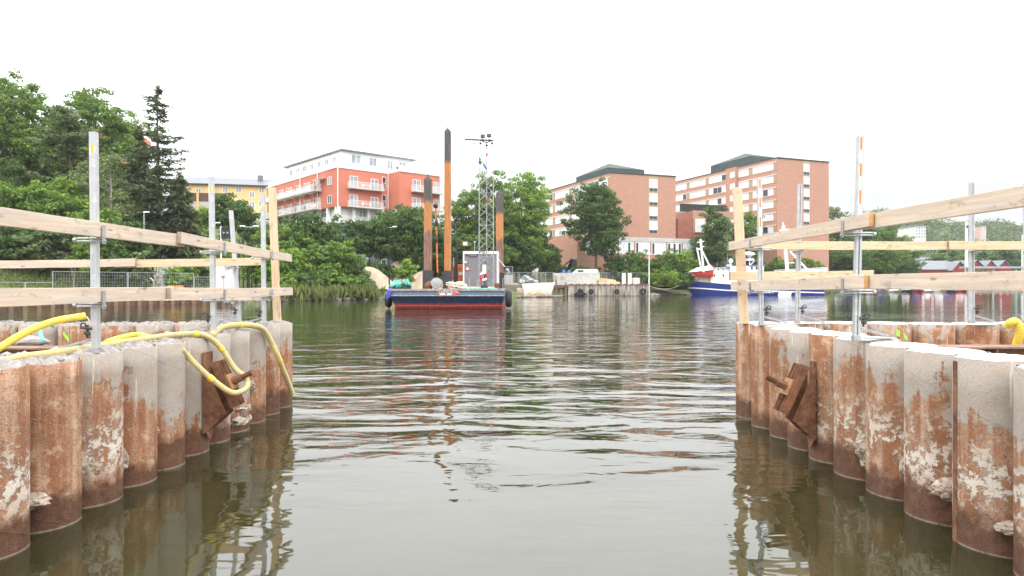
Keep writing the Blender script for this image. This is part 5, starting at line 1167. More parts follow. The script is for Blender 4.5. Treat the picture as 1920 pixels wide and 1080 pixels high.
# lattice mast
def mast():
    Y = 61.5; xc = pX(912, Y); zt = pZ(262, Y); s_ = .66; r_ = empty('lattice_mast', (xc, Y, zd), 'slender triangular lattice light mast standing by the cabin', 'light mast')
    c = [Vector((xc - s_, Y - .3, 0)), Vector((xc + s_, Y - .3, 0)), Vector((xc, Y + .75, 0))]; taper = .93
    def at(i, z): t = (z - zd) / (zt - zd); return Vector((xc + (c[i].x - xc) * (1 - t * (1 - taper)), Y + (c[i].y - Y), z))
    for i in range(3): b = MB(); b.bar(at(i, zd), at(i, zt), .07); b.build('chord', 'zinc', r_)
    b = MB(); z = zd; k = 0; stp = .72
    while z < zt - stp:
        for i in range(3): j = (i + 1) % 3; a, q = (i, j) if k % 2 == 0 else (j, i); b.bar(at(a, z), at(q, z + stp), .028)
        if k % 4 == 0:
            for i in range(3): b.bar(at(i, z), at((i + 1) % 3, z), .028)
        z += stp; k += 1
    b.build('bracing', 'zinc', r_)
    b = MB(); b.bar((pX(871, Y), Y, zt + .02), (pX(921, Y), Y, zt - .05), .13); b.bar((pX(918, Y), Y, zt - .12), (pX(938, Y), Y, zt - .12), .05); b.bar((pX(933, Y), Y, zt - .12), (pX(923, Y), Y, zt - .7), .04)
    for i in range(3): b.bar(at(i, zt - .1), at((i + 1) % 3, zt - .1), .08)
    b.build('crosshead', 'dark_metal', r_)
    for x, dz in ((905, .18), (917, .24)): b = MB(); X = pX(x, Y); b.hexa([(X - .2, Y - .2, zt + dz), (X + .2, Y - .2, zt + dz), (X + .2, Y + .2, zt + dz), (X - .2, Y + .2, zt + dz), (X - .21, Y - .12, zt + dz + .3), (X + .21, Y - .12, zt + dz + .3), (X + .21, Y + .12, zt + dz + .3), (X - .21, Y + .12, zt + dz + .3)]); b.bar((X, Y, zt - .05), (X, Y, zt + dz), .07); b.build('floodlight', 'dark_metal', r_, bevel=.02)
    for x, dz in ((901, -.38), (912.5, -.55), (922.5, -.38)): b = MB(); X = pX(x, Y); b.lathe((X, Y, zt + dz), [(.0, .16), (.08, .14), (.14, .0), (.13, -.03), (0, -.04)], 12); b.bar((X, Y, zt + dz + .14), (X, Y, zt - .08), .03); b.build('lamp', 'dark_metal', r_)
    b = MB(); b.bar((pX(886, Y), Y, zt - .36), (pX(894, Y), Y, zt - .36), .06); tag(b.build('hanging_bar', 'dark_metal'), 'short dark bar hanging under the left arm of the lattice mast', 'bar')
    b = MB(); b.bar((pX(890, Y), Y, zt - .36), (pX(890, Y), Y, zt), .012); b.build('bar_line', 'dark_metal', r_)
    # flag: wrapped diagonal Swedish flag
    o = empty('flag', (pX(905, Y), Y - .4, pZ(310, Y)), 'small blue and yellow flag draped on the lattice mast', 'flag')
    def cloth(pts, mat, nm):
        b = MB(); b.poly([(pX(x, Y), Y - .45 - .05 * (i % 2), pZ(y, Y)) for i, (x, y) in enumerate(pts)], (0, .02, 0)); b.build(nm, mat, o)
    cloth([(899, 296), (901, 297.5), (904, 304), (898, 303)], 'flag_blue', 'field'); cloth([(897.5, 303.2), (904, 304.2), (903, 311), (897, 308)], 'flag_blue', 'field')
    cloth([(898, 301), (903, 301.5), (907, 306), (906, 311), (902, 306.5)], 'flag_yellow', 'cross'); cloth([(907, 307), (911, 312), (914, 320), (911, 320), (906, 311)], 'flag_blue', 'field')
    for x, y in ((913, 291), (913, 378)): b = MB(); b.lump((pX(x, Y), Y - .35, pZ(y, Y)), (.10, .08, .2), x, sub=1, rough=.1); tag(b.build('signal_lantern', 'boat_red'), 'small red lantern high on the lattice mast above the flag' if y < 300 else 'small red lantern halfway down the lattice mast', 'lantern')
    for xa, ya, xb, yb in ((903, 300, 884, 470), (906, 300, 893, 470)): b = MB(); b.bar((pX(xa, Y), Y - .3, pZ(ya, Y)), (pX(xb, Y), Y - .3, pZ(yb, Y)), .022); b.build('stay_wire', 'dark_metal', r_)
mast()
# cabin
def cabin():
    Y = 62.5; x0, x1 = pX(868, Y), pX(934, Y); z0 = zd + .03; zt = pZ(473, Y); r_ = empty('site_cabin', ((x0 + x1) / 2, Y, z0), 'grey corrugated site cabin with white frame on the barge deck', 'cabin')
    b = MB(); x = x0 + .12
    while x < x1 - .16: b.box(x, x + .055, Y + .03, Y + .10, z0 + .22, zt - .2); x += .11
    b.box(x0 + .1, x1 - .1, Y + .07, Y + 4.6, z0 + .1, zt - .14); b.build('wall', 'cabin_grey', r_)
    b = MB(); b.box(x0, x0 + .13, Y, Y + .14, z0, zt - .16); b.box(x1 - .13, x1, Y, Y + .14, z0, zt - .16); b.box(x0, x1, Y - .02, Y + .14, zt - .16, zt + .04); b.box(x0, x1, Y, Y + .14, z0, z0 + .18)
    b.box(x1 - .13, x1 + .02, Y + .14, Y + 4.6, zt - .16, zt + .04); b.box(x1 - .1, x1 + .01, Y + 4.5, Y + 4.66, z0, zt - .16); b.build('frame', 'white_paint', r_, bevel=.01)
    b = MB(); b.box(x0 - .02, x1 + .02, Y - .02, Y + 4.68, zt + .04, zt + .10); b.build('roof', 'white_paint', r_)
    b = MB(); b.box(x1 - .1, x1 - .02, Y + .3, Y + 4.4, z0 + .2, zt - .3); b.build('side_panel', 'curtain', r_)
    b = MB(); b.hexa([(x1 + .02, Y + .4, zt - .55), (x1 + .55, Y + .4, zt - 1.3), (x1 + .55, Y + 2.4, zt - 1.3), (x1 + .02, Y + 2.4, zt - .55), (x1 + .02, Y + .4, zt - .48), (x1 + .62, Y + .4, zt - 1.26), (x1 + .62, Y + 2.4, zt - 1.26), (x1 + .02, Y + 2.4, zt - .48)]); b.build('shutter', 'white_paint', r_)
    # warning triangle
    X, Z = pX(876.5, Y), pZ(507, Y); o = MB().poly([(X - .27, Y - .02, Z), (X + .27, Y - .02, Z), (X, Y - .02, Z + .50)], (0, .02, 0)).build('warning_triangle', 'boat_red', r_)
    MB().poly([(X - .17, Y - .035, Z + .06), (X + .17, Y - .035, Z + .06), (X, Y - .035, Z + .37)], (0, .012, 0)).build('triangle_face', 'white_paint', o)
    b = MB(); b.box(pX(870, Y), pX(875, Y), Y - .12, Y + .0, pZ(493.5, Y), pZ(490, Y)); b.build('lamp_box', 'white_paint', r_)
    b = MB(); P_ = spline([(pX(872, Y), Y - .05, zt - .15), (pX(884, Y), Y - .05, zt - .38), (pX(896, Y), Y - .05, zt - .30), (pX(901, Y), Y - .1, zt + .12), (pX(908, Y), Y - .1, zt + .05), (pX(905, Y), Y - .1, zt - .3)], .1); b.tube(P_, .03, 6); b.build('cable', 'dark_metal', r_)
    b = MB(); b.bar((pX(889.5, Y), Y + .3, zt), (pX(889.5, Y), Y + .3, zt + .9), .05); b.lump((pX(889.5, Y), Y + .3, zt + .95), (.09, .09, .09), 4, sub=2, rough=.02); b.build('beacon', 'zinc', r_)
cabin()
# lifebuoy post in front of the cabin
Y = 60.2; X = pX(909, Y); r_ = empty('lifebuoy_post', (X, Y, zd), 'red and white lifebuoy hung on a dark post in front of the cabin', 'lifebuoy')
b = MB(); b.bar((X, Y, zd), (X, Y, zd + 1.9), .13); b.build('post', 'dark_metal', r_); b = MB(); b.lathe((X - .05, Y, zd), [(0, .35), (.28, .33), (.34, .1), (.4, 0)], 14); b.build('base', 'black_steel', r_)
b = MB(); b.box(X - .2, X + .2, Y - .12, Y - .02, zd + 1.45, zd + 2.15); b.build('backboard', 'boat_cream', r_)
for i in range(4):
    b = MB(); b.ring((X - .1, Y - .2, zd + 1.1), .30, .095, (.3, -1, 0), 8, 8, 0, i * math.pi / 2 + .3, (i + 1) * math.pi / 2 + .3); b.build('ring_segment', 'boat_red' if i % 2 else 'white_paint', r_)
b = MB(); b.tube(spline([(X - .3, Y - .2, zd + .95), (X - .38, Y - .2, zd + .6), (X - .2, Y - .2, zd + .45)], .05), .03, 6); b.build('line', 'boat_red', r_)
b = MB(); b.bar((pX(913, Y), Y - .1, zd), (pX(912.3, Y), Y - .1, zd + 2.6), .05); tag(b.build('boat_hook', 'dark_metal'), 'long dark rod standing upright right of the lifebuoy', 'rod')
# orange excavator-like machine behind
r_ = empty('orange_machine', (pX(860, 64), 64, zd), 'orange drilling machine with black hydraulic cylinder beside the grey cabin', 'machine')
Y = 64.; b = MB(); b.hexa([(pX(850, Y), Y, zd + .5), (pX(870, Y), Y, zd + .5), (pX(870, Y), Y + 2.5, zd + .5), (pX(850, Y), Y + 2.5, zd + .5), (pX(853, Y), Y, pZ(497, Y)), (pX(870, Y), Y, pZ(495, Y)), (pX(870, Y), Y + 2.5, pZ(495, Y)), (pX(853, Y), Y + 2.5, pZ(497, Y))]); b.build('body', 'orange_machine', r_, bevel=.08)
b = MB(); b.box(pX(850, Y), pX(870, Y), Y + .2, Y + 2.4, zd + .03, zd + .48); b.build('track', 'tyre_rubber', r_, bevel=.1)
b = MB(); b.box(pX(860, Y), pX(868, Y), Y - .03, Y, pZ(516, Y), pZ(510, Y)); b.build('label_panel', 'white_paint', r_)
b = MB(); b.bar((pX(857, Y), Y - .6, zd), (pX(855.5, Y), Y - .6, pZ(478, Y)), .2); b.bar((pX(855, Y), Y - .6, pZ(500, Y)), (pX(855, Y), Y - .6, zd + .4), .34); b.build('hydraulic_cylinder', 'black_steel', r_)
b = MB(); b.bar((pX(848, Y), Y - .5, zd + 1.0), (pX(855, Y), Y - .5, pZ(494, Y)), .2); b.build('arm', 'boat_red_pale', r_)
b = MB(); b.bar((pX(851, Y), Y - .3, zd + 1), (pX(851, Y), Y - .3, pZ(483, Y)), .1); b.build('exhaust', 'zinc', r_)
b = MB(); b.bar((pX(858, Y), Y - .3, zd + 1), (pX(856, Y), Y + .2, pZ(408, Y)), .07); b.lump((pX(856, Y), Y + .2, pZ(408, Y)), (.1, .1, .3), 2, sub=1); b.build('antenna', 'dark_metal', r_)
Y = 66; r_ = empty('work_light', (pX(872, Y), Y, zd), 'square orange-rimmed work light on a thin pole behind the cabin', 'work light')
b = MB(); b.box(pX(867, Y), pX(877, Y), Y, Y + .25, pZ(461, Y), pZ(453, Y)); b.build('housing', 'orange_machine', r_, bevel=.05); b = MB(); b.box(pX(869, Y), pX(875, Y), Y - .03, Y, pZ(459.5, Y), pZ(454.5, Y)); b.build('lens', 'white_paint', r_); b = MB(); b.bar((pX(872, Y), Y + .1, zd), (pX(872, Y), Y + .1, pZ(461, Y)), .06); b.build('pole', 'dark_metal', r_)
# orange pole with black disc
Y = 60; r_ = empty('signal_pole', (pX(819, Y), Y, zd), 'thin orange pole with black disc and cones left of the tallest spud leg', 'signal pole')
b = MB(); b.bar((pX(820.5, Y), Y, pZ(511, Y)), (pX(817, Y), Y, pZ(388, Y)), .12); b.build('pole', 'orange_machine', r_); b = MB(); b.lump((pX(817, Y), Y, pZ(386, Y)), (.22, .22, .22), 1, sub=2, rough=.01); b.build('ball', 'black_steel', r_, smooth=True)
for y in (418, 449): b = MB(); b.lathe((pX(818.2, Y), Y, pZ(y, Y)), [(.02, .62), (.17, .0), (.02, -.5)], 12); b.build('cone', 'dark_metal', r_)
b = MB(); b.bar((pX(820.5, Y), Y + .05, zd), (pX(820.5, Y), Y + .05, pZ(511, Y)), .05); b.build('stand', 'dark_metal', r_)
# winch, ropes, tarp, bollards
Y = 58.2; r_ = empty('winch', (pX(818, Y), Y, zd), 'pale round winch drum on the front of the barge deck', 'winch')
b = MB(); b.lathe((pX(818, Y), Y - .2, zd + .52), [(0, .06), (.12, .07), (.14, .02), (.43, .0), (.45, -.05), (.45, -.12), (.3, -.14), (.3, -.7), (.45, -.72), (.45, -.8)], 26, (0, -1, 0)); b.build('drum', 'zinc', r_)
b = MB(); b.poly([(pX(810, Y), Y - .1, zd), (pX(826, Y), Y - .1, zd), (pX(822, Y), Y - .1, zd + .4), (pX(814, Y), Y - .1, zd + .4)], (0, .1, 0)); b.build('frame', 'off_white', r_)
b = MB(); b.lump((pX(806, Y), Y + .4, zd + .3), (.5, .4, .38), 5, sub=2, rough=.25); tag(b.build('rusty_gear', 'bracket_rust'), 'rusty lump of gear left of the winch drum', 'gear')
for k, (x, l) in enumerate(((848, 'coil of pale rope on the barge deck between winch and cabin'), (864, 'second coil of pale rope on the barge deck, right against the cabin'))):
    b = MB(); rq = random.Random(k)
    for j in range(7): b.ring((pX(x, 58) + rq.uniform(-.15, .15), 58 + rq.uniform(-.2, .2), zd + .1 + .07 * j), .38 + rq.uniform(-.1, .08), .055, (rq.uniform(-.25, .25), rq.uniform(-.5, .1), 1), 20, 6)
    tag(b.build('rope_coil', 'rope', smooth=True), l, 'rope', 'coils of rope on the barge')
b = MB()
for k in range(9): b.lump((pX(738 + k * 3.4, 57.8), 57.8 + rnd.uniform(-.2, .6), zd + .25 + .25 * math.sin(k * 1.1) ** 2), (.26, .4, .3), k, sub=2, rough=.65)
tag(b.build('net_heap', 'green_tarp'), 'turquoise green tarpaulin and netting heaped on the left bow of the barge', 'tarpaulin', kind='stuff')
b = MB(); b.box(pX(735, 57.4), pX(742, 57.4), 57.4, 57.8, zd, zd + .42); b.box(pX(762, 57.4), pX(770, 57.4), 57.4, 57.9, zd, zd + .3); tag(b.build('deck_box', 'black_steel', bevel=.03), 'dark boxes standing in the turquoise netting on the barge', 'boxes', kind='stuff')
b = MB(); b.bar((pX(753, 57.6), 57.5, zd + .8), (pX(757, 57.6), 57.5, zd + .45), .12); tag(b.build('red_float', 'boat_red_pale', bevel=.03), 'small red float lying on the turquoise netting', 'float')
b = MB(); b.lathe((pX(932, 58), 58, zd), [(.2, 0), (.2, .3), (.26, .32), (.26, .42), (.2, .44), (.22, .5), (0, .52)], 16); tag(b.build('bollard', 'bracket_rust'), 'rusty bollard at the right bow of the barge', 'bollard')
for x, h in ((880, .95), (895, .7), (925, .9), (943, .9)): b = MB(); b.bar((pX(x, 58.4), 58.4, zd), (pX(x, 58.4), 58.4, zd + h), .05); b.bar((pX(x, 58.4), 58.4, zd + h), (pX(x, 58.4) + .12, 58.4, zd + h), .05); tag(b.build('stanchion', 'zinc'), 'thin hooked steel stanchion on the barge ' + {880: 'below the warning triangle', 895: 'between warning triangle and lifebuoy', 925: 'right of the lifebuoy', 943: 'at the right deck edge'}[x], 'stanchion', 'deck stanchions on the barge')
b = MB(); b.tube([(pX(x, 57.4), 57.4 + .1 * math.sin(x), zd + .05 + .02 * math.sin(x * .7)) for x in range(872, 934, 3)], .05, 6); tag(b.build('hose', 'green_tarp'), 'pale green hose lying along the front edge of the barge deck', 'hose')

# ------------------------------------------------------------------ blue boat
def hull_mesh(b, x0, x1, yc, beam, zb, zbow, zmid, zst, mi_fn=None, rows=8, N=30, bow_rake=2.5):
    """bow at x0; sheer drops towards midships"""
    for i in range(N + 1):
        t = i / N; x = x0 + (x1 - x0) * t; w_ = beam / 2 * (math.sin(min(1, t / .38) * math.pi / 2) ** .8 if t < .38 else (1 - max(0, (t - .82) / .18) ** 2 * .35)); zs = zbow + (zmid - zbow) * sst(0, .4, t) + (zst - zmid) * sst(.6, 1, t)
        for s_ in (-1, 1):
            for j in range(rows + 1):
                q = j / rows; z = zb + (zs - zb) * q; ww = w_ * (.62 + .38 * q ** .6); rk = bow_rake * (1 - q) * max(0, 1 - t / .3)
                b.v.append((x + rk, yc + s_ * max(ww, .03), z))
    S = 2 * (rows + 1)
    for i in range(N):
        for s_ in range(2):
            for j in range(rows):
                a = i * S + s_ * (rows + 1) + j; b.f.append((a, a + S, a + S + 1, a + 1)); b.mi.append(0)
        a = i * S + rows; b.f.append((a, a + S, a + S + rows + 1, a + rows + 1)); b.mi.append(1)
    a = N * S; b.f.append(tuple(a + j for j in range(rows + 1)) + tuple(a + rows + 1 + j for j in range(rows, -1, -1))); b.mi.append(0)
def sst(a, b, x): t = min(1, max(0, (x - a) / (b - a))); return t * t * (3 - 2 * t)
def trawler():
    Y = 152.; x0, x1 = pX(1288, Y - 3), pX(1550, Y - 3); r_ = empty('blue_boat', ((x0 + x1) / 2, Y, 0), 'blue-hulled former fishing boat with cream deckhouse and white masts', 'boat')
    X = lambda x: pX(x, Y - 2.5); Z = lambda y: pZ(y, Y - 2.5)
    b = MB(); hull_mesh(b, x0, x1, Y, 6.4, -.8, Z(527), Z(534), Z(537)); b.build('hull', ['boat_blue', 'boat_cream'], r_, smooth=False)
    # white rubbing stripe
    for yoff in (0,):
        b = MB(); N = 30
        for i in range(N + 1):
            t = i / N; x = x0 + (x1 - x0) * t; w_ = 3.2 * (math.sin(min(1, t / .38) * math.pi / 2) ** .8 if t < .38 else (1 - max(0, (t - .82) / .18) ** 2 * .35)); zs = Z(527) + (Z(534) - Z(527)) * sst(0, .4, t) + (Z(537) - Z(534)) * sst(.6, 1, t); q = .62 - .12 * t; z = -.8 + (zs + .8) * q; ww = w_ * (.62 + .38 * q ** .6); rk = 2.5 * (1 - q) * max(0, 1 - t / .3)
            for dz in (-.13, .13): b.v.append((x + rk, Y - max(ww, .03) - .07, z + dz))
        for i in range(N): b.f.append((2 * i, 2 * i + 2, 2 * i + 3, 2 * i + 1)); b.mi.append(0)
        b.build('white_stripe', 'white_paint', r_)
    # deckhouse forward (cream)
    b = MB(); b.box(X(1333), X(1368), Y - 2.2, Y + 2.2, Z(534), Z(508)); b.box(X(1312), X(1333), Y - 1.2, Y + 1.2, Z(532), Z(518)); o = b.build('deckhouse', 'boat_cream', r_, bevel=.08)
    for x in (1340, 1357): q = MB(); q.box(X(x) - .14, X(x) + .14, Y - 2.26, Y - 2.19, Z(518.5), Z(514.5)); q.build('porthole', 'black_steel', o)
    b = MB()
    for k in range(3):
        for j in range(2): b.box(X(1341 + k * 9), X(1348 + k * 9), Y - 2.0, Y - 1.96, Z(508 - j * 2.8), Z(506.6 - j * 2.8))
    b.bar((X(1333), Y - 2, Z(502)), (X(1368), Y - 2, Z(502)), .1)
    for k in range(5): b.bar((X(1333 + k * 8.7), Y - 2, Z(508)), (X(1333 + k * 8.7), Y - 2, Z(502)), .1)
    b.build('deck_rail', 'white_paint', r_)
    # wheelhouse aft
    b = MB(); b.hexa([(X(1368), Y - 2.4, Z(536)), (X(1430), Y - 2.4, Z(536)), (X(1430), Y + 2.4, Z(536)), (X(1368), Y + 2.4, Z(536)), (X(1370), Y - 2.3, Z(499)), (X(1434), Y - 2.3, Z(498)), (X(1434), Y + 2.3, Z(498)), (X(1370), Y + 2.3, Z(499))]); o = b.build('wheelhouse', 'white_paint', r_, bevel=.1)
    for x in (1385, 1410, 1419): q = MB(); q.box(X(x) - .16, X(x) + .16, Y - 2.5, Y - 2.32, Z(505), Z(500)); q.build('window', 'glass_dark', o)
    b = MB(); b.hexa([(X(1352), Y - 2, Z(503)), (X(1436), Y - 2.5, Z(498)), (X(1436), Y + 2.5, Z(498)), (X(1352), Y + 2, Z(503)), (X(1358), Y - 1.9, Z(500)), (X(1436), Y - 2.4, Z(495.5)), (X(1436), Y + 2.4, Z(495.5)), (X(1358), Y + 1.9, Z(500))]); b.build('roof', 'boat_blue', r_)
    # fore mast with A-frame
    b = MB(); b.bar((X(1325), Y, Z(510)), (X(1319.5), Y, Z(449)), .42); b.bar((X(1319), Y - .3, Z(500)), (X(1311.5), Y - .3, Z(463)), .3); b.bar((X(1322), Y - .3, Z(470)), (X(1337), Y - .3, Z(500)), .3)
    b.bar((X(1313), Y, Z(453)), (X(1326), Y, Z(451)), .22); b.bar((X(1321), Y, Z(461)), (X(1327), Y, Z(461)), .2); b.bar((X(1312), Y - .2, Z(466)), (X(1320), Y - .2, Z(466)), .35); b.lump((X(1319.5), Y, Z(449)), (.3, .3, .35), 2, sub=1, rough=.1); b.build('fore_mast', 'white_paint', r_)
    b = MB(); b.box(X(1335) - .35, X(1335) + .35, Y - .6, Y, Z(503), Z(496)); b.build('mast_head_block', 'boat_cream', r_)
    # aft mast and boom
    b = MB(); b.bar((X(1486), Y, Z(520)), (X(1477), Y, Z(421)), .6); b.bar((X(1470), Y, Z(430)), (X(1488), Y, Z(428)), .3); b.bar((X(1477), Y, Z(421)), (X(1476.5), Y, Z(414)), .2); b.bar((X(1490), Y, Z(470)), (X(1522), Y - .5, Z(506)), .38); b.bar((X(1488), Y, Z(492)), (X(1498), Y, Z(492)), .2); b.build('aft_mast', 'white_paint', r_)
    b = MB(); b.lathe((X(1413), Y, Z(474)), [(.0, -.9), (.5, -.7), (1.0, -.1), (1.15, 0), (.9, -.02), (0, -.5)], 18, (0, -.4, 1)); b.bar((X(1413), Y, Z(498)), (X(1413), Y, Z(478)), .25); b.build('dish', 'white_paint', r_)
    b = MB(); b.box(X(1407), X(1420), Y - .5, Y + .5, Z(488), Z(484)); b.bar((X(1413), Y, Z(498)), (X(1422), Y, Z(488)), .2); b.lump((X(1377), Y, Z(489)), (.5, .5, .6), 3, sub=2, rough=.05); b.bar((X(1377), Y, Z(500)), (X(1377), Y, Z(490)), .2); b.bar((X(1432), Y, Z(498)), (X(1436), Y, Z(472)), .25); b.build('radar', 'white_paint', r_)
    b = MB(); b.box(X(1366), X(1376), Y - 1.5, Y - .5, Z(500), Z(496)); b.build('raft_canister', 'white_paint', r_, bevel=.2)
    # stern bulwark
    b = MB(); b.hexa([(X(1432), Y - 3.0, Z(535)), (X(1549), Y - 2.7, Z(537)), (X(1549), Y - 2.5, Z(537)), (X(1432), Y - 2.8, Z(535)), (X(1450), Y - 3.0, Z(509)), (X(1551), Y - 2.7, Z(503)), (X(1551), Y - 2.5, Z(503)), (X(1450), Y - 2.8, Z(509))])
    b.bar((X(1450), Y - 2.9, Z(507)), (X(1551), Y - 2.6, Z(501.5)), .15); b.build('bulwark', 'white_paint', r_)
    b = MB(); b.hexa([(X(1456), Y - 3.35, 0.02), (X(1480), Y - 3.35, 0.02), (X(1480), Y - 3.1, .02), (X(1456), Y - 3.1, .02), (X(1458), Y - 3.35, .7), (X(1482), Y - 3.35, .7), (X(1482), Y - 3.1, .7), (X(1458), Y - 3.1, .7)]); b.build('white_patch', 'white_paint', r_)
    b = MB(); b.box(X(1370), X(1378), Y - 3.1, Y - 3.0, Z(541), Z(538)); b.build('name_plate', 'white_paint', r_)
    return Y
trawler()
Y = 149.6; r_ = empty('tender', (pX(1312, Y), Y, 4.5), 'red tender under a white cover slung over the bow of the blue boat', 'tender')
b = MB(); hull_mesh(b, pX(1290, Y), pX(1336, Y), Y, 1.8, pZ(519, Y), pZ(510, Y), pZ(511, Y), pZ(506, Y), N=16, bow_rake=1.2); b.build('hull', ['boat_red', 'boat_red'], r_)
b = MB(); b.add([(pX(1289, Y), Y, pZ(511, Y)), (pX(1336, Y), Y - 1.0, pZ(506, Y)), (pX(1336, Y), Y + 1.0, pZ(506, Y)), (pX(1306, Y), Y, pZ(502, Y)), (pX(1333, Y), Y, pZ(497.5, Y)), (pX(1300, Y), Y - .85, pZ(509.5, Y)), (pX(1300, Y), Y + .85, pZ(509.5, Y))], [(0, 5, 3), (5, 1, 4, 3), (0, 3, 6), (6, 3, 4, 2), (1, 2, 4), (0, 6, 2, 1, 5)]); b.build('cover', 'white_paint', r_)
b = MB(); b.bar((pX(1294, Y), Y - .5, pZ(516, Y)), (pX(1330, Y), Y - .5, pZ(518, Y)), .12); b.build('keel_band', 'white_paint', r_)

# ------------------------------------------------------------------ boathouses, pontoons, flagpoles, far buildings
def boathouse(x0, x1, Y, ye, yr, dep, label, side=False):
    X0, X1 = pX(x0, Y), pX(x1, Y); z0 = gz((X0 + X1) / 2, Y) - .5; ze, zr = pZ(ye, Y), pZ(yr, Y)
    r_ = empty('boathouse', ((X0 + X1) / 2, Y, z0), label, 'boathouse', 'red boathouses on the right shore'); xm = (X0 + X1) / 2
    b = MB()
    if side: b.box(X0, X1, Y, Y + dep, z0, ze); b.poly([(X0, Y + .01, ze), (X0, Y + dep, ze), (X0, Y + dep / 2, zr)], (.1, 0, 0)); b.poly([(X1 - .1, Y, ze), (X1 - .1, Y + dep, ze), (X1 - .1, Y + dep / 2, zr)], (.1, 0, 0))
    else: b.poly([(X0, Y, z0), (X1, Y, z0), (X1, Y, ze), (xm, Y, zr), (X0, Y, ze)], (0, dep, 0))
    b.build('wall', 'falu_red', r_)
    b = MB(); ov = .5
    if side:
        for s_, yy in ((-1, Y - ov), (1, Y + dep + ov)): b.hexa([(X0 - ov, yy, ze - .25), (X1 + ov, yy, ze - .25), (X1 + ov, Y + dep / 2, zr), (X0 - ov, Y + dep / 2, zr), (X0 - ov, yy, ze - .0), (X1 + ov, yy, ze - .0), (X1 + ov, Y + dep / 2, zr + .25), (X0 - ov, Y + dep / 2, zr + .25)])
    else:
        for xx in (X0 - ov, X1 + ov): b.hexa([(xx, Y - ov, ze - .25), (xm, Y - ov, zr + .02), (xm, Y + dep, zr + .02), (xx, Y + dep, ze - .25), (xx, Y - ov, ze), (xm, Y - ov, zr + .27), (xm, Y + dep, zr + .27), (xx, Y + dep, ze)])
    b.build('roof', 'roof_grey', r_)
    n = max(2, int((X1 - X0) / 3.2)); f_ = Fac((X0, Y), (X1, Y), 0)
    for k in range(n):
        u = (k + .5) * f_.len / n; window(f_, r_, u - .5, u + .5, z0 + 1.7, z0 + 3.1, 2, 1, 'curtain', fw=.16)
        if k % 2 == 0 and ze - z0 > 5: window(f_, r_, u - .4, u + .4, z0 + 4.1, z0 + 5.2, 1, 1, 'curtain', fw=.16)
    return r_
boathouse(1722, 1792, 266, 505, 489, 12, 'long red boathouse with a grey roof slope facing the water, first on the left', True)
boathouse(1786, 1812, 263, 507, 491, 14, 'red boathouse gable directly behind the pale flagpole')
boathouse(1816, 1846, 270, 503, 488, 14, 'red gabled boathouse just right of the pale flagpole')
boathouse(1846, 1869, 271, 503, 489, 14, 'narrow red gabled boathouse, second from the right')
boathouse(1870, 1896, 272, 503, 489, 14, 'red gabled boathouse at the right end of the row')
def pole(x, Y, y0, label, flag=True, name='flagpole'):
    X = pX(x, Y); g = 1.; r_ = empty(name, (X, Y, g), label, 'flagpole'); b = MB(); b.tube([(X, Y, g), (X, Y, pZ(y0, Y))], [.45 * Y / 200, .3 * Y / 200], 10); b.build('mast', 'white_paint', r_)
    if flag:
        b = MB(); b.add([(X, Y - .3, pZ(y0 + 1, Y)), (X + .9, Y - .3, pZ(y0 + 3, Y)), (X + .8, Y - .3, pZ(y0 + 6, Y)), (X, Y - .3, pZ(y0 + 7, Y))], [(0, 1, 2, 3)]); b.build('yellow_streamer', 'flag_yellow', r_)
        b = MB(); b.add([(X - .3, Y - .35, pZ(y0 + 7, Y)), (X + .7, Y - .35, pZ(y0 + 6, Y)), (X + .3, Y - .35, pZ(y0 + 12, Y)), (X - .3, Y - .35, pZ(y0 + 12, Y))], [(0, 1, 2, 3)]); b.build('blue_streamer', 'flag_blue', r_)
pole(1812, 225, 416, 'tall white flagpole with a blue and yellow pennant before the red boathouses')
pole(1918, 225, 440, 'pale mast at the right photo edge beyond the guardrail', False, 'mast')
# pontoons and moored boats
b = MB(); b.box(pX(1560, 232), pX(1800, 232), 232, 234.5, -.2, .55); b.box(pX(1700, 240), pX(1935, 240), 240, 243, -.2, .6); tag(b.build('pontoon', 'jetty_wood'), 'long low timber pontoon with moored motorboats under the lower plank', 'pontoon')
bn = ['first', 'second', 'third', 'fourth', 'fifth', 'sixth', 'seventh', 'eighth', 'ninth', 'tenth', 'eleventh', 'twelfth']
for k in range(12):
    x = 1572 + k * 21 + rnd.uniform(-3, 3); Y = 229.; X = pX(x, Y); L_ = rnd.uniform(1.2, 1.7); h = rnd.uniform(.9, 1.4)
    r_ = empty('motorboat', (X, Y, 0), f'tiny moored motorboat at the far pontoon, {bn[k]} from the left', 'motorboat', 'motorboats moored at the far pontoon')
    b = MB(); b.hexa([(X - L_ * .6, Y - 1, -.2), (X + L_ * .6, Y - 1, -.2), (X + L_, Y + 4, -.2), (X - L_, Y + 4, -.2), (X - L_ * .8, Y - 2.2, h * .7), (X + L_ * .8, Y - 2.2, h * .7), (X + L_ * 1.1, Y + 4, h * .6), (X - L_ * 1.1, Y + 4, h * .6)]); b.build('hull', ['white_paint', 'boat_cream', 'dark_metal', 'boat_red'][k % 4 if k != 3 else 3], r_, bevel=.1)
    b = MB(); b.hexa([(X - L_ * .6, Y - .5, h * .6), (X + L_ * .6, Y - .5, h * .6), (X + L_ * .6, Y + 2, h * .6), (X - L_ * .6, Y + 2, h * .6), (X - L_ * .45, Y, h + .6), (X + L_ * .45, Y, h + .6), (X + L_ * .5, Y + 1.8, h + .6), (X - L_ * .5, Y + 1.8, h + .6)]); b.build('cabin', ['curtain', 'boat_blue', 'white_paint'][k % 3], r_, bevel=.08)
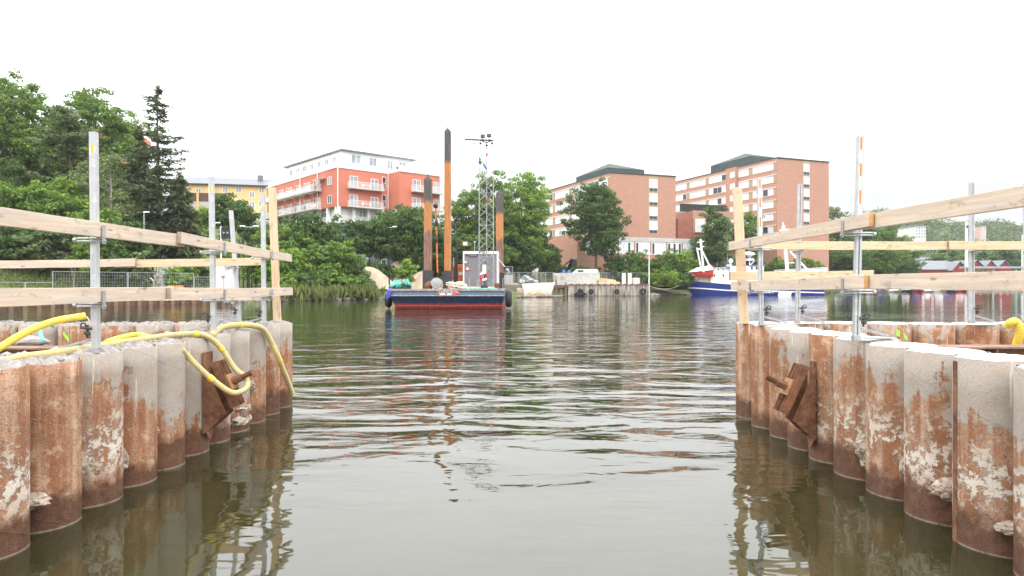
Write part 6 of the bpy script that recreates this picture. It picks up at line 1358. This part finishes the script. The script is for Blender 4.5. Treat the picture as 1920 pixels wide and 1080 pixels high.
def far_block(name, x0, x1, y0, y1, Y, dep, mat, label, nw, nr, roof='roof_grey'):
    X0, X1 = pX(x0, Y), pX(x1, Y); z0, z1 = pZ(y1, Y), pZ(y0, Y); r_ = empty(name, ((X0 + X1) / 2, Y, z0), label, 'building')
    b = MB(); b.box(X0, X1, Y, Y + dep, z0 - 8, z1); b.build('wall', mat, r_); b = MB(); b.box(X0 - .5, X1 + .5, Y - .5, Y + dep + .5, z1, z1 + .6); b.build('roof', roof, r_); f_ = Fac((X0, Y), (X1, Y), 0)
    for i in range(nw):
        for j in range(nr): u = (i + .5) * f_.len / nw; v = z1 - (j + .6) * (z1 - z0) / nr; window(f_, r_, u - .8, u + .8, v - .8, v + .8, 1, 1, fw=.2)
far_block('white_block', 1716, 1736, 424, 446, 430, 20, 'off_white', 'white apartment building on the far wooded hill', 4, 4)
far_block('pink_tower', 1838, 1849, 424, 446, 540, 12, 'pale_pink', 'pinkish tower rising out of the far wooded hill behind an aluminium post', 2, 4)
far_block('blue_shed', 1722, 1745, 489, 500, 300, 12, 'plastic_blue', 'blue-walled shed just above the left end of the red boathouses', 3, 1)
far_block('white_shed', 1733, 1752, 481, 490, 310, 12, 'off_white', 'white shed behind the blue one above the red boathouses', 3, 1)
# footbridge right of the boathouses
r_ = empty('footbridge', (pX(1870, 222), 222, 6), 'grey elevated footbridge crossing in front of the red boathouses', 'footbridge')
b = MB(); b.box(pX(1808, 222), pX(1945, 222), 222, 224.5, pZ(503, 222), pZ(499.5, 222)); b.build('deck', 'zinc', r_)
for x in (1815, 1862, 1905): b = MB(); b.bar((pX(x, 223), 223, -1), (pX(x, 223), 223, pZ(503, 223)), .45); b.build('pier', 'zinc', r_)

# ------------------------------------------------------------------ vegetation
def leaves(name, mat, C, Nrm, S, tint, parent, elong=1.0, droop=None, seed=0):
    """C centres (n,3), Nrm normals, S sizes, tint per leaf: one small bent leaf clump (two triangles) each"""
    rs = np.random.RandomState(seed); n = len(C)
    Nrm = Nrm / (np.linalg.norm(Nrm, axis=1, keepdims=True) + 1e-9)
    r = rs.normal(size=(n, 3)) if droop is None else droop + rs.normal(size=(n, 3)) * .35
    U = r - Nrm * (r * Nrm).sum(1, keepdims=True); U /= (np.linalg.norm(U, axis=1, keepdims=True) + 1e-9); V = np.cross(Nrm, U)
    s = S[:, None]; fold = Nrm * s * rs.uniform(-.35, .35, (n, 1))
    a = C + U * s * elong * .62; b = C + V * s * rs.uniform(.35, .6, (n, 1)) + fold; c = C - U * s * elong * .62; d = C - V * s * rs.uniform(.35, .6, (n, 1)) + fold
    verts = np.stack([a, b, c, d], 1).reshape(-1, 3)
    org = np.array(absloc(parent)) if parent is not None else np.zeros(3)
    me = bpy.data.meshes.new(name); me.materials.append(M[mat])
    me.vertices.add(4 * n); me.vertices.foreach_set('co', (verts - org).astype(np.float32).ravel())
    me.loops.add(4 * n); me.loops.foreach_set('vertex_index', np.arange(4 * n, dtype=np.int32))
    me.polygons.add(n); me.polygons.foreach_set('loop_start', np.arange(0, 4 * n, 4, dtype=np.int32)); me.polygons.foreach_set('loop_total', np.full(n, 4, dtype=np.int32))
    me.update(calc_edges=True)
    at = me.attributes.new('tint', 'FLOAT', 'FACE'); at.data.foreach_set('value', np.clip(tint, 0, 1).astype(np.float32))
    o = bpy.data.objects.new(name, me); COL.objects.link(o)
    if parent is not None: o.parent = parent
    return o
def blob(rs, c, r, n, size, up=.5, core=.35):
    """leaves in a lumpy ball"""
    d = rs.normal(size=(n, 3)); d /= np.linalg.norm(d, axis=1, keepdims=True); q = rs.uniform(core, 1, (n, 1)) ** .6
    C = c + d * r * q; Nn = d * .8 + rs.normal(size=(n, 3)) * .55 + np.array([0, -.05, up]); S = size * rs.uniform(.6, 1.35, n)
    return C, Nn, S
def decid(x, ytop, wpx, Y, label, leaf='leaf_mid', bark='bark', name='deciduous_tree', cat='tree', group=None, dens=1., zb=None, crown0=.12, seed=None, flat=1., lobes=9, size=.30, trunk=True, ragged=.25):
    X = pX(x, Y); g = gz(X, Y) if zb is None else zb; zt = pZ(ytop, Y); H_ = zt - g; W = wpx / F * Y; seed = seed if seed is not None else int(x * 7 + ytop * 3); rs = np.random.RandomState(seed)
    r_ = empty(name, (X, Y, g), label, cat, group)
    zc0 = g + H_ * crown0; Hc = zt - zc0
    # limbs spread to lobes; lobes carry clumps; clumps carry leaves
    lob = []
    for i in range(lobes):
        t = (i + .5) / lobes; zz = zc0 + Hc * (.12 + .76 * t); env = math.sin(math.pi * (.16 + .66 * (t ** .9))) ** .6; a = i * 2.4 + rs.uniform(-.5, .5)
        rr_ = W / 2 * env * rs.uniform(.5, .8); lr = max(.25 * W, .13 * Hc) * (.7 + .45 * env) * rs.uniform(.85, 1.15)
        if i == lobes - 1: rr_ = W * .05; zz = zt - lr * .75
        lob.append((np.array([X + rr_ * math.cos(a), Y + rr_ * math.sin(a) * .8, zz]), lr))
    lob.append((np.array([X, Y, zc0 + Hc * .45]), W * .3))
    Cs, Ns, Ss, Ts = [], [], [], []
    for c, lr in lob:
        ncl = max(8, int(14 * dens * (lr / 1.6) ** 1.25)); lt = rs.uniform(-.12, .12)
        for k in range(ncl):
            d = rs.normal(size=3); d /= np.linalg.norm(d); d[2] = d[2] * .8 + .12
            cc = c + d * lr * rs.uniform(.5, 1. + ragged) * np.array([1, 1, .85 * flat]); cr_ = rs.uniform(.38, .62) * min(1.5, .5 + lr * .42)
            n = int(42 * dens * (cr_ / .8) ** 2 * (.3 / size) ** 1.6) + 8
            a, b, s = blob(rs, cc, np.array([cr_, cr_, cr_ * .62]), n, size); Cs.append(a); Ns.append(b); Ss.append(s); Ts.append(rs.uniform(.25, .75) + lt + rs.normal(size=n) * .16)
        n = int(60 * dens * (lr / 1.5) ** 2); a, b, s = blob(rs, c, np.array([lr, lr, lr * .9]) * .75, n, size * 1.4, core=.1); Cs.append(a); Ns.append(b); Ss.append(s); Ts.append(rs.uniform(.1, .6, n))
    leaves('crown', leaf, np.concatenate(Cs), np.concatenate(Ns), np.concatenate(Ss), np.concatenate(Ts), r_, seed=seed)
    b = MB(); tr = max(.09, H_ * .018); top = Vector((X, Y, zc0 + Hc * .6)); pts = [Vector((X, Y, g - .3)), Vector((X + rs.uniform(-.2, .2), Y, g + (zc0 - g) * .8 + .3)), Vector((X + rs.uniform(-.3, .3), Y, zc0 + Hc * .3)), top]
    b.tube(spline(pts, max(.5, H_ / 12)), [tr * (1 - .75 * i / (len(spline(pts, max(.5, H_ / 12))) - 1)) for i in range(len(spline(pts, max(.5, H_ / 12))))], 8)
    for c, lr in lob[:-1]:
        s = Vector((X, Y, min(c[2] - .3, zc0 + Hc * .35) * .5 + (zc0 + .2) * .5)); m = s.lerp(Vector(c), .5) + Vector((0, 0, .15 * lr)); b.tube([s, m, Vector(c)], [tr * .45, tr * .3, tr * .12], 5)
        for k in range(2): q = Vector(c) + Vector(rs.normal(size=3)) * lr * .5; b.tube([m, q], [tr * .16, tr * .05], 4)
    b.build('trunk', bark, r_)
    return r_
def conifer(x, ytop, wpx, Y, label, leaf='needle', bark='bark', name='spruce_tree', scraggly=.25, droop=.35, zb=None, bare=.08, lean=0, group=None, size=.34, whorl=.62, low=None, dens=1.):
    X = pX(x, Y); g = gz(X, Y) if zb is None else zb; zt = pZ(ytop, Y); H_ = zt - g; W = wpx / F * Y; seed = int(x * 5 + ytop); rs = np.random.RandomState(seed); r_ = empty(name, (X, Y, g), label, 'tree', group)
    Cs, Ns, Ss, Ts, Dr = [], [], [], [], []; b = MB(); tr = H_ * .014 + .06
    b.tube([(X + lean * t * H_ + .1 * math.sin(t * 5), Y, g - .3 + (H_ + .2) * t) for t in np.linspace(0, 1, 12)], [tr * (1 - .9 * t) for t in np.linspace(0, 1, 12)], 8)
    z = g + H_ * bare
    while z < zt - .3:
        t = (z - g) / H_; L0 = W / 2 * (1 - t) ** .58 * (1.0 if t > .12 else .8) + .3; nb = rs.randint(5, 8)
        for k in range(nb):
            if rs.rand() < scraggly: continue
            a = rs.uniform(0, 6.28); L_ = L0 * rs.uniform(.45, 1.2); dx, dy = math.cos(a), math.sin(a); n = int(L_ * 22 * dens) + 6; u = rs.uniform(.12, 1, n) ** .8
            zz = z + rs.uniform(-.25, .25); sag = droop * L_ * (u ** 1.2) - .16 * L_ * (u ** 3); px_ = X + lean * t * H_ + dx * L_ * u; py_ = Y + dy * L_ * u; pz_ = zz - sag
            sp_ = (.12 + .22 * (1 - u)) * L_ * .5 + .12; C = np.stack([px_ + rs.normal(size=n) * sp_ * .8, py_ + rs.normal(size=n) * sp_ * .8, pz_ - np.abs(rs.normal(size=n)) * .22], 1)
            Cs.append(C); Ns.append(rs.normal(size=(n, 3)) * .5 + np.array([0, -.3, .8])); Ss.append(size * rs.uniform(.6, 1.3, n)); Ts.append(rs.uniform(.2, .7) + rs.normal(size=n) * .15); Dr.append(np.tile(np.array([[dx, dy, -.6]]), (n, 1)))
            b.tube([(X + lean * t * H_, Y, zz), (X + lean * t * H_ + dx * L_ * .5, Y + dy * L_ * .5, zz - droop * L_ * .38), (X + lean * t * H_ + dx * L_ * .95, Y + dy * L_ * .95, zz - droop * L_ * .8)], [tr * .22, tr * .14, .015], 4)
        z += whorl * rs.uniform(.7, 1.3)
    n = 30; C = np.stack([X + lean * H_ + rs.normal(size=n) * .2, Y + rs.normal(size=n) * .2, zt - rs.uniform(0, 1.2, n)], 1); Cs.append(C); Ns.append(rs.normal(size=(n, 3))); Ss.append(np.full(n, size * .8)); Ts.append(np.full(n, .5)); Dr.append(np.tile([[0, 0, 1.]], (n, 1)))
    leaves('crown', leaf, np.concatenate(Cs), np.concatenate(Ns), np.concatenate(Ss), np.concatenate(Ts), r_, 1.7, np.concatenate(Dr), seed); b.build('trunk', bark, r_)
    return r_
def pine(x, ytop, wpx, Y, label, bare=.25, zb=None, leaf='needle_pine', dens=1.):
    X = pX(x, Y); g = gz(X, Y) if zb is None else zb; zt = pZ(ytop, Y); H_ = zt - g; W = wpx / F * Y; rs = np.random.RandomState(int(x * 3 + ytop)); r_ = empty('pine_tree', (X, Y, g), label, 'tree'); b = MB(); tr = H_ * .016
    b.tube([(X + .2 * math.sin(t * 4), Y, g - .3 + H_ * t) for t in np.linspace(0, 1, 10)], [tr * (1 - .75 * t) for t in np.linspace(0, 1, 10)], 8); Cs, Ns, Ss, Ts = [], [], [], []
    z = g + H_ * bare
    while z < zt:
        t = (z - g - H_ * bare) / (H_ * (1 - bare)); L0 = W / 2 * (math.sin(math.pi * min(1, .22 + .78 * t)) ** .6 * .95 + .1)
        for k in range(4):
            a = rs.uniform(0, 6.28); L_ = L0 * rs.uniform(.45, 1.05); e_ = np.array([X + math.cos(a) * L_, Y + math.sin(a) * L_, z + L_ * .12]); b.tube([(X, Y, z - .3), tuple((np.array([X, Y, z]) + e_) / 2), tuple(e_)], [tr * .3, tr * .2, .03], 4)
            for q in range(max(2, int(L_ * 1.1))):
                cc = np.array([X, Y, z]) * (1 - (q + 1) / (int(L_ * 1.1) + 1.)) + e_ * ((q + 1) / (int(L_ * 1.1) + 1.)) + rs.normal(size=3) * .35; cr_ = rs.uniform(.6, 1.0); n = int(46 * dens)
                a_, n_, s_ = blob(rs, cc, np.array([cr_ * 1.25, cr_ * 1.25, cr_ * .42]), n, .30, up=.9); Cs.append(a_); Ns.append(n_); Ss.append(s_); Ts.append(rs.uniform(.25, .75) + rs.normal(size=n) * .15)
        z += rs.uniform(.7, 1.2)
    leaves('crown', leaf, np.concatenate(Cs), np.concatenate(Ns), np.concatenate(Ss), np.concatenate(Ts), r_, 1.3, None, 3); b.build('trunk', 'red_bark', r_)
def birch(x, ytop, wpx, Y, label, leaf='leaf_birch', zb=None):
    X = pX(x, Y); g = gz(X, Y) if zb is None else zb; zt = pZ(ytop, Y); H_ = zt - g; W = wpx / F * Y; rs = np.random.RandomState(int(x * 9 + ytop)); r_ = empty('birch_tree', (X, Y, g), label, 'tree'); b = MB(); tr = H_ * .012 + .03; Cs, Ns, Ss, Ts = [], [], [], []
    b.tube([(X + .25 * math.sin(t * 3), Y, g - .3 + H_ * t) for t in np.linspace(0, .95, 10)], [tr * (1 - .85 * t) for t in np.linspace(0, 1, 10)], 8)
    for k in range(int(46 * max(.6, W / 6))):
        t = rs.uniform(.12, 1); env = W / 2 * math.sin(math.pi * (.12 + .8 * t)) ** .8; a = rs.uniform(0, 6.28); q = env * rs.uniform(.15, 1); c = np.array([X + q * math.cos(a), Y + q * math.sin(a), g + H_ * t * .97 + .2]); ln = rs.uniform(.8, 1.9); n = 65
        b.tube([(X, Y, c[2] - q * .5), (c[0], c[1], c[2])], [.05, .015], 4); u = rs.rand(n, 1)
        C = c + np.concatenate([rs.normal(size=(n, 2)) * (.22 + .35 * u), -u * ln + .2], 1); Cs.append(C); Ns.append(rs.normal(size=(n, 3)) + np.array([0, -.3, .3])); Ss.append(.24 * rs.uniform(.6, 1.3, n)); Ts.append(rs.uniform(.25, .8) + rs.normal(size=n) * .15)
    leaves('crown', leaf, np.concatenate(Cs), np.concatenate(Ns), np.concatenate(Ss), np.concatenate(Ts), r_, 1.3, None, 4); b.build('trunk', 'pale_bark', r_)
D = decid
# --- left wood
D(35, 143, 195, 108, 'tallest broad green deciduous tree at the top of the left wood', lobes=12, zb=10)
D(165, 160, 160, 112, 'tall leafy deciduous tree right of the tallest one in the left wood', lobes=12, zb=10)
D(218, 215, 90, 110, 'narrower deciduous tree at the right shoulder of the left wood, near the dark spruce', 'leaf_mid', lobes=8, zb=10)
pine(130, 208, 165, 96, 'big layered pine tree in front of the tall deciduous trees of the left wood', .15)
conifer(296, 160, 150, 92, 'tall scraggly dark spruce standing apart against the sky at left', 'needle', scraggly=.40, droop=.12, bare=.12, size=.26, whorl=.62, dens=.9)
conifer(262, 235, 60, 96, 'thinner spruce just left of the tall scraggly spruce', 'needle', scraggly=.4, droop=.3, bare=.05)
conifer(338, 322, 90, 90, 'dense dark drooping spruce below the yellow house', 'needle', scraggly=.1, droop=.6, bare=.02, size=.34, whorl=.42)
conifer(285, 330, 85, 89, 'dense dark low spruce at the foot of the scraggly one', 'needle', scraggly=.12, droop=.6, bare=.02, whorl=.42)
birch(205, 282, 110, 88, 'pale grey-green weeping birch in front of the left pine')
birch(160, 300, 70, 90, 'smaller pale birch left of the weeping birch')
D(62, 345, 150, 86, 'mid-green rounded tree on the slope at far left', 'leaf_mid', zb=5)
D(10, 300, 90, 92, 'green tree cut off by the left photo edge', 'leaf_dark', zb=6)
D(125, 335, 110, 88, 'bright green bushy tree right of the mid-green rounded tree', 'leaf_bright', zb=5)
D(185, 395, 100, 83, 'bushy green tree under the weeping birch', 'leaf_mid', zb=4)
D(240, 410, 80, 82, 'dark leafy tree between birch and dark spruces', 'leaf_dark', zb=3.5)
D(30, 420, 120, 80, 'dark spreading tree low on the bank at the left edge', 'leaf_dark', zb=3.6, crown0=.25)
pine(95, 435, 130, 79, 'low spreading pine over the brown bank', .38)
D(165, 452, 60, 78, 'small green shrub-like tree on the brown bank', 'leaf_mid', zb=2.2, crown0=.02)
D(215, 455, 60, 79, 'dark bush at the foot of the slope left of the lamp mast', 'leaf_dark', zb=2.4, crown0=.0, name='shrub', cat='shrub')
D(262, 470, 40, 80, 'small blue-green bush behind the mesh fence', 'leaf_birch', zb=1.6, crown0=.0, name='shrub', cat='shrub')
D(330, 500, 38, 83, 'light green shrub to the right of the graffiti wall', 'leaf_bright', zb=1.3, crown0=.0, name='shrub', cat='shrub')
D(352, 498, 40, 85, 'second shrub between graffiti wall and white kiosk', 'leaf_mid', zb=1.3, crown0=.0, name='shrub', cat='shrub')
D(378, 392, 62, 128, 'yellow-green bush on the grassy slope below the brown fence', 'leaf_bright', crown0=.0, name='shrub', cat='shrub', zb=13)
D(362, 420, 60, 112, 'green bush lower on the grassy slope', 'leaf_mid', crown0=.0, name='shrub', cat='shrub', zb=9)
D(423, 360, 60, 126, 'dark green tree in front of the yellow house, left of a pair', 'leaf_dark', zb=11)
D(455, 378, 62, 122, 'dark green tree in front of the yellow house, right of a pair', 'leaf_dark', zb=10)
D(478, 425, 40, 112, 'small dark tree beside the two-headed street lamp', 'leaf_dark', zb=8)
D(352, 460, 60, 95, 'pale green shrub under the dense drooping spruce', 'leaf_mid', zb=4, crown0=0, name='shrub', cat='shrub')
# bare grey little tree
rq = random.Random(9); b = MB(); X, Y = pX(138, 77), 77.; g = gz(X, Y)
def twig(p, d, L_, r_, n):
    q = p + d * L_; b.tube([p, p.lerp(q, .5) + Vector((rq.uniform(-.08, .08), 0, 0)) * L_, q], [r_, r_ * .8, r_ * .55], 4)
    if n:
        for k in range(3): dd = (d + Vector((rq.uniform(-.8, .8), rq.uniform(-.5, .5), rq.uniform(-.25, .5)))).normalized(); twig(q if k else p.lerp(q, .7), dd, L_ * .72, r_ * .5, n - 1)
twig(Vector((X, Y, g - .1)), Vector((.05, 0, 1)), 1.5, .07, 5); tag(b.build('bare_tree', 'dry_twigs'), 'small bare grey leafless tree on the brown bank', 'tree')
# --- middle left, before the coral block
D(515, 425, 80, 108, 'green tree behind the wooden post at the left edge of the coral block', 'leaf_mid', zb=3)
D(548, 415, 85, 112, 'rounded green tree below the coral balconies', 'leaf_mid', zb=4)
D(592, 404, 100, 114, 'dark rounded tree below the left corner of the coral block', 'leaf_dark', zb=4, lobes=10)
D(505, 462, 90, 96, 'bright yellow-green tree behind the left guardrail corner', 'leaf_bright', zb=1.8, crown0=.05)
D(548, 470, 70, 97, 'bright green waterside tree right of the raw wooden post', 'leaf_bright', zb=1.5, crown0=.05)
D(598, 460, 78, 100, 'mid-green waterside tree in the centre of the left shore clump', 'leaf_mid', zb=1.5, crown0=.03)
D(640, 452, 72, 102, 'loose green waterside tree left of the sand heaps', 'leaf_mid', zb=1.5, crown0=.03)
D(692, 412, 96, 118, 'dark tree in front of the grey lower storeys of the coral block', 'leaf_dark', zb=4, crown0=.35)
D(762, 388, 116, 119, 'big rounded dark tree right of the lamp mast, behind the barge', 'leaf_dark', zb=3, crown0=.2, lobes=11)
D(722, 500, 46, 116, 'low dark bush between the sand heaps and the coral block', 'leaf_dark', crown0=0, name='shrub', cat='shrub', zb=3)
D(668, 476, 48, 103, 'pale yellowish shrub in front of the sand heap', 'leaf_birch', zb=1.5, crown0=.0, name='shrub', cat='shrub', ragged=.5)
D(620, 510, 60, 98, 'leafy dark bush hanging over the water in the shore clump', 'leaf_mid', zb=1.2, crown0=0, name='shrub', cat='shrub')
D(655, 520, 56, 100, 'rounded shrub at the water below the pale shrub', 'leaf_mid', zb=1.1, crown0=0, name='shrub', cat='shrub')
D(575, 515, 60, 95, 'low shrub at the waterline left in the shore clump', 'leaf_dark', zb=1.2, crown0=0, name='shrub', cat='shrub')
D(690, 525, 34, 104, 'small pale shrub where the sand reaches the water', 'leaf_birch', zb=1.0, crown0=0, name='shrub', cat='shrub')
D(762, 486, 36, 104, 'small light green tree standing just behind the turquoise netting', 'leaf_bright', zb=1.4, crown0=.22, ragged=.4, size=.24)
D(535, 520, 50, 92, 'low leafy bush right behind the left corner pile', 'leaf_mid', zb=1.2, crown0=0, name='shrub', cat='shrub')
# --- behind the barge
D(825, 430, 90, 122, 'dark tree between the two tallest spud legs', 'leaf_dark', zb=2)
D(872, 358, 90, 134, 'green tree left of the lattice mast', 'leaf_mid', zb=3)
D(915, 325, 100, 136, 'tall green tree behind the top of the lattice mast', 'leaf_mid', zb=3, lobes=11)
D(880, 450, 80, 124, 'dark leafy tree behind the cabin roof', 'leaf_dark', zb=2)
D(985, 323, 98, 144, 'tall bright green tree right of the lattice mast', 'leaf_bright', zb=3, lobes=14)
D(945, 390, 70, 143, 'mid-green tree behind the right spud leg', 'leaf_mid', zb=3)
D(968, 440, 90, 142, 'dark tree under the bright green one', 'leaf_dark', zb=3)
D(1012, 430, 60, 148, 'dark green tree at the left foot of the first brick block', 'leaf_dark', zb=3)
D(1038, 462, 40, 151, 'small loose green tree before the corner of the first brick block', 'leaf_mid', zb=3)
D(1118, 338, 104, 148, 'large dark green maple-like tree in front of the first brick gable', 'leaf_dark', zb=3.2, crown0=.2, lobes=13)
for x, yt, w_, Y, lf, l in ((1092, 500, 50, 150, 'leaf_mid', 'bush at the foot of the large maple-like tree'), (1160, 478, 60, 150, 'leaf_dark', 'spreading shrub right of the large maple-like tree'), (1195, 470, 56, 152, 'leaf_mid', 'green shrub under the pale window band'),
                            (1232, 482, 48, 148, 'leaf_dark', 'dark shrub just right of the jetty mast'), (1255, 470, 56, 152, 'leaf_mid', 'mid-green shrub left of the blue boat'), (1282, 468, 44, 154, 'leaf_bright', 'light green shrub above the bow of the blue boat'),
                            (1245, 508, 60, 147, 'leaf_bright', 'low light shrub on the stony shore between jetty and boat'), (1275, 515, 46, 150, 'leaf_dark', 'dark overhanging shrub at the waterline by the boat bow'), (1052, 496, 26, 150, 'leaf_birch', 'dry-looking shrub left behind the concrete block'), (1175, 505, 60, 149, 'leaf_mid', 'low hedge-like shrub behind the site fence'), (1210, 510, 40, 149, 'leaf_mid', 'small low shrub at the foot of the jetty mast')):
    D(x, yt, w_, Y, l, lf, zb=2.2, crown0=0, name='shrub', cat='shrub')
# --- right: behind the boat
D(1342, 388, 84, 166, 'dark rounded tree behind the fore mast of the blue boat', 'leaf_dark', zb=2.5, lobes=10)
birch(1362, 403, 66, 162, 'pale willow-like tree in front of the dark rounded tree', zb=2)
D(1405, 398, 48, 168, 'olive green tree behind the right wooden post', 'leaf_mid', zb=2)
D(1312, 450, 46, 162, 'small dark tree left of the fore mast', 'leaf_dark', zb=2)
D(1462, 488, 60, 168, 'green bush above the wheelhouse roof', 'leaf_mid', zb=2, crown0=0, name='shrub', cat='shrub')
D(1510, 485, 66, 176, 'green bush between the two right aluminium posts', 'leaf_mid', zb=2, crown0=0, name='shrub', cat='shrub')
D(1563, 390, 34, 215, 'slim grey-green tree at the right edge of the tall brick block', 'leaf_birch', zb=2)
D(1590, 400, 50, 222, 'dark tree right of the slim grey-green one', 'leaf_dark', zb=2)
D(1560, 450, 60, 205, 'mid-green tree at the foot of the tall brick block', 'leaf_mid', zb=2)
D(1625, 418, 66, 215, 'rounded dark tree right behind the nearest right post', 'leaf_dark', zb=2)
D(1668, 415, 64, 222, 'tall green tree left of the far white apartment building', 'leaf_mid', zb=2)
D(1650, 455, 70, 205, 'broad green tree between the two right planks', 'leaf_mid', zb=2)
D(1698, 440, 46, 225, 'green tree directly left of the red boathouses', 'leaf_mid', zb=2)
D(1600, 470, 70, 200, 'low wide tree above the moored motorboats', 'leaf_dark', zb=2)
D(1690, 478, 50, 212, 'low dark tree by the first red boathouse', 'leaf_dark', zb=2)
for k, (x, yt, w_) in enumerate(((1752, 478, 34), (1785, 470, 36), (1812, 462, 34), (1842, 470, 36), (1870, 462, 40), (1905, 470, 40), (1765, 462, 30), (1888, 448, 34))):
    D(x, yt, w_, 300 + (k % 3) * 6, f'green tree behind the red boathouses, {ordn[k]} by distance from the left' if False else ['pale green tree behind the long red boathouse', 'tree behind the boathouse gable left of the flagpole', 'tree right behind the top of the flagpole', 'tree behind the gable right of the flagpole', 'broad tree behind the second boathouse from the right', 'tree behind the rightmost red boathouse', 'smaller tree rising over the long grey boathouse roof', 'taller tree rising above the rightmost boathouses'][k], ['leaf_mid', 'leaf_dark'][k % 2], zb=3, crown0=.05, size=.6, lobes=6)
# far wood on the hill, undergrowth, reeds (nobody could count them)
def scatter(name, label, cat, mat, pts, size, per, rad, seed, up=.5, elong=1., droop=None):
    rs = np.random.RandomState(seed); Cs, Ns, Ss, Ts = [], [], [], []
    for (x, y, z, s) in pts:
        a, n_, s_ = blob(rs, np.array([x, y, z]), np.array([rad, rad, rad * .9]) * s, per, size, up); Cs.append(a); Ns.append(n_); Ss.append(s_); Ts.append(rs.uniform(.1, .9) + rs.normal(size=per) * .12)
    o = leaves(name, mat, np.concatenate(Cs), np.concatenate(Ns), np.concatenate(Ss), np.concatenate(Ts), None, elong, droop, seed); tag(o, label, cat, kind='stuff')
rs = np.random.RandomState(77); pts = []
for k in range(1100):
    y = rs.uniform(440, 660); x = rs.uniform(.5, .86) * y; z = float(hillz(np.array(x), np.array(y))); s = rs.uniform(.6, 1.35); pts.append((x, y, z + 3.5 * s, s))
scatter('far_wood', 'hazy wood covering the far hill at right', 'wood', 'far_leaf', pts, 1.5, 34, 5.2, 5)
pts = []
for k in range(420):
    Y = rs.uniform(250, 300); x = rs.uniform(1540, 1935); X = pX(x, Y); pts.append((X, Y + 18, 3 + rs.uniform(0, 6), rs.uniform(.7, 1.2)))
scatter('shore_wood', 'continuous dark green wood edge behind the right shore', 'wood', 'leaf_dark', pts, .8, 40, 3.2, 6)
pts = []
for k in range(900):
    Y = rs.uniform(72, 130); x = rs.uniform(-60, 510); X = pX(x, Y); d = float(shore_d(np.array(X), np.array(Y)))
    if d < 13 or (x > 330 and Y > 100 and rs.rand() < .5) or (x < 230 and Y < 88): continue
    pts.append((X, Y, gz(X, Y) + .5, rs.uniform(.5, 1.5)))
scatter('undergrowth', 'leafy undergrowth covering the slope of the left wood', 'undergrowth', 'leaf_mid', pts, .34, 70, 1.3, 8)
pts = []
for k in range(520):
    Y = rs.uniform(104, 160); x = rs.uniform(500, 1300); X = pX(x, Y); d = float(shore_d(np.array(X), np.array(Y)))
    if d < 14 or (640 < x < 900 and Y < 124): continue
    pts.append((X, Y, gz(X, Y) + .4, rs.uniform(.5, 1.4)))
scatter('undergrowth', 'mixed bushes filling the ground below the coral and brick blocks', 'undergrowth', 'leaf_dark', pts, .36, 70, 1.4, 9)
pts = []
for k in range(110):
    t = rs.choice([.15, .4, .62, .8]) + rs.normal() * .05; (x0, y0), (x1, y1) = ((-31, 84), (-19, 105)); X = x0 + (x1 - x0) * t + rs.uniform(-.8, 1.2); Y = y0 + (y1 - y0) * t; pts.append((X, Y, .9 + rs.uniform(0, .5), 1))
n = 14; C = np.array([[p[0] + rs.normal() * .25, p[1] + rs.normal() * .25, p[2] + rs.uniform(-.5, .4)] for p in pts for _ in range(n)]); tag(leaves('reeds', 'reed', C, rs.normal(size=C.shape) * np.array([1, 1, .15]) + np.array([0, -.5, 0]), rs.uniform(.25, .4, len(C)), rs.rand(len(C)), None, 3.6, np.tile([[0, 0, 1.]], (len(C), 1)), 3), 'reeds growing along the left shore clump', 'reeds', kind='stuff')
# grass tufts on the brown bank
C = []
for k in range(9000):
    Y = rs.uniform(66, 86); X = pX(rs.uniform(-60, 500), Y); d = float(shore_d(np.array(X), np.array(Y)))
    if d > 5: C.append((X, Y, gz(X, Y) + .1))
C = np.array(C); tag(leaves('grass_tufts', 'reed', C, rs.normal(size=C.shape) * np.array([1, 1, .3]) + np.array([0, -.4, 0]), rs.uniform(.12, .26, len(C)), rs.rand(len(C)), None, 2., np.tile([[0, 0, 1.]], (len(C), 1)), 13), 'dry grass tufts on the bank behind the left quay', 'grass', kind='stuff')
# ------------------------------------------------------------------ haze
hb = MB().box(-420, 900, -10, 905, -4, 100); o = hb.build('haze', 'concrete', loc=(0, 0, 0)); tag(o, kind='stuff')
hm = bpy.data.materials.new('haze_air'); hm.use_nodes = True; t_ = hm.node_tree; t_.nodes.clear(); oo = t_.nodes.new('ShaderNodeOutputMaterial'); vp = t_.nodes.new('ShaderNodeVolumePrincipled')
vp.inputs['Color'].default_value = (.93, .95, 1, 1); vp.inputs['Density'].default_value = .00018; vp.inputs['Anisotropy'].default_value = .2; t_.links.new(vp.outputs[0], oo.inputs['Volume'])
o.data.materials.clear(); o.data.materials.append(hm)
